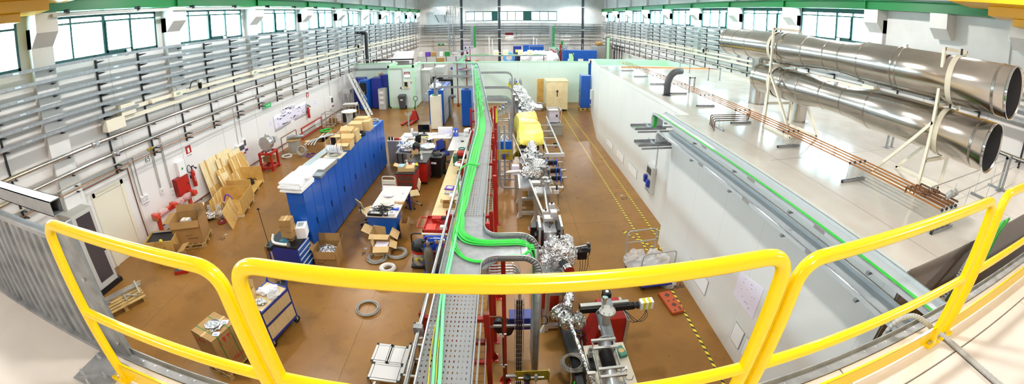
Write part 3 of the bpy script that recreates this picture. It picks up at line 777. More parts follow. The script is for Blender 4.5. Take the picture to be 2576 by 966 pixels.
MB().cyl((XL+.05,D1+.9,.25),(XL+.05,24,.25),.025,n=10).B('pipe','rust',t,**S,**W)
m=MB()
for i in range(9):m.b2(XL,XL+.07,8+2*i,8.04+2*i,.2,.22)
each(m,'clip','dark_metal',t,**W)
# ================================================================== WHITE ENCLOSURE ON THE RIGHT
BX,BY0,BY1,BZ,BR=4.14,1.93,8.45,3.6,11.0
t=T('shielded_hutch','large white panelled enclosure with pale roof filling the right of the hall','enclosure',(7.5,9,0))
mb=MB().use('block_panel')
mb.prism([(BX,BY0+.02),(BX,BY1),(4.6,BY1+.02),(4.6,17.9),(BR,17.9),(BR,BY0+.02)],0,BZ-.14)
mb.B('walls',None,t,**W)
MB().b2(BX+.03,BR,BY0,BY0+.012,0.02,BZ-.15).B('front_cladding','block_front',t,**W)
MB().use('block_roof').prism([(BX-.015,BY0-.015),(BX-.015,BY1),(4.585,BY1+.02),(4.585,17.9),(BR+.015,17.9),(BR+.015,BY0-.015)][::-1],BZ-.02,BZ).B('roof',None,t,**W)
m=MB().use('block_white')
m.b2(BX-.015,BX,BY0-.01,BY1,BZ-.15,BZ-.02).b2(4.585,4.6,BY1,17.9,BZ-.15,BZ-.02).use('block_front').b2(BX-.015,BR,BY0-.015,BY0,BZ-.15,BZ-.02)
m.B('fascia',None,t,**W)
m=MB()
for y in(5.24,8.6,12.1,15):m.b2(BX+.45,BR,y,y+.012,BZ,BZ+.002)
for x in(4.75,7.4):m.b2(x,x+.012,BY0,17.9,BZ,BZ+.002)
each(m,'roof_seam','grey',t,**W)
for k,(ya,yb,za,zb,x)in enumerate(((15.0,15.94,.37,.69,4.6),(13.44,14.37,.39,.74,4.6),(11.86,12.83,.42,.75,4.6),(5.68,6.6,.4,.78,BX),(4.14,4.48,.33,.76,BX),(3.72,4.06,.33,.76,BX))):
 f=MB().b2(x-.012,x,ya,yb,za,zb).B('access_panel','grey',t,**W)
 MB().b2(x-.016,x-.01,ya+.015,yb-.015,za+.012,zb-.012).B('cover','white',f,**W)
for y0 in(3.05,3.1):
 pass
MB().b2(BX-.006,BX,2.5,3.72,0.0,.12).B('kick_plate','block_side',t,**W)
# pale green open-topped annexe behind it
t=T('green_annexe','pale green parapet room adjoining the far end of the white enclosure','enclosure',(8,22,0))
def slab(mb,a,b,th,z0,z1a,z1b=None):
 a,b=Vector((*a,0)),Vector((*b,0));z1b=z1a if z1b is None else z1b
 n=(b-a).normalized().cross(Vector((0,0,1)))*th
 mb.hexa([a+Vector((0,0,z0)),b+Vector((0,0,z0)),b+n+Vector((0,0,z0)),a+n+Vector((0,0,z0)),a+Vector((0,0,z1a)),b+Vector((0,0,z1b)),b+n+Vector((0,0,z1b)),a+n+Vector((0,0,z1a))])
m=MB().use('block_white');slab(m,(4.6,17.92),(5.82,24.9),.09,0,3.45,3.24);m.B('side_wall',None,t,**W)
m=MB();slab(m,(5.9,24.9),(11.2,24.9),.09,0,3.24,3.24);slab(m,(11.2,24.9),(11.2,17.92),.09,0,3.24,3.45);m.B('parapet','mint_bright',t,**W)
m=MB();slab(m,(4.69,17.92),(5.9,24.85),.02,2.7,3.44,3.23);m.B('parapet_lining','mint_bright',t,**W)
MB().prism([(4.7,17.92),(11.1,17.92),(11.1,24.8),(5.85,24.8)],2.85,2.9).B('deck','mint_trim',t,**W)
for y in(19.2,21.5):MB().b2(5.4,11.1,y,y+.12,2.9,3.08).B('deck_rib','mint',t,**W)
# roof services: copper pipes on rod brackets
CXS=(5.3,5.43,5.57,5.7)
for k,x in enumerate(CXS):
 t=T('copper_pipe','%s copper pipe running along the white roof'%['leftmost','second from left','third from left','rightmost'][k],'pipe',(x,8,3.92))
 MB().cyl((x,2.35,3.92),(x,17.4,3.92),.012,n=8).B('pipe','copper',t,**W,**S)
BYS=[2.32+1.755*k for k in range(9)]
names=['nearest','second nearest','third nearest','fourth nearest','fifth nearest','sixth nearest','seventh nearest','eighth nearest','farthest']
proto=None
for k,y in enumerate(BYS):
 lab='%s strut bracket holding the four copper pipes on the white roof'%names[k]
 if proto is None:
  proto=t=T('pipe_bracket',lab,'bracket',(5.5,y,BZ),group='strut brackets under the copper pipes')
  MB().b2(-.29,.29,-.02,.02,0,.006).b2(-.29,.29,-.022,-.016,0,.045).b2(-.29,.29,.016,.022,0,.045).B('strut_channel','galv',t)
  MB().b2(-.295,-.285,-.022,.022,0,.045).B('end_cap','black',t)
  for x in CXS:
   MB().cyl((x-5.5,0,.03),(x-5.5,0,.31),.005,n=6).B('rod','steel',t)
   MB().lathe([(.014,-.012),(.022,-.012),(.022,.012),(.014,.012)],(x-5.5,0,.32),(0,1,0),n=10,cap=False).B('pipe_clip','dark_metal',t)
 else:dup(proto,(5.5,y,BZ),None,lab)
for k in range(4):
 x0,y=CXS[k],7.05+.16*k;xe=4.42+.1*k*.6
 t=T('copper_branch','%s brown branch pipe turning down through the white roof'%['first','second','third','fourth'][k],'pipe',(xe,y,BZ))
 MB().tube(fillet([(x0,y,3.93),(x0,y,3.83),(xe,y,3.83),(xe,y,BZ)],.03),.011,8).B('pipe','copper_dark',t,**W,smooth=60)
 MB().cyl((xe,y,BZ),(xe,y,BZ+.02),.03,n=10).B('collar','chrome',t,**W)
t=T('branch_bracket','short strut under the four brown branch pipes on the white roof','bracket',(4.6,7.3,BZ))
MB().b2(4.62,4.66,7.0,7.6,BZ,BZ+.04).B('strut_channel','galv',t,**W)
for k in range(4):MB().cyl((4.64,7.05+.16*k,BZ+.04),(4.64,7.05+.16*k,3.82),.005,n=6).B('rod','steel',t,**W)
t=T('pipe_manifold','brown valve manifold at the near end of the copper pipes','valve',(5.5,2.6,3.9))
m=MB()
for k,x in enumerate(CXS):
 b=MB().cyl((x,2.3,3.98),(x,2.95,3.98),.014,n=8).cyl((x,2.95,3.98),(x,2.95,3.9),.014,n=8).B('branch','copper_dark',t,**W)
 v=MB().cyl((x,2.62,3.98),(x,2.7,3.98),.024,n=8).cyl((x,2.66,3.98),(x,2.66,4.05),.008,n=6).B('valve','copper_dark',b,**W)
for x in(5.56,5.7):
 MB().cyl((x,2.42,3.98),(x,2.42,4.05),.01,n=8).cyl((x,2.42,4.03),(x+.01,2.37,4.1),.045,n=14).B('gauge','grey_metal',t,**W,**S)
for k,(y,z,lab)in enumerate(((2.75,4.0,'upper'),(2.5,3.95,'lower'))):
 t=T('steel_tube','%s thin bright tube crossing the near end of the white roof'%lab,'pipe',(6.5,y,z))
 MB().tube([(5.6,y,z),(9.5,y+.25,z)],.011,8).B('tube','chrome',t,**W,smooth=60)
for k,(x,y)in enumerate(((6.5,2.62),(7.6,2.7),(8.6,2.78))):
 t=T('tube_bracket','%s small strut holding the thin bright tubes on the white roof'%['left','middle','right'][k],'bracket',(x,y,BZ))
 MB().b2(x-.02,x+.02,y-.22,y+.18,BZ,BZ+.04).B('strut_channel','galv',t,**W)
 for dy in(-.12,.12):MB().cyl((x,y+dy,BZ+.04),(x,y+dy,3.98),.005,n=6).B('rod','steel',t,**W)
def strut_frame(label,x,y,w,h,rz=0):
 t=T('strut_stand',label,'frame',(x,y,BZ),rz)
 for s in(-1,1):MB().b2(s*w/2-.02,s*w/2+.02,-.02,.02,0,h).B('leg','galv',t)
 MB().b2(-w/2-.02,w/2+.02,-.02,.02,h-.04,h).B('crossbar','galv',t)
 for s in(-1,1):MB().b2(s*w/2-.06,s*w/2+.06,-.05,.05,0,.008).B('foot','galv',t)
strut_frame('small galvanised frame beside the copper pipes in mid roof',fl(1739,232,BZ).x,fl(1739,232,BZ).y,.18,.5)
strut_frame('wide galvanised frame on the far part of the white roof',fl(1796,202,BZ).x,fl(1796,202,BZ).y,.55,.5)
strut_frame('galvanised frame at the far left of the white roof',fl(1722,184,BZ).x,fl(1722,184,BZ).y,.5,.6)
strut_frame('galvanised frame by the right railing on the near roof',fl(2515,478,BZ).x,fl(2515,478,BZ).y,.22,.62)
c=fl(2235,371,BZ)
for k,dx in enumerate((-.09,.12)):
 t=T('strut_post','%s short slotted post under the lower duct on the white roof'%['left','right'][k],'post',(c.x+dx,c.y,BZ))
 MB().b2(-.02,.02,-.02,.02,0,.34).B('post','galv',t);MB().b2(-.05,.05,-.06,.06,0,.008).B('foot','galv',t)
t=T('vent_elbow','black curved vent pipe rising from the white roof','pipe',(4.98,10.88,BZ))
P=[Vector((0,0,0)),Vector((0,0,.3))]+[Vector((0,0,.3))+Vector((.42*(1-math.cos(a)),.42*(1-math.cos(a))*.5,.42*math.sin(a)))for a in[PI/2*i/8 for i in range(1,9)]]
P.append(P[-1]+Vector((.16,.08,0)))
MB().tube(P,.1,18,cap=False).B('elbow','dark_grey',t,smooth=60,thick=.008)
MB().cyl((0,0,.28),(0,0,.36),.115,n=18,cap=False).B('sleeve','dark_grey',t,**S)
MB().cyl((0,0,0),(0,0,.02),.14,n=18).B('flange','dark_grey',t)
t=T('copper_beam','long copper coloured strip lying across the far end of the white roof','strip',(8,17.7,BZ))
MB().b2(5.6,10.8,17.55,17.7,BZ+.0,BZ+.05).B('strip',mat('strip_wood','c99258',.4),t,**W)
# two big ventilation ducts
def duct(label,x0,x1,z,prof,seams,bands,ya,yb):
 """prof: list of (y, r)"""
 t=T('ventilation_duct',label,'duct',(x0,yb,z))
 def ctr(y):return Vector((x0+(x1-x0)*(yb-y)/(yb-ya),y,z))
 n=40;vs_=[];fs=[]
 for y,r in prof:
  c=ctr(y)
  for j in range(n):a=2*PI*j/n;vs_.append(c+Vector((r*math.cos(a),0,r*math.sin(a))))
 for i in range(len(prof)-1):
  for j in range(n):k=(j+1)%n;fs.append((i*n+j,(i+1)*n+j,(i+1)*n+k,i*n+k))
 fs.append(tuple(range(n)))
 b=MB();b.add(vs_,fs);b.B('shell','duct',t,**W,smooth=30,thick=.006)
 o_=MB();o_.v=[ctr(yb)+(p-ctr(yb))for p in b.v];o_.add([ctr(y)+Vector((.96*r*math.cos(2*PI*j/n),0,.96*r*math.sin(2*PI*j/n)))for y,r in[(q[0]+(.02 if i==len(prof)-1 else 0),q[1])for i,q in enumerate(prof)]for j in range(n)],fs[:-1]);o_.v=o_.v[len(b.v):];o_.f=[tuple(i-len(b.v)for i in f)for f in o_.f];o_.B('inner_shade','dark_grey',t,**W,smooth=30)  # added dark grey inner skin: shade inside the bare duct painted as colour
 def rad(y):
  for(a,ra),(c,rc)in zip(prof,prof[1:]):
   if c<=y<=a:return ra+(rc-ra)*(a-y)/(a-c+1e-9)
  return prof[-1][1]
 for y in seams:
  c=ctr(y);r=rad(y)
  MB().lathe([(r,-.02),(r+.012,-.016),(r+.012,-.006),(r+.003,0),(r+.012,.006),(r+.012,.016),(r,.02)],c,(0,1,0),40,cap=False).B('seam','duct',t,**W,**S)
 for y in bands:
  c=ctr(y);r=rad(y)+.012
  MB().lathe([(r,-.05),(r+.006,-.05),(r+.006,.05),(r,.05)],c,(0,1,0),40,cap=False).B('hanger_strap','beige',t,**W,**S)
  MB().cyl(c+Vector((0,0,r)),c+Vector((0,0,r+.1)),.02,n=8).B('hanger_bolt','black',t,**W)
 r=prof[-1][1]
 MB().lathe([(r,0),(r+.012,.0),(r+.012,.03),(r,.03)],ctr(yb*0+prof[-1][0]),(0,1,0),40,cap=False).B('rim','chrome',t,**W,**S)
 return t
R=.352
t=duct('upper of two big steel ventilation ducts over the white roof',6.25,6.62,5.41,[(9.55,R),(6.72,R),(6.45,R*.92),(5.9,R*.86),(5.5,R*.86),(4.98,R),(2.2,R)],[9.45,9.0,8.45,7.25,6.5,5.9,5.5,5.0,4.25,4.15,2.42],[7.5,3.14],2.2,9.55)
MB().b2(6.5,6.58,4.17,4.23,5.76,5.82).B('clamp_lock','steel',t,**W)
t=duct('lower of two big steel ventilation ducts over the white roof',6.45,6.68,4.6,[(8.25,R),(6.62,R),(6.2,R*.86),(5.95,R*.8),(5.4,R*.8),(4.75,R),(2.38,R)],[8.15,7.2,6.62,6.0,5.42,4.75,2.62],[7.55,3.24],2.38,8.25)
MB().b2(6.45,6.53,5.7,5.76,4.87,4.93).B('clamp_lock','steel',t,**W)
for lab,x,y,zt in(('far vertical steel duct column standing on the white roof',7.55,9.75,5.2),('near vertical steel duct column standing behind the lower duct',7.4,7.72,4.7)):
 t=T('duct_column',lab,'duct',(x,y,BZ))
 MB().lathe([(.25,0),(.25,.8),(.25,zt-BZ)],(0,0,0),n=28).B('column','duct',t,**S)
 MB().lathe([(.25,0),(.33,0),(.33,.012),(.25,.012)],(0,0,0),n=28,cap=False).B('flange','duct',t)
 for z in(.85,zt-BZ-.12):MB().lathe([(.25,-.015),(.262,-.012),(.262,.012),(.25,.015)],(0,0,z),n=28,cap=False).B('seam','duct',t,**S)
 MB().cyl((0,0,zt-BZ-.02),(-.75,-.35,zt-BZ+.1),.2,n=24).B('elbow','duct',t,**S)
def duct_frame(label,x,y,w,far):
 t=T('duct_frame',label,'frame',(x,y,BZ));h=2.26;b=.05
 for s in(-1,1):
  MB().bar((s*w/2,0,0),(s*w/2,0,h),b).B('post','cream',t)
  MB().bar((s*w/2,far,.02),(s*w/2,0,1.15 if far>0 else 1.25),b).B('brace','cream',t)
  MB().bar((s*w/2,0,.025),(s*w/2,far,.025),b).B('base_rail','cream',t)
 MB().bar((-w/2,0,h-.025),(w/2,0,h-.025),b).B('top_rail','cream',t)
 MB().bar((-w/2,0,1.42),(w/2,0,1.42),b).B('middle_rail','cream',t)
 MB().bar((-w/2,0,.55),(w/2,0,.55),b).B('lower_rail','cream',t)
duct_frame('far cream frame holding both ventilation ducts',6.36,7.28,.82,-1.0)
duct_frame('near cream frame holding both ventilation ducts',6.68,3.3,.82,1.0)
# cable trays along the enclosure's left face
def tray_bracket(parent,x0,x1,y,z):
 MB().b2(x0,x1,y-.02,y+.02,z-.04,z).B('bracket','galv',parent,**W)
for nm,z,ye,xo,xi,dz,cab in(('upper',3.5,9.05,3.78,4.1,-.42,True),('lower',3.14,8.62,3.76,4.1,-.36,False)):
 t=T('cable_tray','%s steel cable tray along the left face of the white enclosure'%nm,'cable tray',(xo,5,z))
 path=fillet([(0,-1.5,z),(0,ye,z),(0,ye,z+dz),(0,ye+.5,z+dz)],.16,8)
 for x,nm2 in((xo,'outer_rail'),(xi,'inner_rail')):
  m=MB();h=.06
  for a,b in zip(path,path[1:]):
   d=(b-a).normalized();n=Vector((0,-d.z,d.y))*h
   m.hexa([Vector((x-.003,a.y,a.z)),Vector((x+.003,a.y,a.z)),Vector((x+.003,b.y,b.z)),Vector((x-.003,b.y,b.z)),Vector((x-.003,a.y,a.z))+n,Vector((x+.003,a.y,a.z))+n,Vector((x+.003,b.y,b.z))+n,Vector((x-.003,b.y,b.z))+n])
  m.B(nm2,'tray_pale',t,**W)
  MB().tube([p+Vector((x,0,0))+Vector((0,0,.062))for p in path if p.z>z-.01 and p.y<ye-.1],.007,6).B('rail_lip','chrome',t,**W)
 m=MB()
 for a,b in zip(path,path[1:]):m.quad((xo,a.y,a.z),(xi,a.y,a.z),(xi,b.y,b.z),(xo,b.y,b.z))
 m.B('tray_floor','tray_pale',t,**W,thick=.004)
 f=MB().b2(xo-.45,xi+.1,ye-.02,ye+.36,z+dz-.01,z+dz).b2(xo-.45,xi+.1,ye-.02,ye-.014,z+dz,z+dz+.06).b2(xo-.45,xi+.1,ye+.354,ye+.36,z+dz,z+dz+.06).B('end_tray','galv',t,**W)
 for y in(2.2,3.7,5.2,6.7,8.2):tray_bracket(t,xo-.03,BX+(.0 if y<8.4 else .46),y,z-.005)
 for y in(ye-.1,ye+.3):tray_bracket(t,xo-.4,4.6,y,z+dz-.012)
 for y in(3.0,4.6,6.2):MB().b2(xo-.008,xo-.004,y,y+.2,z+.01,z+.055).B('coupler','steel',t,**W)
 if cab:
  for k in range(4):
   x=xo+.07+.022*k
   c=T('green_cable','%s green cable in the upper tray along the white enclosure'%['outermost','second','third','innermost'][k],'cable',(x,5,z+.012))
   pp=fillet([(x,-1.5,z+.012),(x,ye-.01,z+.012),(x,ye-.01,z+dz+.03),(x-.45,ye+.12,z+dz+.02)],.15,6)
   MB().tube(pp,.0105,8).B('cable','green_cable',c,**W,smooth=60)
t=T('power_socket_box','white wall box with two blue sockets on the white enclosure','socket',(4.6,10.6,.75))
MB().b2(4.46,4.6,10.22,10.72,.62,1.5).B('housing','light_grey',t,**W,bevel=.015)
MB().b2(4.452,4.46,10.32,10.66,1.22,1.42).B('breaker_window','dark_grey',t,**W)
for y,z in((10.38,.82),(10.62,.9)):
 s_=MB().b2(4.37,4.46,y-.07,y+.07,z,z+.24).B('socket','blue_dark',t,**W,bevel=.015)
 MB().b2(4.355,4.37,y-.05,y+.05,z+.12,z+.22).B('lid','blue_bright',s_,**W)
for k in range(4):MB().cyl((4.46,10.3+.1*k,.7),(4.43,10.3+.1*k,.68),.03,n=10).B('gland','grey',t,**W)
MB().cyl((4.58,10.3,1.5),(4.58,10.3,2.8),.016,n=8).B('conduit','light_grey',t,**W)
# poster on the near enclosure wall
t=T('wall_plan','pale lilac plan sheet with small marks on the white enclosure near the railing','poster',(BX-.01,4.4,.9))
P=[wx(1862,682,BX),wx(1922,727,BX),wx(1893,803,BX),wx(1845,740,BX)]
m=MB().add([(BX-.004,p.y,p.z)for p in P],[(0,1,2,3)]).B('sheet','paper_lilac',t,**W,thick=.003)
k=MB();Rr=random.Random(3)
for i in range(16):
 u,v=Rr.uniform(.08,.85),Rr.uniform(.1,.9);p=P[0].lerp(P[1],u).lerp(P[3].lerp(P[2],u),v)
 k.b2(BX-.0075,BX-.006,p.y,p.y+Rr.uniform(.008,.03),p.z,p.z+Rr.uniform(.008,.02))
each(k,'print','grey',t,**W)
# ================================================================== CENTRAL CABLE TRAY
TZ=2.84
def rails(t,pl,w,z,h=.075,floor='perf',lip=True):
 """tray along a plan polyline [(x,y)]; rails offset by half width"""
 n=len(pl);L_,R_=[],[]
 for i in range(n):
  d=Vector(pl[min(i+1,n-1)])-Vector(pl[max(i-1,0)]);d.normalize();s=Vector((d.y,-d.x));p=Vector(pl[i])
  R_.append(p+s*w/2);L_.append(p-s*w/2)
 m=MB()
 for i in range(n-1):m.quad((*L_[i],z),(*R_[i],z),(*R_[i+1],z),(*L_[i+1],z))
 m.B('tray_floor',floor,t,**W)
 for S,nm in((L_,'left_rail'),(R_,'right_rail')):
  m=MB()
  for i in range(n-1):m.quad((*S[i],z-.005),(*S[i+1],z-.005),(*S[i+1],z+h),(*S[i],z+h))
  m.B(nm,'galv',t,**W,thick=.004)
  if lip:MB().tube([(*p,z+h)for p in S],.008,6).B('rail_lip','steel',t,**W,smooth=60)
 return L_,R_
t=T('main_cable_tray','long perforated steel cable tray carrying green cables down the hall centre','cable tray',(-.55,5,TZ))
rails(t,[(-.545,1.15),(-.545,3.62)],.49,TZ)
rails(t,[(-.545,5.25),(-.55,10.3),(-.75,12.6),(-1.08,16.5),(-1.68,23.4)],.46,TZ)
m=MB();m.prism([(-.79,3.62),(-.3,3.62),(-.3,3.9),(-.1,4.1),(.3,4.1),(.3,4.65),(-.1,4.65),(-.3,4.95),(-.3,5.25),(-.79,5.25)],TZ-.006,TZ);m.B('junction_floor','galv',t,**W)
MB().quad((-.79,3.62,TZ),(-.79,5.25,TZ),(-.79,5.25,TZ+.075),(-.79,3.62,TZ+.075)).B('left_rail','galv',t,**W,thick=.004)
MB().tube([(-.79,3.62,TZ+.075),(-.79,5.25,TZ+.075)],.008,6).B('rail_lip','steel',t,**W)
def curl(y,dy,y0):
 """branch rail: from the main rail round the corner, along +x and bending down"""
 c=[(-.3,y0,0),(-.3,y+dy*.62,0)]+[(-.3+.2*(1-math.cos(a)),y+dy*.62-dy*.62*math.sin(a),0)for a in[PI/2*i/8 for i in range(1,9)]]
 c+=[(.2,y,0)]+[(.2+.19*math.sin(a),y,-.19*(1-math.cos(a)))for a in[PI/2*i/8 for i in range(1,9)]]+[(.39,y,-2.3)]
 return[Vector((a,b,TZ+c_))for a,b,c_ in c]
for y,dy,y0,nm in((4.65,.45,5.3,'far_branch_rail'),(4.1,-.32,3.6,'near_branch_rail')):
 P=curl(y,dy,y0);m=MB();top=[]
 for i in range(len(P)-1):
  def nrm(j):
   d=(P[min(j+1,len(P)-1)]-P[max(j-1,0)]).normalized();return Vector((-d.z,0,d.x))if abs(d.y)<.3 and d.x>-.1 and P[j].x>.15 else Vector((0,0,1))
  a,b=P[i],P[i+1];na,nb=nrm(i)*.085,nrm(i+1)*.085
  na=Vector((abs(na.x),na.y,abs(na.z)));nb=Vector((abs(nb.x),nb.y,abs(nb.z)))
  m.quad(a,b,b+nb,a+na);top.append(a+na)
 m.B(nm,'galv',t,**W,thick=.004,smooth=60);MB().tube(top+[P[-1]+Vector((.085,0,0))],.008,6).B('rail_lip','steel',t,**W,smooth=60)
m=MB();P=[(.2+.19*math.sin(a),TZ-.19*(1-math.cos(a)))for a in[PI/2*i/8 for i in range(9)]]+[(.39,.55)]
for(a,za),(b,zb)in zip(P,P[1:]):m.quad((a,4.1,za),(b,4.1,zb),(b,4.65,zb),(a,4.65,za))
m.B('riser_floor','galv',t,**W,smooth=60,thick=.004)
MB().cyl((-.87,1.15,TZ+.05),(-.87,9.8,TZ+.05),.022,n=12).B('side_tube','pipe_bright',t,**W,**S)
MB().b2(-.92,-.83,2.78,2.84,TZ,TZ+.1).B('tube_clamp','galv',t,**W)
# cables
def cable(label,pts,r,m,group=None,name='green_cable'):
 c=T(name,label,'cable',pts[0],group=group);MB().tube(pts,r,7).B('cable',m,c,**W,smooth=60);return c
NB=12
for k in range(NB):
 R=random.Random(k);f=k/(NB-1);j=lambda a:R.uniform(-a,a);zz=TZ+.016+R.uniform(0,.02)
 xs=lambda y:(-.73+.008*(y-5))+f*min(.17,.1+.02*(y-5))+j(.004)
 far=[(-1.62-.12+f*.2+j(.02),22.6),(-1.1-.1+f*.18+j(.03),16.5),(-.8-.1+f*.17+j(.02),13),(-.62-.06+f*.16,10.4)]
 pts=[Vector((x,y,zz))for x,y in far]+[Vector((xs(y),y,zz+j(.003)))for y in(9,8,7,6.2,5.5)]
 if k<9:
  rr=.52-f*.3;yb=4.43+f*.2
  pts+=[Vector((-.72+f*.12+.02,5.1,zz)),Vector((-.7+f*.16,4.78+f*.05,zz)),Vector((-.56+f*.14,yb+.08,zz)),Vector((-.3,yb+.0,zz)),Vector((.0,yb,zz)),Vector((.2,yb,zz)),Vector((.34,yb,zz-.08)),Vector((.41,yb,zz-.3)),Vector((.41,yb,.8))]
  lab='%s bright green cable of the main bundle curving onto the branch tray'
 else:
  g=(k-9)*.02
  pts+=[Vector((-.735+g,5.0,zz)),Vector((-.73+g,4.6,zz)),Vector((-.66+g,4.3+g,zz)),Vector((-.5,4.1+g,zz)),Vector((-.3,4.04+g,zz)),Vector((-.1,4.13+g,zz)),Vector((.2,4.15+g,zz)),Vector((.36,4.15+g,zz-.1)),Vector((.41,4.15+g,.8))]
  lab='%s bright green cable splitting low round the near branch corner'
 o=['first','second','third','fourth','fifth','sixth','seventh','eighth','ninth','first','second','third'][k]
 cable(lab%o,spline(pts,6),.0098,'green_cable','bright green cables in the main tray')
for k,(x0,x1,r,m,lab)in enumerate(((-.735,-.66,.016,'green_pale','left pale green cable along the left rail of the main tray'),(-.70,-.60,.02,'green_pale','right pale green cable along the left rail of the main tray'),(-.755,-.70,.006,'cable_yellow','left thin yellow and green earth wire in the main tray'),(-.715,-.635,.006,'cable_yellow','right thin yellow and green earth wire in the main tray'))):
 zz=TZ+r
 pts=[(-.9+.02*k,13,zz),(-.74+.02*k,10.4,zz),(-.755+.012*k,8,zz),(x0+.0,5.5,zz),(x0+.01,4.4,zz),(x0+.012+.02*(k>1),3.4,zz+.01),(x1-.02,2.6,zz),(x1+.02,2.0,zz),(x1-.01,1.2,zz)]
 cable(lab,spline(pts,6),r,m,name='earth_wire' if k>1 else 'green_cable')
for k in range(2):
 x=-.7+.02*k
 cable('%s green cable arching out of the main tray over its left rail'%['front','rear'][k],spline([(-.5,7.4+.05*k,TZ+.04),(-.58,7.2+.05*k,TZ+.1),(-.72,7.1+.04*k,TZ+.16),(-.86,7.0+.04*k,TZ+.08),(-.9-.01*k,6.95+.04*k,TZ-.12),(-.91,6.93,TZ-.5)],8),.012,'green_cable')
for k in range(6):
 R=random.Random(40+k);y=12+k*1.1;cx=-.72-(y-12)*.085
 cable('%s loose green cable loop lying on the far part of the main tray'%['first','second','third','fourth','fifth','sixth'][k],spline([(cx-.12,y-.5,TZ+.05),(cx+.1,y,TZ+.12),(cx+R.uniform(-.05,.2),y+.4,TZ+.1),(cx-.1,y+.9,TZ+.13),(cx+.05,y+1.4,TZ+.05)],6),.012,'green_cable')
# supports: red portals and posts
PROT=None
ords=['nearest','second nearest','third nearest','fourth nearest','farthest']
for k,(y,xc)in enumerate(((3.07,-.545),(5.35,-.55),(7.6,-.55),(9.9,-.56),(12.4,-.74))):
 lab='%s red steel portal frame carrying the main cable tray'%ords[k]
 if PROT is None:
  PROT=t=T('tray_portal',lab,'frame',(xc,y,0),group='red portal frames under the main tray')
  for s in(-1,1):
   MB().b2(s*.34-.03,s*.34+.03,-.03,.03,.01,TZ+.06).B('post','post_red',t)
   MB().b2(s*.34-.09,s*.34+.09,-.09,.09,0,.012).B('foot_plate','post_red',t)
   MB().b2(s*.34-.024,s*.34+.024,-.024,.024,TZ+.061,TZ+.063).B('open_end','brown_dark',t)
  for z in(TZ-.035,TZ-.4,TZ-.75):MB().b2(-.31,.31,-.025,.025,z-.025,z+.025).B('cross_arm','post_red',t)
 else:dup(PROT,(xc,y,0),None,lab)
PROT=None
for k,(x,y)in enumerate(((-.03,4.36),(-.25,4.9),(-.18,6.65),(-.26,9.0),(-.3,12.5))):
 lab=['red post under the branch cable tray','red post with gusseted foot left of the branch post','red post behind the middle railing bar','red post beside the tall riser pipes','farthest red post with gusseted foot beside the main tray'][k]
 h=TZ-.06 if k==0 else 2.95
 if k<2:
  t=T('tray_post',lab,'post',(x,y,0),group='red tray posts')
  MB().b2(-.03,.03,-.03,.03,.01,h).B('post','post_red',t)
  f=MB().b2(-.1,.1,-.1,.1,0,.012).B('foot_plate','red_orange',t)
  MB().hexa([(-.1,-.006,.012),(.1,-.006,.012),(.1,.006,.012),(-.1,.006,.012),(-.03,-.006,.2),(.03,-.006,.2),(.03,.006,.2),(-.03,.006,.2)]).B('gusset','post_red',t)
  MB().hexa([(-.006,-.1,.012),(.006,-.1,.012),(.006,.1,.012),(-.006,.1,.012),(-.006,-.03,.2),(.006,-.03,.2),(.006,.03,.2),(-.006,.03,.2)]).B('gusset','post_red',t)
  for a in(-1,1):
   for b in(-1,1):MB().cyl((a*.08,b*.08,.012),(a*.08,b*.08,.03),.011,n=6).B('anchor','steel',f)
  PROT=t
 else:dup(PROT,(x,y,0),None,lab)
# wire basket under the main tray on the right and its black riser
def basket(t,x0,x1,y0,y1,z,h,step=.1,r=.0032,sides=True):
 m=MB()
 for x in(x0,x1):
  for dz in(0,h/2,h):m.tube([(x,y0,z+dz),(x,y1,z+dz)],r,5)
 n=int((y1-y0)/step)
 for i in range(n+1):
  y=y0+i*step;m.tube([(x0,y,z+h),(x0,y,z),(x1,y,z),(x1,y,z+h)],r,5)
 return m.B('wire_basket','chrome',t,**W)
t=T('wire_tray','wire basket tray below the right edge of the main cable tray','cable tray',(-.3,4,2.5));basket(t,-.5,-.22,1.4,9.5,TZ-.37,.1)
for k in range(4):MB().tube(spline([(-.46+.05*k,1.4,TZ-.36),(-.44+.05*k,4,TZ-.35),(-.45+.05*k,7,TZ-.36),(-.46+.05*k,9.4,TZ-.36)],4),.012,6).B('grey_cable','cable_grey',t,**W)
t=T('wire_tray','small wire basket of pipes crossing below the branch cable tray','cable tray',(0,4.6,2.3))
m=MB()
for y in(4.45,4.8):
 for dz in(0,.08):m.tube(fillet([(-.3,y,2.3+dz),(.16,y,2.3+dz),(.22,y,2.2),(.22,y,.6)],.08),.0035,5)
for i in range(6):m.tube([(-.3+.09*i,4.45,2.38),(-.3+.09*i,4.45,2.3),(-.3+.09*i,4.8,2.3),(-.3+.09*i,4.8,2.38)],.0035,5)
m.B('wire_basket','chrome',t,**W)
for k in range(4):MB().tube(fillet([(-.3,4.5+.07*k,2.32),(.14,4.5+.07*k,2.32),(.2,4.5+.07*k,2.2),(.2,4.5+.07*k,1.6)],.08),.014,8).B('tube','steel',t,**W,smooth=60)
t=T('wire_riser','black cables in an upright wire basket beside the riser tray','cable tray',(.17,4.2,.2))
m=MB()
for x in(.12,.24):
 for y in(4.0,4.1):m.tube([(x,y,.15),(x,y,2.2)],.0035,5)
for i in range(21):m.tube([(.12,4.1,.17+.1*i),(.12,4.0,.17+.1*i),(.24,4.0,.17+.1*i),(.24,4.1,.17+.1*i)],.0035,5)
m.B('wire_basket','chrome',t,**W)
for k in range(3):MB().cyl((.15+.03*k,4.06,.1),(.15+.03*k,4.06,2.2),.013,n=8).B('black_cable','black',t,**W,**S)
t=T('drain_pipe','thin dark brown pipe bending down beside the branch post','pipe',(-.06,4.0,0))
MB().tube(fillet([(-.32,4.0,1.95),(-.05,4.0,1.95),(-.05,4.0,.05)],.06),.014,10).B('pipe','copper_dark',t,**W,smooth=60)
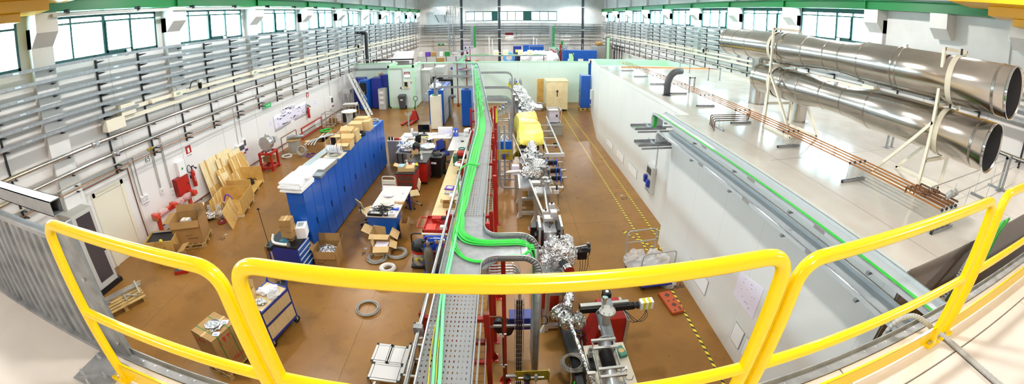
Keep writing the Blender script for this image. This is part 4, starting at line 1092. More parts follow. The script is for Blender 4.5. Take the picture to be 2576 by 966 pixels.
for z in(1.6,.9,.35):MB().cyl((-.1,4.0,z),(.0,4.0,z),.012).cyl((-.05,3.97,z-.03),(-.05,4.03,z-.03),.018).B('valve','steel',t,**W)
MB().tube([(-.05,4.0,.35),(-.03,3.98,.25),(-.01,3.97,.2),(.02,3.96,.14)],.016,8).B('hose_fitting','cable_white',t,**W)
# things fixed to the riser
t=T('filter_panel','olive panel with blue filter bowl and silver regulator on the riser tray','panel',(.36,3.7,.7))
MB().b2(.12,.62,3.82,3.835,.72,.95).b2(.605,.62,3.77,3.835,.72,.98).B('plate','olive',t,**W)
MB().lathe([(.03,-.1),(.045,-.08),(.045,.02),(.05,.03)],(.29,3.76,.8),n=14).B('filter_bowl','blue_dark',t,**W,**S)
MB().cyl((.29,3.76,.83),(.29,3.76,.9),.055,n=14).B('filter_head','black',t,**W,**S)
MB().lathe([(.03,-.06),(.03,.04),(.02,.08)],(.42,3.77,.84),n=12).B('regulator','steel',t,**W,**S)
for a,b in((.16,.24),(.34,.39),(.45,.54)):MB().cyl((a,3.77,.86),(b,3.77,.86),.014,n=8).B('fitting','white',t,**W)
MB().b2(-.02,.14,3.8,3.84,.82,.86).B('mounting_strut','galv',t,**W)
t=T('blue_controller','blue box with black reel clamped behind the riser tray','box',(.3,4.9,.9))
MB().b2(.05,.55,4.95,5.2,.7,.98).B('box','blue_dark',t,**W,bevel=.01)
MB().lathe([(.05,-.06),(.19,-.06),(.19,.06),(.05,.06)],(-.05,5.0,.75),(.4,1,.1),n=18).B('reel','black',t,**W,**S)
MB().b2(-.28,.5,4.86,4.9,.86,.9).B('mounting_strut','galv',t,**W)
MB().tube(spline([(.55,5.05,.9),(.68,5.02,.95),(.7,5.0,.8),(.55,5.0,.78)],6),.01).B('loop_cable','black',t,**W)
t=T('low_cable_tray','low steel tray with a bend of green cables at the bottom picture edge','cable tray',(.6,3.6,.62))
MB().b2(.4,1.0,3.0,3.62,.62,.626).B('tray_floor','perf',t,**W)
pr=fillet([(.4,4.1,.68),(.44,3.68,.68),(.95,3.68,.68),(1.0,4.1,.68)],.14,8)
m=MB()
for a,b in zip(pr,pr[1:]):m.quad(a-Vector((0,0,.07)),b-Vector((0,0,.07)),b,a)
m.B('curved_rail','galv',t,**W,thick=.004)
for k in range(5):MB().tube(spline([(.42,3.66-.03*k,.64),(.6,3.6-.035*k,.645),(.8,3.6-.035*k,.645),(.95,3.64-.05*k,.645),(1.02,3.8-.06*k,.65)],6),.011,7).B('green_cable','green_dark' if k%2 else 'green_cable',t,**W,smooth=60)
# side trays turning down towards the beamline and to the white cabinet
def side_tray(label,y,x0,x1,z,zb,w=.3,m='galv',cab=True,sag=False):
 s=1 if x1>x0 else-1
 t=T('side_tray',label,'cable tray',((x0+x1)/2,y,z))
 P=fillet([(x0,y,z),(x1,y,z),(x1,y,zb)],.3,8)
 for dy,nm in((-w/2,'near_rail'),(w/2,'far_rail')):
  q=MB()
  for a,b in zip(P,P[1:]):
   d=(b-a).normalized();n=Vector((-d.z*s,0,abs(d.x)))*.07;n=Vector((abs(n.x)*s,0,n.z));o=Vector((0,dy,0));q.quad(a+o,b+o,b+o+n,a+o+n)
  q.B(nm,m,t,**W,thick=.005)
 q=MB()
 for a,b in zip(P,P[1:]):o=Vector((0,w/2,0));q.quad(a-o,b-o,b+o,a+o)
 q.B('tray_floor',m,t,**W,thick=.004)
 if cab:
  for k in range(3):MB().tube([p+Vector((.02*s,-.08+.05*k,.02))for p in P],.014,6).B('green_cable','green_cable' if k else 'green_dark',t,**W)
 return t
side_tray('far side tray with green cables turning down right of the main tray',19.6,-1.15,.42,3.05,.4)
side_tray('second far side tray of black cables right of the main tray',18.6,-1.1,.4,2.45,.4,cab=False)
side_tray('third far side tray below two others right of the main tray',18.0,-1.05,.4,1.95,.4,cab=False)
side_tray('near side tray with green cables turning down to the beamline',13.5,-.6,.25,3.0,.6,.34)
side_tray('side tray with green cables turning down left onto the white cabinet',19.9,-1.6,-3.6,2.85,1.87,.3)
side_tray('lower side tray crossing left below the white cabinet tray',19.7,-1.6,-3.45,2.3,1.9,.25,cab=False)
t=T('far_cable_tray','cable tray with green cables crossing beyond the green wall','cable tray',(-3,30,TZ))
rails(t,[(-1.7,23.5),(-1.9,25.4),(-3.2,25.9),(-3.05,27.5),(-3.1,33)],.45,TZ,floor='galv')
for k in range(4):MB().tube(spline([(-1.75+.06*k,23.5,TZ+.04),(-1.95,25.5+.03*k,TZ+.04),(-3.1+.06*k,26.1,TZ+.04),(-3.05+.06*k,28,TZ+.04),(-3.1+.06*k,32.5,TZ+.04)],5),.02,6).B('green_cable','green_cable',t,**W)
t=T('long_side_tray','long straight side tray with green cables behind the green wall','cable tray',(1,30,TZ))
rails(t,[(-3.0,30),(3.4,30)],.35,2.95,floor='galv')
for k in range(3):MB().tube(spline([(-3+1.2*i,29.9+.06*k,3.0+.1*(i%2)*(k==1))for i in range(6)],4),.02,6).B('green_cable','green_cable',t,**W)
for k,(x,y)in enumerate(((-3.06,25.35),(-2.5,26.0),(-3.1,31.5),(-2.9,29.8),(.8,30.2),(3.2,30.2))):
 c_=dup(PROT,(x,y,0),None,['red post with flared foot in front of the green wall gap','second red post just behind the first by the green wall gap','red post far along the tray behind the green wall','red post under the left end of the long far tray','red post under the middle of the long far tray','red post under the right end of the long far tray'][k])
t=T('shelf_tray','stack of two low trays with coloured cables left of the far red posts','cable tray',(-2.9,26,2))
for z in(2.45,2.0):
 MB().b2(-3.15,-2.2,25.2,26.4,z,z+.01).b2(-3.15,-2.2,25.2,25.21,z,z+.07).B('tray','galv',t,**W)
 for k in range(3):MB().cyl((-3.1+.2*k,25.3,z+.04),(-2.6+.2*k,26.3,z+.04),.025,n=6).B('cable',('purple','red_orange','cable_white')[k],t,**W)
# ================================================================== LEFT FLOOR
def carton(name,label,cat,loc,d,rz=0,flaps=(),m='card',t_=.006,open_=True,group=None,marks=0,floor_z=0):
 """cardboard box: walls, floor, flaps (side, angle from horizontal outward)"""
 t=T(name,label,cat,loc,rz,group);w,l,h=d
 b=MB()
 b.b2(-w/2,w/2,-l/2,l/2,0,.01)
 for s in(-1,1):
  b.b2(s*w/2-t_/2,s*w/2+t_/2,-l/2,l/2,0,h).b2(-w/2,w/2,s*l/2-t_/2,s*l/2+t_/2,0,h)
 if not open_:b.b2(-w/2-t_/2,w/2+t_/2,-l/2-t_/2,l/2+t_/2,h-t_,h)
 b.B('body',m,t)
 for sd,ang,ln in flaps:
  c,s=math.cos(ang)*ln,math.sin(ang)*ln;f=MB()
  if sd in 'xX':
   k=1 if sd=='X' else-1;a=[(k*w/2,-l/2,h),(k*w/2,l/2,h),(k*(w/2+c),l/2-.01,h+s),(k*(w/2+c),-l/2+.01,h+s)]
  else:
   k=1 if sd=='Y' else-1;a=[(-w/2,k*l/2,h),(w/2,k*l/2,h),(w/2-.01,k*(l/2+c),h+s),(-w/2+.01,k*(l/2+c),h+s)]
  f.add(a,[(0,1,2,3)]).B('flap',m,t,thick=t_)
 if not open_:MB().b2(-.025,.025,-l/2-t_,l/2+t_,h,h+.001).B('tape','card_light',t)
 R=random.Random(int(abs(loc[0]*100)))
 for k in range(marks):
  x=-w/2+w*R.uniform(.1,.5);z=h*R.uniform(.15,.8);MB().b2(x,x+w*R.uniform(.1,.35),-l/2-t_/2-.002,-l/2-t_/2,z,z+.025).B('print','card_dark',t)
 return t
def pallet(label,loc,w,l,rz=0,m='wood_pallet'):
 t=T('pallet',label,'pallet',loc,rz)
 for i in range(6):x=-w/2+.05+(w-.1)*i/5;MB().b2(x-.045,x+.045,-l/2,l/2,.115,.137).B('deck_board',m,t)
 for y in(-l/2+.05,0,l/2-.05):
  MB().b2(-w/2,w/2,y-.05,y+.05,.094,.115).B('stringer',m,t)
  for x in(-w/2+.07,0,w/2-.07):MB().b2(x-.06,x+.06,y-.05,y+.05,.02,.094).B('block',m,t)
  MB().b2(-w/2,w/2,y-.05,y+.05,0,.02).B('bottom_board',m,t)
 return t
def profile(name,label,cat,a,b,w=.045,m='alu',group=None):
 t=T(name,label,cat,a,0,group);a,b=Vector(a),Vector(b);d=(b-a).normalized();e1,e2=perp(d)
 k=MB();k.bar(a,b,w*.8)
 for s1 in(-1,1):
  for s2 in(-1,1):o=e1*s1*w*.36+e2*s2*w*.36;k.bar(a+o,b+o,w*.28)
 k.B('profile',m,t,**W);return t
pallet('wooden pallet with aluminium profiles beside the grey electrical cabinet',(-9.2,4.6,0),.8,1.2,-.42)
A=-.42
def pl_(x,y,z):v=Matrix.Rotation(A,3,'Z')@Vector((x,y,0));return(-9.2+v.x,4.6+v.y,z)
for k,(a,b,lab)in enumerate((((-.33,-.75,.16),(-.33,.7,.16),'leftmost long aluminium profile on the pallet'),((-.26,-.7,.16),(-.26,.62,.16),'second long aluminium profile on the pallet'),((-.19,-.66,.16),(-.19,.66,.16),'third long aluminium profile on the pallet'),((-.38,.55,.21),(.3,.5,.21),'aluminium profile lying across the far end of the pallet'),((.0,.18,.16),(.25,.42,.16),'short aluminium profile at mid pallet'),((-.1,.12,.16),(.24,.12,.16),'second short aluminium profile at mid pallet'),((-.12,-.56,.16),(-.04,-.28,.16),'short aluminium profile standing out at the near pallet end'))):
 profile('aluminium_profile',lab,'profile',pl_(*a),pl_(*b),group='aluminium profiles on the pallet')
t=T('tool_case','flat red case with two white labels on the floor','case',(-8.5,6.33,0),.55)
MB().b2(-.2,.2,-.15,.15,0,.1).B('case','red',t,bevel=.01);MB().b2(-.19,.19,-.14,.14,.1,.106).B('lid_pad','dark_grey',t)
for x in(-.05,.06):MB().b2(x,x+.06,-.08,-.03,.106,.108).B('label','paper',t)
c=carton('carton','small open carton with white stickers in front of the black lined crate','box',(-9.08,6.65,0),(.6,.5,.42),.35,(('X',.2,.22),),marks=2)
MB().b2(-.25,-.02,-.258,-.254,.2,.36).B('sticker','paper',c)
t=T('foam_crate','low wooden crate with black foam inside behind the tall carton','crate',(-9.75,6.95,0),.45)
b=MB().b2(-.45,.45,-.35,.35,0,.02)
for s in(-1,1):b.b2(s*.45-.01,s*.45+.01,-.35,.35,0,.55).b2(-.45,.45,s*.35-.01,s*.35+.01,0,.55)
b.B('shell','ply',t);MB().b2(-.43,.43,-.33,.33,.02,.5).B('foam','black',t)
for y in(-.2,.1):MB().b2(-.46,-.45,y,y+.08,0,.55).B('batten','ply_pale',t)
MB().blob((.1,-.3,.55),(.12,.1,.1),3).B('tag','cable_yellow',t)
for k in range(2):MB().cyl((-.4,-.34+.64*k,.53),(.4,-.34+.64*k,.53),.02,n=8).B('rod','steel',t)
pallet('small pallet under the tall open carton',(-9.25,7.75,0),1.0,.85,.45)
t=carton('tall_carton','tall open carton with raised flaps standing on a small pallet','box',(-9.25,7.75,.14),(.95,.75,.72),.45,(('x',-.1,.24),('Y',1.35,.2),('y',-1.2,.2),('X',1.2,.16)),marks=5)
t2=carton('small_carton','small white box lying inside the tall open carton','box',(-9.3,7.7,.6),(.28,.2,.18),.3,(),'white',open_=False)
for k in range(2):MB().cyl((.2+.12*k,.3,.3),(.2+.12*k,.28,.95),.012,n=6).B('rod','steel',t)
def wrapped_frame(label,loc,rz):
 t=T('wrapped_frame',label,'machine frame',loc,rz)
 MB().bar((0,-.95,.74),(0,.95,.74),.14).B('beam','red_orange',t,bevel=.01)
 for y in(-.85,.7):
  MB().bar((.0,y,.7),(-.05,y,.0),.12).B('leg','red_orange',t,bevel=.01);MB().bar((-.2,y,.05),(.3,y,.05),.1).B('foot','red_orange',t)
 for y in(-.95,-.1,.9):MB().bar((-.1,y,.8),(.32,y-.12,.86),.13).B('arm','red_orange',t,bevel=.01)
 for y in(-.98,.95):MB().b2(-.09,.09,y-.05,y+.05,.65,.84).B('end_cap','card',t)
 for y in(-.6,.2,.6):MB().blob((0,y,.75),(.24,.5,.24),int(y*10)+50,.2).B('plastic_wrap','plastic_film',t)
wrapped_frame('red steel frame wrapped in clear film along the left wall',(-10.55,8.5,0),0)
t=T('bucket','white lidded bucket against the left wall behind the tall carton','bucket',(-10.3,9.35,0))
MB().lathe([(.14,0),(.17,.32),(.18,.33),(.18,.38),(.01,.39)],n=18).B('bucket','white',t,**S);MB().lathe([(.12,.385),(.13,.392),(.01,.393)],n=18).B('lid_ring','rust',t,**S)
junk=[((-9.75,9.15),.34,'foil','crumpled silver bag on the floor in front of the plywood crate'),((-9.9,9.6),.4,'plastic_film','clear plastic bag leaning on the plywood crate'),((-9.4,9.35),.3,'foil','small silver bundle beside the red lid'),((-9.55,9.75),.3,'plastic_film','crumpled clear film in the plywood crate mouth')]
for k,((x,y),s_,m,lab)in enumerate(junk):
 t=T('plastic_bag',lab,'bag',(x,y,0));MB().blob((0,0,s_*.38),(s_*1.4,s_*1.1,s_*.8),60+k,.35,flat=.9).B('bag',m,t)
for k in range(2):
 t=T('paint_tin','%s small silver tin on the floor near the red lid'%['left','right'][k],'tin',(-9.3+.16*k,9.2+.05*k,0))
 MB().lathe([(.05,0),(.055,.005),(.055,.13),(.05,.135),(.01,.135)],n=14).B('tin','steel',t,**S);MB().lathe([(.045,.136),(.045,.14),(.005,.141)],n=14).B('lid','steel',t)
t=T('red_dish','round red lid lying on the floor at the plywood crate','lid',(-9.1,9.02,0));MB().lathe([(.01,0),(.15,0),(.16,.03),(.13,.04),(.12,.02),(.01,.02)],n=20).B('dish','red_dark',t,**S);MB().lathe([(.03,.02),(.05,.05),(.01,.06)],n=12).B('hub','grey',t)
t=T('cardboard_scrap','folded cardboard pieces in front of the plywood crate','cardboard',(-9.35,9.6,0))
for k in range(4):MB().box((.1*k-.15,.05*k,.22),(.02,.3,.36),.6+.5*k,None).B('sheet','card_light',t)
t=T('ribbon','purple ribbon hanging over the crate wall','ribbon',(-9.5,9.9,.3));MB().tube(spline([(-.1,0,0),(0,.05,.22),(.12,.1,.18),(.2,.12,.05)],6),.03,6).B('ribbon','purple',t)
def crate_walls(t,w,l,h,walls,base=.12,m='ply',slats=True):
 MB().b2(-w/2,w/2,-l/2,l/2,base-.03,base).B('base_board',m,t)
 for s in(-1,0,1):MB().b2(-w/2,w/2,s*(l/2-.05)-.05,s*(l/2-.05)+.05,0,base-.03).B('skid','ply_pale',t)
 for wl in walls:
  if wl in 'xX':s=-1 if wl=='x' else 1;MB().b2(s*w/2-.009,s*w/2+.009,-l/2,l/2,base,h).B('side_panel',m,t)
  else:s=-1 if wl=='y' else 1;MB().b2(-w/2,w/2,s*l/2-.009,s*l/2+.009,base,h).B('end_panel',m,t)
 if slats:
  for k in range(3):
   y=-l/2+l*(k+1)/4
   if 'x' in walls:MB().b2(-w/2+.009,-w/2+.03,y-.03,y+.03,base,h).B('batten','ply_pale',t)
t=T('plywood_crate','open plywood crate with bags in its mouth nearest the cartons','crate',(-9.25,9.95,0),.3)
crate_walls(t,1.15,1.25,.62,'xXY')
t=T('crate_lid','plywood lid with pale battens leaning on the open crate','panel',(-8.62,9.22,0),.42)
l=MB().hexa([(-.02,-.58,0),(.0,-.58,0),(0,.58,0),(-.02,.58,0),(-.22,-.58,.62),(-.2,-.58,.62),(-.2,.58,.62),(-.22,.58,.62)]).B('board','ply',t)
for y in(.0,.33):
 for d in(0,.08):MB().hexa([(.0,y+d,0.02),(.012,y+d,0.02),(.012,y+d+.03,0.02),(0,y+d+.03,0.02),(-.2,y+d,.62),(-.188,y+d,.62),(-.188,y+d+.03,.62),(-.2,y+d+.03,.62)]).B('batten','ply_pale',t)
t=T('plywood_crate','half open plywood crate on a pallet holding a black bundle','crate',(-9.8,11.55,0),.28)
crate_walls(t,1.0,1.35,.68,'xyY')
t=T('black_bundle','crumpled black bundle in the half open plywood crate','bundle',(-9.75,11.75,.12));MB().blob((0,0,.13),(.34,.3,.28),8,.45,flat=.8).B('bundle','black',t);MB().tube(spline([(.1,0,.2),(.22,.06,.24),(.3,.05,.2)],4),.018).B('strap','black',t)
t=T('round_mat','pale round disc lying in the half open crate','disc',(-9.6,11.25,.12));MB().lathe([(.005,0),(.16,0),(.16,.006),(.005,.006)],n=24).B('disc','beige',t)
# plywood sheets leaning on the wall
shp=[(-10.57,11.3,1.9,1.45,.28,'ply_pale','largest pale plywood sheet leaning nearest the left wall'),(-10.52,11.0,1.2,1.02,.3,'ply','plywood sheet at the left end of the leaning stack'),(-10.44,11.9,1.55,1.3,.3,'ply_pale','long pale plywood sheet in the middle of the leaning stack'),(-10.34,11.35,.9,.95,.3,'ply','short plywood board in front of the leaning stack'),(-10.24,12.15,1.0,1.15,.34,'ply','honey coloured plywood sheet foremost in the leaning stack'),(-10.2,11.1,.55,.8,.3,'ply_pale','small pale board at the near foot of the leaning stack'),(-10.54,12.75,.6,.6,.2,'ply_pale','small pale board at the right end of the leaning stack')]
for x,y,w,h,ln,m,lab in shp:
 t=T('plywood_sheet',lab,'panel',(x,y,0))
 MB().hexa([(-.009,-w/2,0),(.009,-w/2,0),(.009,w/2,0),(-.009,w/2,0),(-.009-ln,-w/2,h),(.009-ln,-w/2,h),(.009-ln,w/2,h),(-.009-ln,w/2,h)]).B('sheet',m,t)
 for k in(0,1)if w>.8 else(0,):
  y0=-w*.36+k*w*.35;MB().hexa([(.009,y0,.02),(.03,y0,.02),(.03,y0+.06,.02),(.009,y0+.06,.02),(.009-ln,y0,h),(.03-ln,y0,h),(.03-ln,y0+.06,h),(.009-ln,y0+.06,h)]).B('batten','ply_pale' if m=='ply' else 'ply',t)
# red stand with a vacuum chamber
def stand(t,w,l,h,b,m):
 for sx in(-1,1):
  for sy in(-1,1):
   MB().b2(sx*w/2-b/2,sx*w/2+b/2,sy*l/2-b/2,sy*l/2+b/2,.03,h).B('leg',m,t)
   MB().b2(sx*w/2-b,sx*w/2+b,sy*l/2-b,sy*l/2+b,0,.03).B('foot',m,t)
 for z in(h-b/2,.12):
  for s in(-1,1):
   MB().b2(-w/2,w/2,s*l/2-b/2,s*l/2+b/2,z-b/2,z+b/2).B('rail',m,t);MB().b2(s*w/2-b/2,s*w/2+b/2,-l/2,l/2,z-b/2,z+b/2).B('rail',m,t)
t=T('machine_stand','red steel stand carrying a round steel chamber by the left wall','stand',(-10.1,13.8,0),.12)
stand(t,.55,.62,.78,.085,'red');MB().b2(-.2,.2,-.2,.2,.35,.55).B('pump_box','card_dark',t)
t=T('vacuum_chamber','round steel vacuum chamber standing on the red stand','chamber',(-10.1,13.8,.78),.12)
MB().lathe([(.02,-.16),(.3,-.16),(.3,-.12),(.27,-.12),(.27,.12),(.3,.12),(.3,.16),(.02,.16)],(0,0,.36),(.15,1,0),n=32).B('drum','steel',t,**S)
MB().b2(-.14,.14,-.14,.14,0,.1).cyl((0,0,.1),(0,0,.2),.06).B('base','galv',t)
for k in range(8):
 a=2*PI*k/8;MB().cyl((.29*math.cos(a),-.2,.36+.29*math.sin(a)),(.29*math.cos(a),.2,.36+.29*math.sin(a)),.015,n=6).B('bolt','chrome',t)
for z in(.3,.4,.48):MB().cyl((.05,.14,z),(.22,.38,z),.035,n=12).cyl((.2,.36,z),(.22,.39,z),.055,n=12).B('port','chrome',t,**S)
MB().b2(.12,.32,.3,.5,.32,.55).B('instrument','light_grey',t,bevel=.01);MB().cyl((0,0,.66),(0,0,.76),.02).B('top_port','chrome',t)
# cable drums, coils, wall frames
def drum(label,x,y,r,rc,h,m1,m2,tilt=0,top=None,z=0):
 t=T('cable_drum',label,'cable drum',(x,y,z))
 for zz in(0,h-.03):MB().lathe([(.02,0),(r,0),(r,.03),(.02,.03)],(0,0,zz),n=24).B('flange',m1,t)
 MB().lathe([(rc,.03),(rc*1.04,h*.3),(rc,h*.6),(rc*1.02,h-.03)],n=24).B('wound_cable',m2,t,**S)
 return t
t=drum('large wooden drum wound with grey cable under loose silver ducts',-10.0,15.9,.36,.29,.66,'wood_pallet','cable_grey')
for k in range(3):
 d=T('flexible_duct','%s silver flexible duct lying on the large cable drum'%['left','middle','right'][k],'duct',(-10.0+.12*k,15.9,.66));P=spline([(-.25,-.2+.1*k,.08),(0,-.05,.14),(.2,.1+.06*k,.09)],6)
 MB().tube(P,[.07+.008*(i%2)for i in range(len(P))],10).B('duct','galv',d)
drum('small wooden drum wound with brown cable beside the large drum',-9.45,16.35,.16,.1,.42,'ply_pale','card_dark')
def coil(label,x,y,r,th,m,turns=5,z=0,tilt=None,name='cable_coil',cat='cable coil',seed=1,flat=1.0):
 t=T(name,label,cat,(x,y,z));R=random.Random(seed)
 P=[];tr=[(r*R.uniform(.72,1.12),r*R.uniform(-.14,.14),r*R.uniform(-.14,.14),th*R.uniform(1,4.5))for _ in range(turns+2)]
 for i in range(turns*16+1):
  a=2*PI*i/16;f=i%16/16;q=[u+(v-u)*f for u,v in zip(tr[i//16],tr[i//16+1])]
  p=Vector((q[0]*math.cos(a)+q[1],q[0]*flat*math.sin(a)+q[2],q[3]))
  if tilt:p=Matrix.Rotation(tilt[0],3,'X')@Matrix.Rotation(tilt[1],3,'Y')@p+Vector((0,0,r*abs(math.sin(tilt[0]))+r*abs(math.sin(tilt[1]))))
  P.append(p)
 MB().tube(P,th,6).B('coil',m,t,smooth=60);return t
coil('black and grey coil standing upright beside the large drum',-9.3,15.35,.22,.03,'cable_grey',6,tilt=(1.2,.3))
coil('white hose coil lying on the floor left of the large drum',-10.05,15.2,.26,.02,'cable_white',4)
coil('purple hose ring on the floor in front of the open wooden box',-8.85,15.42,.3,.018,'purple',2)
coil('green hose coil on the floor before the red wall frame',-9.95,19.4,.35,.02,'green_cable',5)
t=T('wall_frame','red rectangular pipe frame standing along the left wall','frame',(-10.6,19,0))
for a,b in(((-.0,-1.2,.62),(0,1.25,.62)),((0,-1.2,.1),(0,1.25,.1)),((0,-1.2,0),(0,-1.2,.62)),((0,1.25,0),(0,1.25,.62))):MB().bar(a,b,.06).B('tube','red',t)
MB().bar((.05,-1.1,.3),(.05,1.0,.36),.05).B('grey_bar','grey_metal',t)
MB().blob((.08,.6,.42),(.1,.7,.4),77,.3).B('plastic_wrap','plastic_film',t)
t=T('wall_frame','small brown pipe frame behind the large cable drum','frame',(-10.65,16.6,0))
MB().tube(fillet([(0,-.8,.0),(0,-.8,.72),(0,.7,.72),(0,.7,.0)],.06),.022,8).B('tube','rust',t)
t=T('open_wooden_box','open cardboard box on a pallet filled with silver pipes','box',(-8.7,16.1,.14),.05)
b=MB().b2(-.4,.4,-.45,.45,0,.02)
for s in(-1,1):b.b2(s*.4-.01,s*.4+.01,-.45,.45,0,.45).b2(-.4,.4,s*.45-.01,s*.45+.01,0,.45)
b.B('body','card',t)
pallet('pallet under the open box of silver pipes',(-8.7,16.1,0),.85,.95,.05)
for k in range(4):
 d=T('flexible_pipe','%s silver pipe sticking out of the open box'%['first','second','third','fourth'][k],'pipe',(-8.9+.12*k,16,.5));P=spline([(-.3+.05*k,-.5,.0),(-.1,-.1,.1+.03*k),(.12,.3,.12+.02*k),(.2+.12*k,.7,.2)],6)
 MB().tube(P,.035,10).B('pipe','steel',d,smooth=60)
for k in range(3):
 d=T('timber_offcut','%s split timber offcut in the open box'%['left','middle','right'][k],'timber',(-8.95+.1*k,16.3,.5));MB().bar((0,-.3,0),(.1,.35,.1+.04*k),.06).B('stick','card_dark',d)
t=T('long_box','long open cardboard crate with black side behind the open pipe box','box',(-8.35,17.3,0),.08)
b=MB().b2(-.45,.45,-.75,.75,0,.02).use('card')
b=MB().use('card').b2(-.45,.45,-.75,.75,0,.02)
for s in(-1,1):b.use('card' if s<0 else 'black').b2(s*.45-.01,s*.45+.01,-.75,.75,0,.55);b.use('card' if s>0 else 'black').b2(-.45,.45,s*.75-.01,s*.75+.01,0,.55)
b.B('body',None,t);MB().b2(-.44,.44,-.74,.74,.3,.31).B('inner_sheet','card_light',t)
def tube_frame_trolley(label,x,y,w,l,h,rz,m='alu',shelf=True):
 t=T('frame_trolley',label,'trolley',(x,y,0),rz)
 for sx in(-1,1):
  for sy in(-1,1):
   MB().b2(sx*w/2-.02,sx*w/2+.02,sy*l/2-.02,sy*l/2+.02,.08,h).B('post',m,t)
   MB().cyl((sx*w/2-.015,sy*l/2,.04),(sx*w/2+.015,sy*l/2,.04),.04,n=12).B('caster','black',t)
 for z in(.15,h):
  for s in(-1,1):
   MB().b2(-w/2,w/2,s*l/2-.02,s*l/2+.02,z-.02,z+.02).B('rail',m,t);MB().b2(s*w/2-.02,s*w/2+.02,-l/2,l/2,z-.02,z+.02).B('rail',m,t)
 return t
tube_frame_trolley('bare aluminium frame trolley by the red wall frame',-10.1,20.2,.6,.6,.88,.1)
t=T('plastic_bag','large clear plastic bag behind the bare frame trolley','bag',(-9.7,21.2,0));MB().blob((0,0,.3),(.9,.8,.65),31,.3,flat=.9).B('bag','plastic_film',t)
t=T('carton','brown box wrapped in film behind the bare frame trolley','box',(-10.1,20.95,0));MB().b2(-.25,.25,-.2,.2,0,.4).B('body','card_dark',t)
t=tube_frame_trolley('aluminium trolley carrying white tubes by the stair ladder',-9.6,22.5,.9,.5,.8,0)
for k in range(3):
 d=T('white_tube','%s white vacuum tube lying on the aluminium trolley'%['front','middle','rear'][k],'tube',(-9.6,22.35+.14*k,.87));MB().cyl((-.45,0,0),(.45,0,.03),.05,n=12).cyl((.38,0,.02),(.44,0,.03),.08,n=12).B('tube','cable_white',d,**S)
t=T('black_panel_stand','black fabric panel on a thin folding stand before the stair ladder','stand',(-8.75,20.1,0),.1)
MB().b2(-.38,.38,-.05,.05,.35,1.05).B('panel','black',t,bevel=.02)
MB().tube(fillet([(-.45,0,.15),(-.45,0,1.08),(.3,0,1.08)],.1),.012).B('tube_frame','dark_metal',t)
for s in(-1,1):MB().tube([(.0,0,.4),(.15*s,-.3*s,0)],.012).B('leg','dark_metal',t)
# stair ladder, blue cabinets, filing cabinet against the far left corner
t=T('stair_ladder','aluminium platform stair ladder in front of the dark blue cabinets','ladder',(-9.3,23.8,0))
TOPZ=2.6
for s in(-1,1):
 MB().bar((.9,-1.0+.25*s,.02),(-.75,.0+.25*s,TOPZ),.05,.16,up=(.5,.8,.3)).B('stringer','alu',t)
for k in range(8):
 f=(k+.6)/8.5;x,y,z=.9-1.65*f,-1.0+1.0*f,TOPZ*f;MB().box((x,y,z),(.14,.5,.03),.0).B('step','alu',t)
MB().b2(-1.2,-.7,-.3,.3,1.35,1.6).B('platform_box','alu',t)
for x,y in((-1.2,-.3),(-1.2,.3),(-.85,.3),(-.85,-.3)):MB().bar((x,y,0),(x+.05,y,TOPZ-.1),.045).B('prop','alu',t)
for s in(-1,1):MB().bar((-1.2,.3*s,.2),(-.85,.3*s,1.3),.03).B('brace','alu',t)
MB().tube(fillet([(-.75,.28,TOPZ),(-.5,.28,TOPZ+.1),(-.5,.28,TOPZ-.35),(.55,-.5,.95)],.08),.018,8).B('handrail','alu',t,smooth=60)
for f in(.4,.65,.85):MB().bar((.9-1.65*f,-1+f+.25,TOPZ*f),(.95-1.6*f,-.95+f+.3,TOPZ*f+.4),.022).B('handrail_post','alu',t)
MB().b2(-1.3,.4,-.7,-.66,0,.06).B('ground_bar','alu',t)
def tall_cabinet(name,label,loc,w,l,h,m,rz=0,doors='y',handles=True,window=False,group=None,nd=1):
 t=T(name,label,'cabinet',loc,rz,group)
 MB().b2(-w/2,w/2,-l/2,l/2,.06,h).B('body',m,t,bevel=.006);MB().b2(-w/2+.03,w/2-.03,-l/2+.03,l/2-.03,0,.06).B('plinth','black',t)
 dw=w/nd if doors in 'yY' else l/nd
 for k in range(nd):
  if doors in 'yY':
   s=-1 if doors=='y' else 1;y=s*l/2;d=MB().b2(-w/2+dw*k+.006,-w/2+dw*(k+1)-.006,y,y+s*.015,.08,h-.02).B('door',m,t,bevel=.004)
   if window:MB().b2(-w/2+dw*k+.08,-w/2+dw*(k+1)-.08,y+s*.015,y+s*.02,h*.55,h-.15).B('window','black',d)
   if handles:x=-w/2+dw*(k+1)-.07;MB().b2(x-.015,x+.015,y+s*.015,y+s*.03,h*.5-.09,h*.5+.09).B('handle','black',d)
  else:
   s=-1 if doors=='x' else 1;x=s*w/2;d=MB().b2(x,x+s*.015,-l/2+dw*k+.006,-l/2+dw*(k+1)-.006,.08,h-.02).B('door',m,t,bevel=.004)
   if handles and k==0:y=-l/2+dw*(k+1)-.06;MB().b2(x+s*.015,x+s*.03,y-.015,y+.015,h*.5-.09,h*.5+.09).B('handle','black',d)
 return t
for k,(x,y,w,h,wd,lab)in enumerate(((-9.95,25.4,.8,2.1,False,'dark blue cabinet farthest left behind the stair ladder'),(-9.35,24.75,.62,2.05,True,'dark blue cabinet with dark window directly behind the stair'),(-8.62,25.3,.7,2.1,False,'dark blue open cabinet right of the windowed one'))):
 tall_cabinet('blue_cabinet',lab,(x,y,0),w,.8,h,'blue_dark' if k!=1 else 'blue',0,'y',window=wd)
t=tall_cabinet('blue_cabinet','blue cabinet framed by timber boards behind the filing cabinet',(-8.05,25.6,0),.72,.6,2.25,'blue_dark')
for x in(-.42,.42):MB().b2(x-.04,x+.04,-.33,.33,.05,2.35).B('timber_board','card',t)
t=T('filing_cabinet','grey four drawer filing cabinet against the green room','cabinet',(-8.15,24.85,0))
MB().b2(-.25,.25,-.3,.3,0,1.42).B('body','grey_metal',t,bevel=.006)
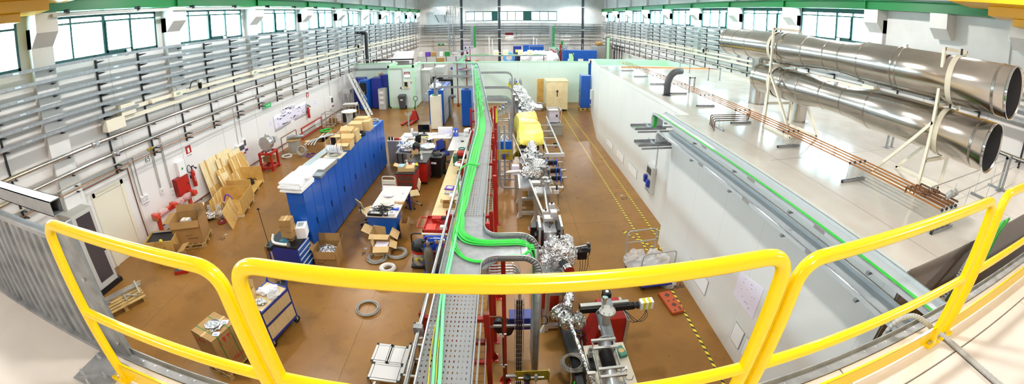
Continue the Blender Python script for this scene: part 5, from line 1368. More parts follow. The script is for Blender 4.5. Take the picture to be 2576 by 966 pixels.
for k in range(4):
 d=MB().b2(-.235,.235,-.315,-.3,.03+.34*k,.35+.34*k).B('drawer','light_grey',t,bevel=.004);MB().b2(-.06,.06,-.33,-.315,.27+.34*k,.3+.34*k).B('handle','grey',d)
 if k:MB().b2(-.15,.12,-.318,-.3155,.08+.34*k,.25+.34*k).B('label_sheet','paper',d)
# mint room and the long green partition
t=T('green_room','pale green cubicle with bright green edges left of the red post','room',(-6.85,25.7,0))
MB().b2(-7.75,-5.95,25.04,25.1,.05,2.75).B('front_wall','mint_panel',t,**W)
MB().b2(-6.0,-5.94,25.04,27.2,.05,2.75).B('side_wall','mint',t,**W)
for a in(((-7.75,25.04),(-7.65,25.12)),((-6.06,25.04),(-5.93,25.14))):MB().b2(a[0][0],a[1][0],a[0][1]-.02,a[1][1],0,2.9).B('corner_post','mint_bright',t,**W)
for a in((-7.77,-5.92,25.0,25.12),(-6.05,-5.92,25.0,27.2),(-7.77,-7.65,25.0,27.2)):MB().b2(*a,2.75,2.92).B('top_trim','mint_bright',t,**W)
MB().b2(-7.75,-5.95,25.02,25.04,0,.1).B('base_trim','mint_trim',t,**W)
d=MB().b2(-5.935,-5.92,25.35,26.3,.05,2.1).B('door','mint',t,**W);MB().b2(-5.92,-5.88,25.45,25.5,1.0,1.06).B('handle','steel',d,**W)
t=T('warning_sign','lit warning sign with red top on the green room wall','sign',(-6.4,25,2.2))
MB().b2(-6.62,-6.2,24.96,25.04,2.1,2.5).B('housing','light_grey',t,**W);MB().b2(-6.6,-6.22,24.955,24.96,2.3,2.48).B('red_panel','red_dark',t,**W)
MB().b2(-6.6,-6.22,24.955,24.96,2.12,2.29).B('lit_panel',mat('sign_lit','f4fff8',.4,emit=.8),t,**W)
for k in range(3):MB().b2(-6.56,-6.27,24.953,24.955,2.32+.05*k,2.34+.05*k).B('text_line','paper',t,**W)
t=T('control_box','beige control box with dark window and yellow label on the green room','electrical board',(-6.4,25,1.5))
MB().b2(-6.65,-6.35,24.92,25.04,1.35,1.85).B('housing','beige',t,**W,bevel=.008);MB().b2(-6.61,-6.4,24.915,24.92,1.45,1.8).B('window','black',t,**W);MB().b2(-6.58,-6.48,24.912,24.915,1.42,1.52).B('yellow_label','cable_yellow',t,**W)
MB().tube(fillet([(-7.7,25.0,2.68),(-6.75,25.0,2.68),(-6.75,25.0,1.45)],.05),.02,6).B('conduit','grey_metal',t,**W)
t=T('safety_notice','small coloured safety notice right of the beige control box','sign',(-6.15,25,1.75));MB().b2(-6.25,-6.08,25.03,25.04,1.65,1.88).B('plate','white',t,**W)
for k,m in enumerate(('red','blue','cable_yellow')):MB().b2(-6.23,-6.1,25.026,25.03,1.68+.065*k,1.72+.065*k).B('band',m,t,**W)
t=T('socket_box','small black and white socket on the green room wall','socket',(-6.8,25,1.4));MB().b2(-6.92,-6.84,24.98,25.04,1.33,1.45).B('black_half','black',t,**W);MB().b2(-6.84,-6.72,24.98,25.04,1.33,1.45).B('white_half','white',t,**W)
def wheelie_bin(label,loc,rz,m='dark_grey',h=.95,w=.5,open_=False):
 t=T('wheeled_bin',label,'bin',loc,rz)
 MB().hexa([(-w*.36,-w*.36,.06),(w*.36,-w*.36,.06),(w*.36,w*.4,.06),(-w*.36,w*.4,.06),(-w/2,-w/2,h-.06),(w/2,-w/2,h-.06),(w/2,w/2,h-.06),(-w/2,w/2,h-.06)]).B('body',m,t,bevel=.01)
 MB().b2(-w*.54,w*.54,-w*.54,w*.54,h-.08,h-.04).B('rim',m,t,bevel=.008)
 if open_:MB().b2(-w*.46,w*.46,w*.5,w*.56,h-.75,h-.05).B('lid',m,t,bevel=.01);MB().blob((0,0,h-.05),(w*.8,w*.8,.12),5,.3).B('bin_liner','black_gloss',t)
 else:MB().hexa([(-w*.54,-w*.54,h-.04),(w*.54,-w*.54,h-.04),(w*.54,w*.56,h-.02),(-w*.54,w*.56,h-.02),(-w*.4,-w*.4,h),(w*.4,-w*.4,h),(w*.4,w*.5,h+.03),(-w*.4,w*.5,h+.03)]).B('lid',m,t)
 for s in(-1,1):MB().cyl((s*w*.38,w*.48,.1),(s*w*.5,w*.48,.1),.1,n=16).B('wheel','black',t,**S)
 MB().cyl((-w*.4,w*.58,h-.06),(w*.4,w*.58,h-.06),.015,n=8).B('handle',m,t);MB().b2(-w*.2,w*.15,-w*.49,-w*.46,h*.66,h*.74).B('label_plate','paper',t)
 return t
wheelie_bin('dark grey wheeled bin in front of the green room',(-6.78,24.75,0),.1)
# long green partition with the gap between
t=T('green_partition','long pale green partition wall crossing the hall behind the wooden crate','partition',(1,26.4,0))
MB().b2(-3.5,5.95,26.35,26.42,0,2.88).B('panels','mint_panel',t,**W);MB().b2(-3.5,5.95,26.33,26.44,2.86,2.92).B('top_trim','mint_trim',t,**W)
t=T('green_partition','short pale green partition behind the blue cabinets in the left corner','partition',(-9.3,26.9,0))
MB().b2(-10.85,-7.75,26.85,26.92,0,2.88).B('panels','mint_panel',t,**W);MB().b2(-10.85,-7.75,26.83,26.94,2.86,2.92).B('top_trim','mint_trim',t,**W);MB().b2(-10.85,-7.75,26.78,26.85,2.45,2.55).B('wire_tray','galv',t,**W)
t=T('green_lintel','thin pale green beam bridging the gap beside the green room','beam',(-4.7,26.4,2.85));MB().b2(-5.92,-3.5,26.33,26.44,2.84,2.92).B('beam','mint_trim',t,**W)
# ================================================================== BLUE CABINETS AND THE WORKSHOP MIDDLE
nth=['nearest','second','third','fourth','fifth','sixth','farthest']
for k in range(7):
 tall_cabinet('blue_cabinet','%s cabinet from the railing in the long blue row'%nth[k],(-5.1,7.7+.98*k+.49,0),.48,.972,1.95,'blue',0,'X',nd=2,group='long row of blue cabinets')
for k in range(2):
 tall_cabinet('blue_cabinet',['near blue cabinet behind the far end of the long blue row','far blue cabinet behind the far end of the long blue row'][k],(-5.75,12.7+.98*k+.49,0),.75,.972,1.95,'blue',0,'x',nd=2)
CT=1.955
for k,(dx,dy,w,l)in enumerate(((-.22,8.0,.62,.75),(-.2,8.02,.6,.74),(-.24,7.98,.62,.76),(-.2,8.0,.6,.74),(-.22,8.02,.62,.75),(-.12,8.3,.58,.8))):
 t=T('foam_slab','%s white foam slab on the near end of the blue cabinets'%['bottom','second from bottom','third from bottom','fourth from bottom','fifth from bottom','topmost'][k],'foam',(-4.95+dx,dy+.02,CT+.05*k),(0,.03,-.04,.05,0,.1)[k])
 MB().b2(-w/2,w/2,-l/2,l/2,0,.048).B('slab','foam',t,bevel=.006)
t=T('metal_box','flat silver metal box lying on the blue cabinets','box',(-5.08,9.35,CT),-.04);MB().b2(-.3,.28,-.42,.42,0,.12).B('box','alu',t,bevel=.006);MB().b2(-.12,.1,-.25,.05,.12,.122).B('label','paper',t)
t=T('metal_box','thin silver tray between the foam and the flat metal box','box',(-5.02,8.72,CT));MB().b2(-.25,.25,-.12,.2,0,.06).B('box','galv',t)
for k in range(5):profile('aluminium_profile','%s long profile leaning on the back edge of the blue cabinets'%['first','second','third','fourth','fifth'][k],'profile',(-5.5-.05*k,8.9+.1*k,CT+.03),(-5.45-.05*k,10.9+.05*k,CT+.05),.04)
t=T('glass_apparatus','clear coil on rods standing on the blue cabinets','apparatus',(-5.1,10.3,CT))
MB().b2(-.28,.28,-.25,.3,0,.03).B('base_board','beige',t)
for x,y in((-.18,-.15),(.18,-.15),(-.18,.2),(.18,.2)):MB().cyl((x,y,.03),(x,y,.62),.01,n=8).B('rod','chrome',t)
P=[Vector((-.25+.5*i/90,.11*math.cos(i*.62),.22+.11*math.sin(i*.62)))for i in range(91)]
MB().tube(P,.02,6).B('coil','plastic_clear',t,smooth=60);MB().lathe([(.16,.03),(.2,.06),(.18,.1),(.14,.07)],n=20,cap=False).B('hose_ring','cable_grey',t,**S)
for lab,x,y,d,rz,op,z in(('open carton with lifted flaps beside the clear coil on the blue cabinets',-5.05,11.05,(.46,.5,.24),.1,True,0),('printed carton with one flap up on the blue cabinets',-5.35,11.75,(.5,.42,.3),.05,True,0),('narrow carton leaning behind the printed carton',-5.0,11.8,(.24,.4,.4),.05,False,0),('tall sealed carton in front of the wire drum on the blue cabinets',-5.35,12.9,(.5,.5,.34),.08,False,0),('second sealed carton touching the tall one on the blue cabinets',-5.0,13.15,(.26,.5,.36),.08,False,0),('sealed carton stacked behind the two cartons on the blue cabinets',-5.3,13.42,(.55,.4,.4),.02,False,0)):
 carton('carton',lab,'box',(x,y,CT+z),d,rz,(('Y',.6,.2),('y',-.2,.2),('X',.9,.2))if op else(),'card_light',open_=op)
coil('black hose coil on the blue cabinets between cartons',-5.05,12.4,.2,.03,'black',5,CT)
coil('grey cable coil at the far end of the blue cabinets',-5.15,14.3,.2,.02,'cable_grey',5,CT)
t=T('tape_reel','yellow tape reel on the blue cabinets beside the black coil','reel',(-4.98,12.1,CT));MB().lathe([(.03,0),(.1,0),(.1,.01),(.08,.02),(.08,.1),(.1,.11),(.1,.12),(.03,.12)],n=18).B('reel','cable_yellow',t,**S);MB().lathe([(.02,.121),(.1,.121),(.1,.125),(.02,.125)],n=18).B('top_flange','white',t)
t=T('wire_spool','large pale empty spool standing on the far end of the blue cabinets','spool',(-5.85,13.5,CT))
for z in(0,.6):MB().lathe([(.02,0),(.3,0),(.3,.025),(.02,.025)],(0,0,z),n=26).B('flange','cream',t)
MB().lathe([(.15,.02),(.12,.3),(.15,.6)],n=22).B('barrel','cable_grey',t,**S);MB().tube(arc((0,0,.64),.06,0,PI,8,'xz'),.008).B('loop','steel',t)
t=T('grey_low_cabinet','grey low cabinet with red tool on top at the end of the blue row','cabinet',(-4.45,14.95,0))
MB().b2(-.36,.42,-.22,.22,0,.98).B('body','grey_metal',t,bevel=.006);MB().b2(-.38,.44,-.24,.24,.98,1.0).B('top','light_grey',t)
for k in range(2):
 j=T('black_jar','%s small black jar on the grey low cabinet'%['left','right'][k],'jar',(-4.75+.12*k,14.85,1.0));MB().lathe([(.04,0),(.045,.1),(.03,.12),(.03,.15),(.01,.15)],n=12).B('jar','black',j,**S)
t=T('red_tool','red hand tool on the grey low cabinet','tool',(-4.42,14.88,1.0));MB().b2(-.13,.08,-.05,.05,0,.09).b2(.08,.18,-.03,.03,.02,.05).B('body','red',t,bevel=.01)
# drawer unit and cartons in front of the blue row
t=T('drawer_unit','blue drawer unit with five pale handles in front of the blue row','drawer cabinet',(-5.3,7.28,0),.0)
MB().b2(-.42,.42,-.36,.3,.05,.84).B('body','blue_dark',t,bevel=.008);MB().b2(-.43,.43,-.37,.31,.84,.88).B('top','black',t);MB().b2(-.38,.38,-.32,.26,0,.05).B('plinth','black',t)
for k in range(5):
 z=.1+.145*k;d=MB().b2(.42,.435,-.34,.28,z,z+.135).B('drawer','blue',t);MB().b2(.435,.45,-.32,.26,z+.1,z+.125).B('handle','white',d)
for k,(z,h)in enumerate(((.88+.12,.17),(1.17,.15),(1.32,.16))):carton('carton','%s small carton in the stack on the blue drawer unit'%['bottom','middle','top'][k],'box',(-5.2,7.25,z),(.3,.26,h-.005),.15*k-.1,(),'card',open_=False)
t=T('carton_stub','upright cardboard tube under the carton stack','tube',(-5.18,7.25,.88));MB().cyl((0,0,0),(0,0,.12),.09,n=16).B('tube','card_dark',t,**S)
t=T('white_foam_box','white foam box beside the carton stack on the drawer unit','box',(-4.98,7.5,.88),.3);MB().b2(-.12,.14,-.18,.18,0,.3).B('box','foam',t,bevel=.01);MB().b2(-.06,.08,-.1,.1,.3,.302).B('recess','light_grey',t)
t=T('grey_pipe','bent grey pipe with flange lying on the blue drawer unit','pipe',(-5.35,6.98,.88));MB().tube(spline([(-.25,.15,.18),(-.2,.0,.06),(.05,-.05,.05),(.25,-.04,.05)],6),.035,10).B('pipe','cable_white',t,smooth=60);MB().cyl((.25,-.04,.05),(.28,-.04,.05),.06).B('flange','chrome',t)
t=T('blue_cloth','small blue cloth on the blue drawer unit top','cloth',(-5.3,7.1,.88));MB().blob((0,0,.03),(.24,.18,.1),4,.3,flat=.5).B('cloth',mat('cloth_blue','3d7688',.8),t)
t=T('antenna_pole','thin black pole on a silver stand in front of the drawer unit','pole',(-5.35,6.55,0));MB().cyl((-.0,0,0),(-.0,0,1.05),.02).B('stand','alu',t);MB().cyl((0,0,1.05),(-.12,.1,2.0),.008,n=6).B('rod','black',t);MB().b2(-.06,.05,-.05,.05,1.0,1.1).B('clamp','black',t);MB().b2(-.14,-.1,.08,.12,1.98,2.02).B('tip','black',t);MB().lathe([(.16,0),(.16,.02),(.02,.04)],n=16).B('base','dark_metal',t)
t=T('carton','thin carton standing behind the drawer unit','box',(-5.85,7.3,0));MB().b2(-.05,.05,-.3,.3,0,.75).B('body','card_dark',t)
carton('open_carton','open carton full of crumpled silver film beside the drawer unit','box',(-4.52,7.75,0),(.6,.55,.45),.12,(('x',.9,.2),('Y',1.3,.2),('X',1.0,.2),('y',-1.35,.2)),marks=3)
t=T('silver_film','crumpled silver film in the open carton beside the drawer unit','film',(-4.52,7.75,.3));MB().blob((0,0,0),(.52,.48,.3),21,.3).B('film','foil',t)
# big strapped carton at lower left
t=carton('strapped_carton','big brown carton with dark green straps near the lower left railing','box',(-5.18,3.98,.12),(.62,.62,.86),-.22,(),'card',open_=False)
for y in(-.16,.14):MB().b2(-.316,.316,y-.008,y+.008,.862,.865).b2(.313,.317,y-.008,y+.008,0,.865).b2(-.317,-.313,y-.008,y+.008,0,.865).B('strap','green_dark',t)
text('printed_name','oerlikon',.15,t,(.317,.02,.22),(PI/2,0,PI/2),'ink_red');text('printed_name','leybold vacuum',.075,t,(.317,.03,.1),(PI/2,0,PI/2),'ink_red')
def marks(x,y,z,rot,par):
 m=MB();R_=Matrix.Rotation(rot,3,'Z')
 def q(a,b,c,d):m.add([Vector((x,y,z))+R_@Vector((u,-.0015,v))for u,v in((a,c),(b,c),(b,d),(a,d))],[(0,1,2,3)])
 q(-.13,-.12,0,.09);q(-.09,-.08,0,.09);q(-.145,-.065,-.02,-.01);q(-.01,.01,-.02,.03);q(-.03,.03,.03,.1);q(.08,.16,.05,.09);q(.115,.125,-.02,.05)
 each(m,'print','ink_red',par,thick=.001)
marks(-.1,-.313,.68,0,t);marks(.314,-.05,.68,PI/2,t)
pallet('small pallet under the big strapped carton',(-5.18,3.98,0),.66,.66,-.22)
d=T('foil_dish','foil wrapped round part lying on the big strapped carton','part',(-5.15,4.0,.986));MB().lathe([(.02,.02),(.1,.02),(.13,.05),(.115,.055),(.1,.03),(.02,.03)],n=20).B('ring','steel',d,**S);MB().blob((0,0,.015),(.36,.3,.05),9,.4,flat=.3).B('foil_sheet','foil',d)
for k,(x,y)in enumerate(((-4.98,3.82),(-5.0,4.15))):
 p_=T('delivery_note','%s paper slip on the big strapped carton'%['near','far'][k],'paper',(x,y,.987),.3);MB().b2(-.07,.07,-.05,.05,0,.002).B('sheet','paper',p_);MB().b2(-.04,.03,-.02,0,.002,.0025).B('stamp','blue_bright',p_)
# blue framed trolley behind the railing
t=T('workshop_trolley','blue framed trolley with wooden shelves behind the railing posts','trolley',(-4.7,5.1,0),-.2)
for sx in(-1,1):
 for sy in(-1,1):
  MB().bar((sx*.28,sy*.42,.15),(sx*.28,sy*.42,.95),.035).B('post','blue_dark',t)
  c_=MB().cyl((sx*.28-.02,sy*.4,.08),(sx*.28+.02,sy*.4,.08),.08,n=18).B('caster','black',t,**S);MB().b2(sx*.28-.03,sx*.28+.03,sy*.4-.02,sy*.4+.02,.08,.16).B('fork','grey_metal',c_)
for z,m in((.16,'desk_wood'),(.55,'desk_wood'),(.88,'desk_wood')):
 MB().b2(-.27,.27,-.41,.41,z,z+.02).B('shelf',m,t)
 for s in(-1,1):MB().b2(-.3,.3,s*.42-.015,s*.42+.015,z-.02,z+.03).B('rail','blue_dark',t);MB().b2(s*.29-.015,s*.29+.015,-.42,.42,z-.02,z+.03).B('rail','blue_dark',t)
MB().b2(.285,.295,-.4,.4,.2,.86).B('side_board','desk_wood',t);MB().tube(fillet([(-.28,.42,.95),(-.28,.5,1.05),(.28,.5,1.05),(.28,.42,.95)],.06),.015).B('push_handle','blue_dark',t)
pit=[((-4.75,5.2),.22,'paper','plastic_bag','white crumpled bag on the blue framed trolley'),((-4.5,5.15),.22,'plastic_film','plastic_bag','clear bag of parts at the right edge of the blue trolley'),((-4.65,4.9),.16,'foil','silver_part','silver parts at the near edge of the blue trolley'),((-4.62,5.35),.2,'paper','paper_sheet','crumpled white paper at the back of the blue trolley')]
for k,((x,y),s_,m,nm,lab)in enumerate(pit):a=T(nm,lab,'bag',(x,y,.9));MB().blob((0,0,s_*.25),(s_*1.3,s_,s_*.5),90+k,.5,flat=.7).B('lump',m,a)
carton('open_carton','open carton on the left end of the blue framed trolley','box',(-4.98,4.95,.905),(.24,.3,.2),.1,(('x',1.2,.2),('Y',1.3,.15)),'card_light')
# floor coils in the middle
for x,y,r,th,m,n_,lab in((-3.28,8.0,.24,.014,'cable_grey',7,'left grey cable coil on the floor in front of the open cartons'),(-2.8,8.25,.25,.014,'cable_grey',7,'right grey cable coil on the floor with its tail'),(-2.85,7.5,.18,.045,'cable_white',3,'thick white ring of hose on the floor'),(-2.85,7.02,.2,.045,'plastic_film',3,'wrapped clear ring of hose just above the railing'),(-2.95,6.1,.24,.012,'cable_grey',4,'grey cable loop on the floor under the railing bar')):coil(lab,x,y,r,th,m,n_,seed=int(x*-100))
# centre workbench with blue drawers, its clutter and the chairs
t=T('workbench','grey topped workbench with blue drawer pedestal in the hall middle','workbench',(-3.35,9.85,0),-.0)
MB().b2(-.42,.46,-.98,1.0,.73,.77).B('top','desk_top',t,bevel=.006)
p_=MB().b2(-.4,.4,-.92,-.38,.02,.73).B('pedestal','blue',t,bevel=.006)
for s in(-1,1):MB().b2(s*.36-.035,s*.36+.035,.85,.92,0,.73).B('leg','blue_dark',t)
MB().b2(-.36,.36,.86,.91,.3,.36).b2(.33,.39,-.4,.9,.64,.72).B('stretcher','blue_dark',t)
Rr=random.Random(11)
its=[('test_instrument','black flat instrument at the near edge of the workbench',(-3.5,8.95),(.42,.16,.07),'black'),('power_strip','black power box right of the flat instrument',(-3.2,8.95),(.1,.14,.06),'dark_grey'),('white_unit','white unit at the near right of the workbench',(-3.05,9.0),(.18,.2,.07),'white'),('blue_tool','blue tool on the workbench clutter',(-3.02,9.28),(.2,.09,.06),'blue_bright'),('white_socket_strip','white socket strip at the left edge of the workbench',(-3.68,9.25),(.07,.26,.05),'white'),('parts_tray','pale tray with parts in the middle of the workbench',(-3.4,9.55),(.3,.22,.03),'beige'),('paper_stack','white paper in the middle of the workbench',(-3.15,9.5),(.22,.28,.015),'paper'),('parts_box','small wooden box at the right of the workbench',(-3.0,9.66),(.28,.1,.07),'card_light')]
for nm,lab,(x,y),d,m in its:
 a=T(nm,lab,'equipment',(x,y,.77),Rr.uniform(-.25,.25));MB().b2(-d[0]/2,d[0]/2,-d[1]/2,d[1]/2,0,d[2]).B('body',m,a,bevel=.004);MB().b2(-d[0]*.3,d[0]*.3,-d[1]*.3,d[1]*.3,d[2],d[2]+.002).B('face','light_grey' if m!='white' else 'grey',a)
for k in range(6):
 R=random.Random(k+70);a=T('black_cable','%s tangled black lead on the workbench'%nth[k],'cable',(-3.35,9.15,.8));MB().tube(spline([(R.uniform(-.3,.3),R.uniform(-.2,.25),R.uniform(0,.1))for _ in range(8)],6),.008,5).B('lead','black',a)
for nm,lab,x,y in(('crumpled_bag','crumpled white bag on the far half of the workbench',-3.45,10.1),('paper_ball','small white paper ball on the far half of the workbench',-3.05,10.35)):a=T(nm,lab,'bag',(x,y,.77));s_=.3 if 'bag' in nm else .1;MB().blob((0,0,s_*.12),(s_,s_*.7,s_*.3),14,.4,flat=.8).B('lump','paper',a)
carton('open_carton','large open carton with wide flaps before the workbench pedestal','box',(-3.32,8.72,0),(.55,.42,.42),.05,(('x',.4,.25),('X',-.7,.25),('Y',1.1,.3),('y',-.15,.2)),'card_light')
carton('open_carton','smaller open carton with papers before the large one','box',(-3.2,8.3,0),(.42,.36,.3),.15,(('X',-.5,.2),('y',-.3,.2),('x',1.3,.12)),'card_light',marks=2)
a=T('paper_sheet','pale papers lying in the smaller open carton','paper',(-3.2,8.3,.24));MB().b2(-.17,.17,-.14,.1,0,.03).B('stack','paper_lilac',a)
carton('carton','carton with papers hidden behind the workbench pedestal','box',(-2.78,9.2,0),(.2,.4,.5),.1,(),'card',open_=True)
def swivel_chair(label,x,y,rz,m,wood=False):
 t=T('swivel_chair',label,'chair',(x,y,0),rz)
 MB().b2(-.22,.22,-.22,.22,.44,.47 if wood else .5).B('seat',m,t,bevel=.02 if not wood else .008)
 MB().hexa([(-.2,.2,.6),(.2,.2,.6),(.2,.225,.6),(-.2,.225,.6),(-.18,.27,.98 if not wood else .88),(.18,.27,.98 if not wood else .88),(.18,.3,.98 if not wood else .88),(-.18,.3,.98 if not wood else .88)]).B('backrest',m,t,bevel=.012)
 if not wood:MB().hexa([(-.2,.226,.58),(.2,.226,.58),(.2,.25,.58),(-.2,.25,.58),(-.18,.302,.99),(.18,.302,.99),(.18,.32,.99),(-.18,.32,.99)]).B('back_shell','black',t)
 MB().tube([(0,.05,.44),(0,.24,.46),(0,.25,.66)],.016).B('back_stem','black',t);MB().cyl((0,0,.1),(0,0,.44),.025).B('column','black' if not wood else 'chrome',t)
 for k in range(5):
  a=2*PI*k/5;l=MB().bar((0,0,.12),(.27*math.cos(a),.27*math.sin(a),.07),.03).B('leg','dark_grey' if not wood else 'chrome',t);MB().cyl((.27*math.cos(a)-.015,.27*math.sin(a),.03),(.27*math.cos(a)+.015,.27*math.sin(a),.03),.03,n=10).B('caster','black',l)
swivel_chair('wooden swivel chair on chrome legs left of the workbench',-4.02,9.75,2.4,'desk_wood',True)
swivel_chair('wooden swivel chair between workbench and red drawer cart',-2.95,11.0,-1.2,'desk_wood',True)
# paper roll stand, red tool carts, frame table with foil, black bin
t=T('paper_roll_stand','white tube stand with a paper roll behind the workbench','stand',(-3.72,11.05,0))
for s in(-1,1):MB().tube(fillet([(s*.22,.25,0),(s*.22,0,.55),(s*.22,.06,.98),(0,.06,.98)],.08),.016).B('side_tube','cream',t,smooth=60)
MB().b2(-.22,.22,.02,.06,.72,.86).B('shield','cream',t);MB().cyl((-.28,0,.56),(.28,0,.56),.012).B('axle','cream',t);MB().cyl((-.19,0,.56),(.19,0,.56),.12,n=20).B('paper_roll','paper',t,**S)
def tool_cart(label,x,y,rz,shelves=False):
 t=T('tool_cart',label,'tool cart',(x,y,0),rz)
 MB().b2(-.3,.3,-.42,.42,.12,.86).B('body','red',t,bevel=.01);MB().b2(-.33,.33,-.46,.46,.86,.9).B('top_tray','black',t,bevel=.01)
 for k in range(6):d=MB().b2(.3,.312,-.4,.4,.15+.115*k,.255+.115*k).B('drawer','red_dark' if not shelves else 'red',t);MB().b2(.312,.322,-.36,.36,.235+.115*k,.25+.115*k).B('handle','dark_grey',d)
 if shelves:
  for k in range(3):MB().b2(-.26,.26,-.43,-.418,.18+.22*k,.36+.22*k).B('open_shelf','brown_dark',t)
 for s in(-1,1):
  for r in(-1,1):MB().cyl((s*.25-.02,r*.34,.06),(s*.25+.02,r*.34,.06),.06,n=14).B('caster','black',t,**S)
 MB().tube(fillet([(-.25,.46,.8),(-.25,.56,.85),(.25,.56,.85),(.25,.46,.8)],.04),.015).B('push_bar','black',t)
tool_cart('front red tool cart with cartons on top behind the wooden chair',-3.3,12.0,0,True)
tool_cart('rear red tool cart with black top tray beside the black bin',-3.05,13.05,-.05)
for k,(x,y,w,l,h,m)in enumerate(((-3.45,11.85,.24,.3,.18,'card_light'),(-3.18,11.9,.3,.35,.12,'card_light'))):carton('carton','%s carton on the front red tool cart'%['left open','right flat'][k],'box',(x,y,.9),(w,l,h),.1,(('x',.3,.15),)if k==0 else(),m,open_=k==0)
for nm,lab,x,y,z,m in(('spray_bottle','white spray bottle on the front red tool cart',-3.35,12.2,.9,'white'),('spray_bottle','white spray bottle on the rear red tool cart',-2.98,12.9,.9,'white')):
 a=T(nm,lab,'bottle',(x,y,z));MB().lathe([(.04,0),(.045,.12),(.015,.16),(.015,.2)],n=12).B('bottle',m,a,**S);MB().b2(-.05,.03,-.015,.015,.2,.24).B('trigger','light_grey',a)
a=T('blue_pack','pale blue packet in the open carton on the red cart','packet',(-3.46,11.85,1.02));MB().b2(-.1,.1,-.13,.13,0,.06).B('pack',mat('pale_blue','8fbfe8',.5),a)
for k in range(3):a=T('glove_bundle','%s crumpled cloth on the front red tool cart'%['red','white','yellow'][k],'cloth',(-3.25+.1*k,12.3,.9));MB().blob((0,0,.04),(.14,.14,.1),k,.4).B('cloth',('red','paper','cable_yellow')[k],a)
t=T('frame_table','grey tube table with a heap of foil and instruments behind the red carts','table',(-3.45,14.0,0))
for x in(-.65,.65):
 for y in(-.35,.35):MB().bar((x,y,0),(x,y,.86),.045).B('leg','dark_metal',t)
MB().b2(-.7,.7,-.4,.4,.86,.9).B('top','grey_metal',t)
for y in(-.35,.35):MB().bar((-.65,y,.25),(.65,y,.25),.04).B('stretcher','grey_metal',t)
a=T('foil_heap','big heap of crumpled foil on the grey tube table','foil',(-3.72,13.95,.9));MB().blob((0,0,.14),(.85,.75,.36),33,.35,22,12,flat=.75).B('heap','foil',a)
a=T('foil_chamber','foil wrapped chamber with upright rods on the grey tube table','equipment',(-2.98,14.15,.9));MB().blob((0,0,.08),(.6,.6,.2),34,.25,flat=.8).B('wrapping','foil',a)
for k in range(4):MB().cyl((-.15+.1*k,.05*(k%2),.1),(-.15+.1*k,.05*(k%2),.36),.02,n=8).cyl((-.15+.1*k,.05*(k%2),.34),(-.15+.1*k,.05*(k%2),.37),.045,n=10).B('rod','chrome',a)
a=T('backpack','black backpack with pink patch in front of the foil heap','bag',(-3.32,13.62,.9));MB().blob((0,0,.2),(.3,.26,.46),6,.12,16,12,flat=.9).B('bag','black',a,**S);MB().b2(-.02,.08,-.15,-.13,.1,.2).B('patch',mat('pink','d0707c',.7),a)
wheelie_bin('black open wheeled bin with liner beside the red tool carts',(-2.55,13.45,0),-.15,'black',.92,.56,True)
carton('open_carton','small carton in front of the backpack on the tube table','box',(-3.35,13.5,.9),(.24,.14,.16),.1,(),'card_light')
# L-shaped desk with computers and chairs
t=T('office_desk','white desk along the back of the office corner','desk',(-3.25,16.35,0))
MB().b2(-1.35,.95,-.42,.42,.71,.74).B('top','desk_top',t,bevel=.005)
for x in(-1.2,.0,.85):MB().b2(x-.03,x+.03,-.35,.35,0,.71).B('leg','grey_metal',t)
t=T('office_desk','white desk returning towards the railing in the office corner','desk',(-1.82,15.45,0))
MB().b2(-.42,.34,-1.1,1.3,.71,.74).B('top','desk_top',t,bevel=.005)
for y in(-1.0,.3):MB().b2(-.35,.3,y-.03,y+.03,0,.71).B('leg','grey_metal',t)
t=T('monitor','black flat computer monitor on the white back desk','monitor',(-3.62,16.55,.74));MB().b2(-.27,.27,-.02,.02,.1,.45).B('frame','black',t,bevel=.006);MB().b2(-.255,.255,-.025,-.02,.12,.435).B('screen','screen',t);MB().b2(-.04,.04,-.01,.03,0,.12).b2(-.13,.13,-.08,.08,0,.015).B('stand','dark_grey',t)
t=T('keyboard','dark keyboard in front of the monitor','keyboard',(-3.6,16.3,.74));MB().b2(-.22,.22,-.07,.07,0,.02).B('body','dark_grey',t);MB().b2(-.2,.2,-.05,.05,.02,.026).B('keys','black',t)
t=T('desk_shelf','white desk organiser between monitor and binders','organiser',(-2.62,16.5,.74));MB().b2(-.34,.3,-.0,.22,0,.3).B('case','white',t,bevel=.006);MB().b2(-.31,.27,-.005,0,.03,.18).B('opening','paper_lilac',t)
for k in range(2):a=T('ring_binder','%s blue ring binder on the white back desk'%['left','right'][k],'binder',(-2.2+.13*k,16.32,.74));MB().b2(-.04,.04,-.14,.14,0,.32).B('cover','blue_bright',a);MB().b2(-.03,.03,-.143,-.14,.18,.29).B('spine_label','white',a);MB().cyl((0,-.143,.07),(0,-.14,.07),.015).B('finger_ring','steel',a)
for nm,lab,x,y,d,m in(('white_roll','white paper roll standing at the left of the back desk',-4.15,16.45,(.1,.1,.3),'paper'),('parts_basket','grey basket of parts left of the monitor',-3.98,16.35,(.3,.24,.15),'galv'),('yellow_folder','yellow folder and sheets on the back desk',-3.55,16.08,(.45,.2,.02),'cable_yellow'),('paper_stack','white paper stack on the left end of the back desk',-4.25,16.15,(.36,.28,.08),'paper'),('white_dish','white dish right of the monitor',-3.12,16.5,(.24,.2,.07),'white'),('desk_phone','white telephone beside the binders',-2.5,16.25,(.2,.18,.09),'white'),('drawing_sheet','white drawing sheets on the right of the back desk',-2.75,16.05,(.4,.22,.006),'paper'),('spray_flask','white flask on the near return desk',-1.95,15.5,(.1,.1,.18),'white'),('black_mouse','black device on the near return desk',-1.75,15.45,(.12,.1,.05),'black'),('white_case','white case with red base at the far end of the return desk',-1.62,16.3,(.3,.3,.3),'white')):
 a=T(nm,lab,'equipment',(x,y,.74),.05);MB().b2(-d[0]/2,d[0]/2,-d[1]/2,d[1]/2,0,d[2]).B('body',m,a,bevel=min(d)*.2);MB().b2(-d[0]*.3,d[0]*.3,-d[1]*.3,d[1]*.3,d[2],d[2]+.003).B('top_detail','light_grey',a)
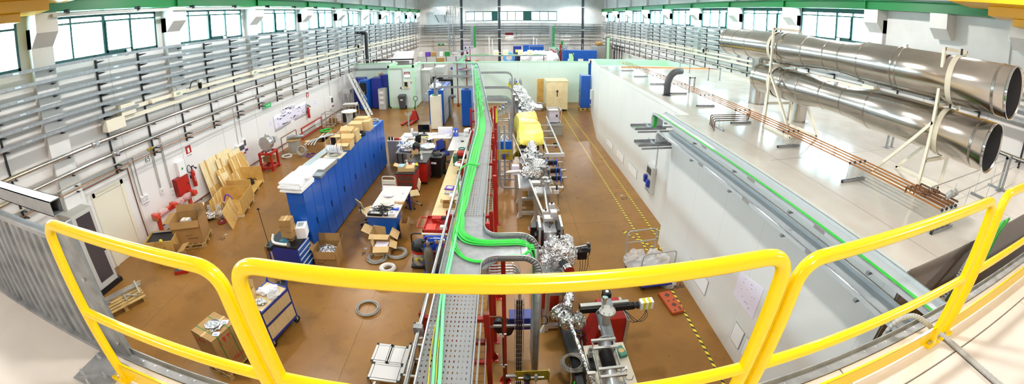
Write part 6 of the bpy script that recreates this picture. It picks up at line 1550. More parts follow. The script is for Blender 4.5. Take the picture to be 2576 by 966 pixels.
swivel_chair('blue office chair at the left of the back desk',-3.95,15.75,-2.0,'chair_blue')
swivel_chair('blue office chair with black shell in the middle of the office corner',-2.92,15.35,2.3,'chair_blue')
swivel_chair('blue office chair beside the return desk',-2.4,14.75,-2.2+PI,'chair_blue')
t=T('coat_stand','grey coat stand behind the left of the back desk','coat stand',(-4.45,17.1,0));MB().cyl((0,0,0),(0,0,1.6),.03).B('pole','grey_metal',t);MB().lathe([(.2,0),(.2,.02),(.03,.05)],n=16).B('base','grey_metal',t)
for k in range(5):a=2*PI*k/5;MB().tube([(0,0,1.45),(.12*math.cos(a),.12*math.sin(a),1.5),(.2*math.cos(a),.2*math.sin(a),1.62)],.014).B('hook','grey_metal',t)
t=T('computer_case','black computer case under the back desk','computer',(-2.75,16.3,0));MB().b2(-.1,.1,-.22,.22,0,.45).B('case','black',t,bevel=.006);MB().b2(-.08,.08,-.225,-.22,.25,.4).B('front','dark_grey',t)
t=T('desk_lamp','pale blue articulated lamp at the return desk beside the tray','lamp',(-1.3,14.6,.74));MB().bar((0,0,0),(-.05,.1,.7),.12).B('arm',mat('lamp_blue','cfe0ee',.4),t,bevel=.03);MB().blob((-.08,.0,.75),(.4,.5,.18),2,.05,16,10).B('head','white',t,**S)
# wooden bench along the tray with tools
t=T('wooden_bench','long wooden bench below the left rail of the main tray','workbench',(-1.5,11.2,0));MB().b2(-.42,.42,-2.35,2.75,.81,.85).B('top','desk_wood',t)
for y in(-2.2,0,2.5):
 for x in(-.36,.36):MB().bar((x,y,0),(x,y,.81),.05).B('leg','grey_metal',t)
t=T('drill_press','green bench machine with red motor on the wooden bench','machine',(-1.55,12.6,.85));MB().b2(-.2,.1,-.22,.22,0,.08).b2(-.22,-.05,-.18,.18,.08,.34).B('base',mat('machine_green','2f5a45',.4),t,bevel=.01);MB().b2(-.08,.22,-.12,.16,.34,.46).B('motor','red',t,bevel=.015);MB().cyl((.12,0,0),(.12,0,.34),.04).B('column','steel',t);MB().b2(-.16,.24,-.1,.12,.22,.32).B('guard','black',t)
t=T('white_scale','white round magnifier lamp on the wooden bench','lamp',(-1.45,11.75,.85));MB().cyl((0,0,0),(0,0,.3),.03).B('column','dark_grey',t);MB().lathe([(.02,.3),(.17,.3),(.18,.34),(.14,.38),(.02,.39)],n=22).B('head','white',t,**S);MB().b2(-.08,.08,-.06,.06,.39,.395).B('lens_cover','red',t);MB().b2(-.1,.1,-.1,.1,0,.06).B('foot','dark_grey',t)
for nm,lab,x,y,d,m in(('white_box','white box with a green coil at the far end of the wooden bench',-1.58,13.65,(.4,.3,.16),'white'),('meter_box','grey meter box on the wooden bench',-1.42,11.2,(.18,.24,.1),'grey_metal'),('purple_book','purple book on the wooden bench',-1.62,10.55,(.32,.26,.04),'purple'),('paper_sheet','white sheet beside the purple book',-1.3,10.95,(.2,.3,.004),'paper'),('grey_tray','oval grey tray on the wooden bench',-1.62,10.2,(.26,.14,.04),'grey'),('white_sheet','white sheet at the near end of the wooden bench',-1.35,9.05,(.26,.2,.004),'paper'),('red_clamp','red clamp at the right edge of the wooden bench',-1.22,10.6,(.08,.12,.06),'red')):
 a=T(nm,lab,'equipment',(x,y,.85),Rr.uniform(-.2,.2));MB().b2(-d[0]/2,d[0]/2,-d[1]/2,d[1]/2,0,d[2]).B('body',m,a,bevel=.003);MB().b2(-d[0]*.35,d[0]*.2,-d[1]*.3,d[1]*.3,d[2],d[2]+.002).B('face','light_grey',a)
coil('green hose coil on the white box on the bench',-1.58,13.65,.13,.015,'cover_green',4,1.01)
for k,(x,y)in enumerate(((-1.5,9.95),(-1.3,9.75),(-1.35,10.15),(-1.28,9.5))):a=T('white_fitting','%s white plastic fitting on the wooden bench'%nth[k],'fitting',(x,y,.85));MB().blob((0,0,.06),(.18,.16,.14),k+3,.3).cyl((0,0,.08),(.12,.05,.12),.03).B('fitting','white',a)
for k in range(2):carton('open_carton','%s small open carton on the near part of the wooden bench'%['left','right'][k],'box',(-1.58+.25*k,9.4,.85),(.2,.22,.14),.05,(('x',.5,.08),),'card')
# red trolley cart, vacuum cleaner, gas bottles
t=T('red_trolley','red tool trolley with cables and foil tray at the end of the bench','trolley',(-1.65,8.35,0))
for z in(.2,.55,.85):MB().b2(-.33,.33,-.35,.35,z,z+.02).b2(-.34,-.32,-.36,.36,z,z+.09).b2(.32,.34,-.36,.36,z,z+.09).b2(-.34,.34,-.36,-.34,z,z+.09).b2(-.34,.34,.34,.36,z,z+.09).B('tray','red',t)
for x in(-.31,.31):
 for y in(-.33,.33):MB().bar((x,y,.1),(x,y,.9),.04).B('post','red_dark',t);MB().cyl((x-.02,y,.05),(x+.02,y,.05),.05,n=12).B('caster','black',t)
MB().tube(fillet([(-.34,-.25,.92),(-.5,-.25,.95),(-.5,.25,.95),(-.34,.25,.92)],.05),.016).B('handle','red',t,smooth=60)
for nm,lab,x,y,z,d,m in(('red_bin','small red bin on the red trolley',-1.72,8.55,.88,(.24,.16,.1),'red'),('salmon_folder','salmon folder on the red trolley',-1.82,8.2,.88,(.25,.3,.02),'red_orange'),('white_roll','white roll lying on the red trolley',-1.42,8.12,.88,(.3,.12,.1),'white'),('black_case','black case at the back of the red trolley',-1.45,8.62,.88,(.28,.1,.07),'black')):
 a=T(nm,lab,'equipment',(x,y,z));MB().b2(-d[0]/2,d[0]/2,-d[1]/2,d[1]/2,0,d[2]).B('body',m,a,bevel=.006);MB().b2(-d[0]*.3,d[0]*.3,-d[1]*.3,d[1]*.3,d[2],d[2]+.002).B('face',m,a)
for k in range(3):R=random.Random(k);a=T('test_lead','%s red test lead tangled on the red trolley'%nth[k],'cable',(-1.55,8.4,.92));MB().tube(spline([(R.uniform(-.2,.2),R.uniform(-.14,.14),R.uniform(0,.05))for _ in range(7)],6),.008,5).B('lead','red' if k else 'black',a)
a=T('foil_roll','roll of silver foil on the lower front of the red trolley','foil',(-1.6,7.92,.6));MB().blob((0,0,.12),(.6,.3,.22),41,.2).B('foil','foil',a);MB().cyl((-.4,-.0,.26),(.38,0,.26),.03).B('core','beige',a)
t=T('vacuum_cleaner','black and steel industrial vacuum cleaner beside the gas bottles','vacuum cleaner',(-2.08,7.85,0))
MB().lathe([(.19,.08),(.19,.42),(.18,.44)],n=22).B('tank','steel',t,**S);MB().lathe([(.2,.42),(.2,.5)],n=22).B('red_band','red',t,**S);MB().lathe([(.2,.5),(.19,.62),(.12,.7),(.02,.71)],n=22).B('motor_head','black',t,**S);MB().b2(-.22,.22,-.22,.22,.03,.09).B('chassis','black',t,bevel=.02)
MB().tube(fillet([(-.2,.1,.08),(-.2,.1,.85),(.2,.1,.85),(.2,.1,.08)],.1),.018).B('handle_frame','black',t);MB().tube(spline([(.1,-.18,.62),(.2,-.22,.45),(.1,-.24,.25),(-.02,-.22,.3)],8),.028).B('hose','dark_grey',t,smooth=60);MB().b2(-.1,.1,-.2,-.188,.24,.32).B('yellow_label','cable_yellow',t)
for s in(-1,1):MB().cyl((s*.2,.12,.06),(s*.24,.12,.06),.07).B('wheel','black',t)
for k,(x,y)in enumerate(((-1.76,7.4),(-1.5,7.45))):
 t=T('gas_bottle','%s grey gas bottle strapped in the blue trolley'%['left','right'][k],'gas bottle',(x,y,.06),.5*k);MB().lathe([(.1,0),(.115,.03),(.115,.62),(.08,.73),(.035,.78),(.035,.84)],n=20).B('bottle',mat('bottle_grey','5f6468',.4)if k else mat('bottle_olive','6a6455',.4),t,**S);v=MB().cyl((0,0,.84),(0,0,.92),.03).cyl((-.1,0,.88),(.1,0,.88),.018).B('valve','chrome',t);each(MB().cyl((.1,-.0,.9),(.1,-.06,.9),.035,n=14).cyl((-.08,-.0,.94),(-.08,-.06,.94),.035,n=14),'gauge','black' if not k else 'chrome',v)
t=T('bottle_trolley','blue trolley frame holding the two gas bottles','trolley',(-1.6,7.4,0));MB().b2(-.34,.28,-.16,.18,0,.06).B('base','blue_bright',t);MB().tube(fillet([(-.3,.2,.05),(-.28,.2,1.0),(.24,.2,1.0),(.26,.2,.05)],.1),.02).B('back_frame','blue_bright',t,smooth=60);MB().b2(-.2,.16,.17,.19,.62,.95).B('back_plate','blue_bright',t);MB().tube(fillet([(-.3,.1,.5),(-.3,-.17,.5),(.26,-.17,.45),(.26,.1,.45)],.08),.006).B('chain','blue_dark',t)
for s in(-1,1):MB().cyl((s*.3-.02,.2,.1),(s*.3+.02,.2,.1),.1,n=16).B('wheel','black',t)
# aluminium profile tables by the tray
def alu_table(label,x,y,w,l,h,rz=0,panels=1,open_=False):
 t=T('profile_table',label,'table',(x,y,0),rz)
 for sx in(-1,1):
  for sy in(-1,1):
   MB().bar((sx*w/2,sy*l/2,.03),(sx*w/2,sy*l/2,h),.04).B('leg','alu',t);MB().b2(sx*w/2-.022,sx*w/2+.022,sy*l/2-.022,sy*l/2+.022,h,h+.006).B('end_cap','black',t);MB().cyl((sx*w/2,sy*l/2,0),(sx*w/2,sy*l/2,.03),.025).B('foot','black',t)
 for z in(h-.02,.12):
  for s in(-1,1):MB().b2(-w/2,w/2,s*l/2-.02,s*l/2+.02,z-.02,z+.02).B('rail','alu',t);MB().b2(s*w/2-.02,s*w/2+.02,-l/2,l/2,z-.02,z+.02).B('rail','alu',t)
 if not open_:MB().b2(-w/2+.03,w/2-.03,-l/2+.03,l/2-.03,h-.012,h+.002).B('top_panel','alu_panel',t)
alu_table('left aluminium profile table with white panel by the tray',-2.14,4.52,.26,.4,.45,-.03)
alu_table('right aluminium profile table with white panel by the tray',-1.86,4.5,.26,.4,.45,-.03)
alu_table('front low aluminium profile table at the bottom edge',-1.98,4.1,.5,.34,.45,-.03)
alu_table('open aluminium profile frame beside the white panel tables',-1.5,4.35,.32,.7,.55,-.03,open_=True)
alu_table('tilted aluminium profile table half hidden behind the red portal',-1.4,5.15,.48,.3,.55,.3)
# ================================================================== BEAMLINE
def flanged(t,a,b,r,m='steel',nm='tube',fl_r=None,n=18):
 a,b=Vector(a),Vector(b);d=(b-a).normalized();q=MB().cyl(a,b,r,n=n);R=fl_r or r*1.35
 for p,s in((a,1),(b,-1)):q.cyl(p-d*.002*s,p+d*.025*s,R,n=n)
 return q.B(nm,m,t,**S)
def prof_stand(label,x,y,w,l,h,b=.08,shelf=True,m='alu',feet=True):
 t=T('profile_stand',label,'stand',(x,y,0))
 for sx in(-1,1):
  for sy in(-1,1):
   k=MB();c=(sx*w/2,sy*l/2)
   for dx in(-1,1):
    for dy in(-1,1):k.b2(c[0]+dx*b*.3-b*.18,c[0]+dx*b*.3+b*.18,c[1]+dy*b*.3-b*.18,c[1]+dy*b*.3+b*.18,.02,h)
   k.b2(c[0]-b*.3,c[0]+b*.3,c[1]-b*.3,c[1]+b*.3,.02,h-.005);k.B('leg',m,t)
   if feet:MB().hexa([(c[0]-sx*.0-.03,c[1]-.05,0),(c[0]+sx*.14+.03,c[1]-.05,0),(c[0]+sx*.14+.03,c[1]+.05,0),(c[0]-.03,c[1]+.05,0),(c[0]-.02,c[1]-.03,.25),(c[0]+sx*.03+.01,c[1]-.03,.25),(c[0]+sx*.03+.01,c[1]+.03,.25),(c[0]-.02,c[1]+.03,.25)]).B('foot_bracket','light_grey',t)
 for z in(h-b/2,.15):
  for s in(-1,1):MB().b2(-w/2,w/2,s*l/2-b/2,s*l/2+b/2,z-b/2,z+b/2).B('rail',m,t);MB().b2(s*w/2-b/2,s*w/2+b/2,-l/2,l/2,z-b/2,z+b/2).B('rail',m,t)
 if shelf:MB().b2(-w/2,w/2,-l/2,l/2,h,h+.015).B('top_plate','galv',t)
 return t
def foil_tube(name,label,pts,r,seed=0,amp=.3):
 R=random.Random(seed);P=spline(pts,8);t=T(name,label,'foil wrapped pipe',pts[0]);k=MB();k.tube(P,[r*(1+R.uniform(-amp,amp))for _ in P],12)
 k.v=[p+Vector((R.uniform(-1,1),R.uniform(-1,1),R.uniform(-1,1)))*r*amp*.35 for p in k.v];k.B('foil_wrapping','foil',t,**W);return t
# near: foil wrapped chamber on an orange-red pedestal with white plate
t=T('red_pedestal','orange red pedestal with white perforated plate under the big foil chamber','stand',(.95,6.35,0));MB().b2(-.3,.12,-.3,.35,0,.82).B('column','red_orange',t,bevel=.01);MB().b2(-.36,.42,-.36,.4,.82,.86).B('plate','light_grey',t)
for k in range(5):MB().cyl((-.28+.03*k,-.22+.12*k,.86),(-.28+.03*k,-.22+.12*k,.865),.012).B('hole','dark_metal',t)
t=T('foil_chamber','big foil wrapped chamber beside the branch tray end','vacuum chamber',(1.08,6.55,.86))
MB().blob((0,0,.33),(.72,.66,.84),101,.16,26,16).B('foil_wrapping','foil',t)
MB().blob((-.12,-.1,.56),(.3,.3,.34),102,.3,14,8).blob((.16,.14,.56),(.34,.32,.3),103,.3,14,8).blob((-.28,-.12,.28),(.26,.26,.3),104,.3,12,8).B('foil_lump','foil',t)
flanged(t,(-.3,.05,.4),(-.5,.02,.4),.05,'steel','side_port');MB().lathe([(.06,-.02),(.08,0),(.06,.02)],(-.42,.02,.5),(0,1,0),18,cap=False).B('handwheel','steel',t,**S)
flanged(t,(.02,-.22,.36),(.1,-.5,.36),.085,'dark_metal','bellows',.1);flanged(t,(.1,-.5,.36),(.12,-.62,.36),.1,'chrome','front_port',.11)
MB().cyl((0,0,.74),(0,0,.86),.02).B('feedthrough','black',t)
t=T('motor_unit','black motor unit with hanging leads right of the big foil chamber','motor',(1.58,6.72,1.1));flanged(t,(-.26,0,.02),(-.06,0,.02),.045);MB().b2(-.08,.12,-.1,.08,-.12,.08).B('motor_box','black',t,bevel=.012);MB().b2(.0,.2,-.04,.1,.04,.12).cyl((.18,.02,-.02),(.18,.02,.2),.025).B('drive','dark_grey',t);MB().cyl((-.15,.05,.1),(.15,.06,.14),.012).cyl((.15,.06,.12),(.15,.06,.2),.03).B('rod','chrome',t);MB().tube(arc((.05,-.06,.02),.13,0,2*PI,16,'xz'),.008).B('loop','black',t)
for k in range(4):MB().tube(spline([(-.02+.06*k,-.05,-.1),(-.0+.05*k,-.06,-.4),(.03*k-.05,-.05,-.7),(.06*k,-.02,-1.05)],5),.006,5).B('lead','black',t)
t=T('magnet_unit','black boxed unit with steel flange behind the big foil chamber','magnet',(1.0,7.5,.85))
for s in(-1,1):MB().b2(s*.22-.07,s*.22+.07,-.22,.22,.0,.5).B('side_block','black',t,bevel=.012);MB().hexa([(s*.24-.025,-.25,.12),(s*.24+.025,-.25,.12),(s*.24+.025,.2,.2),(s*.24-.025,.2,.2),(s*.24-.025,-.25,.6),(s*.24+.025,-.25,.6),(s*.24+.025,.2,.64),(s*.24-.025,.2,.64)]).B('alu_plate','alu',t)
MB().b2(-.15,.15,-.18,.2,.05,.42).B('steel_block','galv',t,bevel=.01);flanged(t,(0,-.18,.3),(0,-.42,.3),.1,'steel','beam_port',.14,24)
for k in range(3):MB().tube(spline([(.0,.0,.42),(-.05+.06*k,.05,.55),(.1-.1*k,.12,.5),(.1,.2,.42)],5),.006,5).B('lead','black',t)
MB().b2(-.1,.1,.2,.4,.3,.55).b2(.05,.2,.25,.42,.45,.68).B('instrument','alu_panel',t,bevel=.008);MB().b2(-.3,.3,-.2,.3,-.85,.0).B('pillar','dark_grey',t)
t=T('controller','black controller with red lights left of the black magnet unit','controller',(.68,7.7,1.0));MB().b2(-.1,.1,-.1,.1,0,.24).b2(-.02,.12,-.3,-.1,-.05,.15).B('box','black',t,bevel=.01);MB().b2(.06,.14,-.14,.2,.05,.26).B('bracket','white',t)
for z in(.2,.14):MB().cyl((-.1,-.06,z),(-.108,-.06,z),.012).B('lamp','led_red',t)
MB().tube(spline([(0,0,0),(-.06,-.05,-.4),(-.02,0,-.98)],6),.012).tube(spline([(.02,0,0),(-.02,-.05,-.2),(.06,-.1,-.3)],6),.009).B('lead','blue_dark',t)
t=T('beam_pillar','steel mast with two white headed modules behind the black magnet unit','mast',(1.0,8.1,0));MB().b2(-.05,.05,-.05,.05,0,1.1).B('post','alu',t);flanged(t,(0,0,.85),(0,0,1.2),.06);MB().b2(-.1,.04,-.06,.06,1.2,1.4).b2(.06,.2,.1,.2,1.25,1.5).B('module','alu_panel',t,bevel=.006)
for x,y,z in((-.03,0,1.4),(.13,.15,1.5)):MB().b2(x-.02,x+.02,y-.02,y+.02,z,z+.05).B('connector','black',t)
# profile stand with twin rails (left) and foil lance
prof_stand('tall aluminium profile stand beside the red pedestal',.98,5.85,.42,.55,1.05,.08)
t=T('grey_duct','dark grey floor duct running towards the railing beside the foil lance','duct',(1.15,4.6,.3));MB().hexa([(.98,5.9,.2),(1.2,5.9,.2),(1.4,3.2,.2),(1.14,3.2,.2),(.98,5.9,.4),(1.2,5.9,.4),(1.4,3.2,.4),(1.14,3.2,.4)]).B('lid','dark_metal',t,**W)
for y in(5.5,4.6,3.6):MB().b2(1.08,1.28,y-.03,y+.03,0,.2).B('support','galv',t,**W)
foil_tube('foil_lance','foil wrapped lance pointing down from the beam towards the railing',[(1.12,5.55,1.3),(1.1,5.2,1.3),(1.0,4.85,1.28)],.078,1)
foil_tube('foil_elbow','bulging foil elbow on the side of the foil lance',[(.86,4.98,1.12),(.92,4.86,1.1),(1.02,4.72,1.1),(1.16,4.7,1.12),(1.22,4.72,1.1)],.12,2,.45)
t=T('foil_lance_tube','long thin foil wrapped tube below the foil elbow','pipe',(1.1,4.2,1.1));MB().tube([(.98,4.85,1.22),(1.06,4.3,1.16),(1.17,3.55,1.08),(1.25,3.05,1.05)],.032,12).B('tube','foil',t,**W,smooth=60);MB().b2(1.12,1.24,3.55,3.6,1.0,1.14).B('clamp','alu',t,**W);MB().b2(1.15,1.22,3.55,3.62,.0,1.0).B('stand_post','alu',t,**W)
coil('thick coil of grey cable lying on the dark floor duct',1.1,4.35,.2,.012,'cable_grey',8,.41,seed=5)
# near right: pump column with cross slides on red stand
t=T('red_stand','red wedge shaped stand carrying the slide unit','stand',(1.75,5.05,0));MB().hexa([(-.35,-.32,0),(.3,-.32,0),(.3,.35,0),(-.35,.35,0),(-.12,-.25,.98),(.3,-.25,.98),(.3,.32,.98),(-.12,.32,.98)]).B('body','red',t,bevel=.01);MB().b2(.3,.36,-.3,.34,.1,.95).B('side_rail','alu',t)
t=T('slide_unit','cross slide with black motors and a white yellow end block','slide',(1.7,4.95,1.0))
MB().b2(-.46,-.05,-.08,.02,.1,.2).b2(-.46,-.05,.06,.1,.08,.18).B('left_rail','black',t,bevel=.006);MB().b2(-.45,-.05,-.02,.06,.16,.22).B('left_carriage','alu',t)
MB().b2(.05,.48,-.07,.03,.08,.18).B('right_rail','black',t,bevel=.006);MB().b2(.0,.4,.0,.06,.18,.22).B('right_carriage','alu',t);flanged(t,(.48,-.02,.13),(.58,-.02,.13),.05,'dark_metal','coupling')
MB().b2(.6,.84,-.09,.05,.06,.22).B('end_block','white',t,bevel=.006)
for x in(.65,.74):MB().b2(x,x+.05,-.092,.052,.058,.222).B('yellow_tape','cable_yellow',t)
MB().b2(-.08,.1,-.1,.12,.0,.24).B('centre_block','galv',t,bevel=.008);MB().b2(-.02,.12,.15,.3,.15,.3).B('motor_head','black',t,bevel=.01);MB().cyl((.05,.22,.3),(.05,.22,.32),.03).B('dial','white',t)
for k in range(3):MB().tube(spline([(.3,-.05,.1),(.45+.06*k,-.2,-.1),(.62+.05*k,-.18,-.02),(.72,-.08,.06)],6),.006,5).B('lead','black',t)
t=T('vacuum_column','steel vacuum column with flanges lying towards the railing','vacuum chamber',(1.55,4.4,1.1))
flanged(t,(0.03,.35,.1),(0,-.3,.1),.1,'galv','body',.11,22);flanged(t,(0,.0,.1),(0,.02,.42),.06,'steel','top_port',.11,20);flanged(t,(.02,.3,.2),(.04,.34,.46),.035,'chrome','gauge_port');flanged(t,(0,.02,.42),(0,.02,.46),.12,'alu','cover',.13,24)
for k in range(8):a=2*PI*k/8;MB().cyl((.11*math.cos(a),.02+.11*math.sin(a),.44),(.11*math.cos(a),.02+.11*math.sin(a),.5),.009,n=6).B('bolt','chrome',t)
for x in(-.06,.08):MB().cyl((x,.25,.2),(x,.1,.5),.02).B('rod','chrome',t)
t=T('bellows_tube','steel tube with black bellows in a rod cage nearest the railing','vacuum tube',(1.42,3.7,1.15))
flanged(t,(.07,.42,.05),(.04,.2,.05),.09,'galv','upper_tube');P=[(.085+.02*(i%2),i*.018)for i in range(20)];MB().lathe(P,(.02,-.18,.05),(0,1,0),22).B('bellows','black',t,**S);flanged(t,(.0,-.18,.05),(-.02,-.5,.05),.095,'steel','lower_tube',.11)
for y in(.36,.2,-.2,-.34):MB().b2(-.17,.2,y-.02,y+.02,.12,.16).B('cage_plate','alu',t)
for x in(-.15,.17):MB().cyl((x,.4,.13),(x-.03,-.5,.13),.014).B('cage_rod','chrome',t)
t=T('beige_table','beige topped table under the bellows tube','table',(1.55,3.85,0));MB().b2(-.34,.32,-.6,.47,.86,.9).B('top','beige',t)
for x in(-.28,.26):
 for y in(-.5,.4):MB().b2(x-.03,x+.03,y-.03,y+.03,0,.86).B('leg','alu',t)
for y in(-.5,.1,.4):MB().b2(-.1,.1,y-.04,y+.04,.9,1.1).B('saddle','alu',t)
t=T('tissue_box','green tissue box on the beige table','box',(1.77,4.08,.9),.25);MB().b2(-.06,.06,-.11,.11,0,.07).B('box','cover_green',t,bevel=.004);MB().lathe([(.005,.0705),(.045,.0705),(.045,.072),(.005,.072)],n=16).B('opening','card_light',t)
t=T('paper_note','white note on the beige table','paper',(1.74,3.78,.9));MB().b2(-.06,.06,-.04,.03,0,.003).B('sheet','paper',t)
t=T('black_lead','thin black lead loops on the beige table','cable',(1.7,3.65,.905));MB().tube(spline([(-.1,.1,0),(0,.05,0),(.08,.09,0),(.02,-.08,0),(.1,-.12,0),(.15,-.05,0)],6),.004,5).B('lead','black',t)
t=T('black_pump','black pump with red lamp between lance and beige table','pump',(1.28,3.95,.3));MB().b2(-.07,.07,-.2,.2,0,.6).B('body','black',t,bevel=.02);MB().cyl((.0,.15,.6),(.0,.15,.8),.03).b2(-.03,.03,.1,.2,.55,.72).B('head','light_grey',t);MB().cyl((-.07,-.05,.55),(-.08,-.05,.55),.015).B('lamp','led_red',t)
for k in range(8):R=random.Random(200+k);t=T('floor_cable','%s dark cable tangled on the floor between the red stand and the profile stand'%(nth+['eighth'])[k],'cable',(1.35,5.1,.02));MB().tube(spline([(R.uniform(-.15,.2),-.7+.22*i+R.uniform(-.1,.1),R.uniform(.0,.25))for i in range(8)],5),.01,5).B('cable',('black','black','cable_grey','black','blue_dark')[k%5],t)
# middle: instrument stands with twin lances
prof_stand('tall aluminium stand with foil modules in the middle of the beamline',.72,10.75,.5,.95,1.0,.09)
prof_stand('narrow aluminium stand joined to the tall one in the middle beamline',1.08,9.75,.4,.4,1.15,.07)
for lab,a,b,r in(('left long bright lance between the middle stands and the magnet unit',(.74,10.36,1.2),(.96,8.16,1.2),.032),('right long bright lance between the middle stands and the magnet unit',(1.1,9.6,1.25),(1.04,8.2,1.22),.028)):
 t=T('beam_lance',lab,'pipe',a);MB().cyl(a,b,r,n=14).B('tube','alu',t,**W,**S);MB().cyl(b,Vector(b)-Vector((0,.06,0)),r*1.5,n=14).B('end_fitting','chrome',t,**W,**S)
t=T('white_module','white flat module on the middle stand above the left lance','module',(.92,10.3,1.02));MB().b2(-.14,.14,-.09,.09,.05,.16).B('case','alu_panel',t,bevel=.01);MB().b2(-.1,.1,-.1,-.09,.07,.1).B('slots','grey',t)
t=T('white_pipe','white pipe with pointed end left of the middle stand','pipe',(.55,11.0,1.2));MB().cyl((-.4,0,0),(.25,.02,.02),.05).cyl((-.5,0,-.02),(-.4,0,0),.02,.05).B('pipe','cable_white',t,**S)
Rb=random.Random(77)
def instrument(label,x,y,z,s,foil_=True,seed=0):
 R=random.Random(seed);t=T('beam_instrument',label,'vacuum instrument',(x,y,z))
 flanged(t,(0,0,0),(0,0,.34*s),.09*s,'steel','body',.13*s);flanged(t,(-.2*s,0,.2*s),(.22*s,0,.2*s),.05*s,'chrome','cross_tube',.08*s)
 if foil_:MB().blob((R.uniform(-.1,.1)*s,R.uniform(-.1,.1)*s,.22*s),(.42*s,.4*s,.34*s),seed,.35,16,10).B('foil_wrapping','foil',t)
 for k in range(3):a=R.uniform(0,6.3);flanged(t,(.1*math.cos(a)*s,.1*math.sin(a)*s,.25*s),(.2*math.cos(a)*s,.2*math.sin(a)*s,.4*s),.025*s,'chrome','port')
 MB().tube(spline([(0,0,.3*s),(R.uniform(-.2,.2),R.uniform(-.2,.2),.42*s),(R.uniform(-.25,.25),R.uniform(-.3,.3),.3*s),(R.uniform(-.2,.2),0,-.1)],5),.01,5).B('lead','black',t)
 return t
wh=['on the tall middle stand','just beyond the tall middle stand','between the middle stand and the blue motors','beside the blue motors','in front of the yellow cover','under the front of the yellow cover']
for k,(x,y,z,s)in enumerate(((.68,10.9,1.02,1.0),(.98,10.95,1.02,.9),(1.0,11.45,1.0,1.1),(.85,11.9,.95,1.15),(1.1,12.3,.95,1.0),(1.0,12.85,.95,1.1))):instrument('foil wrapped beam instrument %s'%wh[k],x,y,z,s,True,300+k)
wh=['right of the middle stand top','right of the second foil instrument','right of the third foil instrument','right of the fourth foil instrument','on the narrow middle stand']
for k,(x,y,z,s)in enumerate(((1.2,10.35,1.0,.8),(1.25,11.2,1.0,.9),(1.22,11.7,1.0,.9),(1.2,12.2,1.05,.85),(1.2,9.85,1.15,.7))):instrument('bare steel flanged instrument %s'%wh[k],x,y,z,s,False,330+k)
foil_tube('foil_pipe','foil wrapped beam pipe running out of the yellow cover',[(1.0,13.3,1.35),(1.0,12.7,1.3),(1.02,12.1,1.22),(1.0,11.4,1.15),(1.0,10.8,1.2)],.14,9,.35)
t=T('optics_bench','grey base beam under the row of foil instruments','bench',(1.0,12,0));MB().b2(-.28,.28,-.75,1.3,.7,.92).B('beam','grey_metal',t,bevel=.01);each(MB().b2(-.2,.2,-.5,-.2,0,.7).b2(-.2,.2,.8,1.1,0,.7),'pillar','grey_metal',t)
for k,(y,z)in enumerate(((11.05,.95),(11.3,1.1),(12.0,1.1))):
 t=T('stepper_motor','%s motor stage with blue side plates right of the foil instruments'%nth[k],'motor',(1.62,y,z));MB().b2(-.16,.16,-.06,.06,-.06,.06).B('motor','black',t,bevel=.01)
 for x in(-.2,.02,.14):MB().b2(x-.012,x+.012,-.1,.1,-.12,.1).B('blue_plate','blue_bright',t)
 for zz in(-.09,.07):MB().cyl((-.24,0,zz),(.2,0,zz),.018).B('rod','chrome',t)
 flanged(t,(.18,0,0),(.34,0,0),.03,'steel','end_knob');MB().tube(spline([(.2,0,-.05),(.26,0,-.4),(.1,.02,-.6),(.12,0,-.95)],5),.007,5).B('lead','black',t)
t=T('gauge_cluster','chrome gauges right of the narrow middle stand','gauge',(1.45,10.0,1.1));flanged(t,(-.2,0,0),(.12,0,0),.05);flanged(t,(.1,0,0),(.24,.02,0),.03,'white','gauge_head');MB().b2(-.05,.1,-.12,-.02,-.14,-.04).B('white_block','white',t);MB().b2(.02,.06,-.08,.08,-.1,.1).B('black_ring','black',t)
t=T('power_strip','white power strip on the floor with green leads','power strip',(1.62,10.75,0),.25);MB().b2(-.04,.04,-.18,.18,0,.05).B('strip','white',t,bevel=.005)
for k in range(3):MB().b2(-.025,.025,-.13+.1*k,-.06+.1*k,.05,.052).B('socket','rust',t)
for k in range(2):MB().tube(spline([(0,.16,.03),(-.12-.05*k,.4,.3),(-.3,.7+.1*k,.5)],6),.009,5).B('green_lead','green_dark',t)
coil('grey cable coil on the floor beside the narrow middle stand',.82,9.55,.18,.012,'cable_grey',5,seed=8)
# yellow covered machine with guard frame
t=T('yellow_cover','yellow plastic sheet draped over a long beamline chamber','cover',(1.0,15.2,0))
R=random.Random(4);prof=[]
def cover(u,v):
 y=13.35+3.7*u;a=PI*v;w=.47+.05*math.sin(u*9);top=1.62+.1*u+.03*math.sin(u*18+1)
 if u<.12:top-=(.12-u)*2.2*(1-abs(v-.5))
 c=-math.cos(a);x=1.0+w*math.copysign(abs(c)**.3,c);z=.85-.12*math.sin(u*7+v*3)+(top-.85)*math.sin(a)**.3
 return(x+R.uniform(-.025,.025),y+R.uniform(-.06,.06),z+R.uniform(-.02,.02))
m=MB();m.sheet(cover,16,14);f0=[cover(0,j/14)for j in range(15)]
m.add(f0+[(1.0,13.3,1.2)],[(j+1,j,15)for j in range(3,11)]);m.add(f0[:4]+[(.36,13.2,.75),(.3,13.35,.8)],[(0,1,5),(1,2,5),(2,4,5),(2,3,4)])
o=m.B('sheet','tarp',t,**W,smooth=22,thick=.006)
for u in(.35,.62,.86):MB().tube([Vector(cover(u,v))+Vector((0,0,.012))for v in(.3,.42,.55,.66)],.012,6).B('fold','tarp',t,**W)
t=T('covered_chamber','dark chamber half seen under the yellow sheet','vacuum chamber',(1.0,15.2,0));MB().b2(-.32,.32,-1.6,1.7,.7,1.4).B('body','dark_grey',t,bevel=.05);each(MB().b2(-.3,.3,-1.5,-1.1,0,.7).b2(-.3,.3,1.1,1.5,0,.7),'pillar','dark_grey',t)
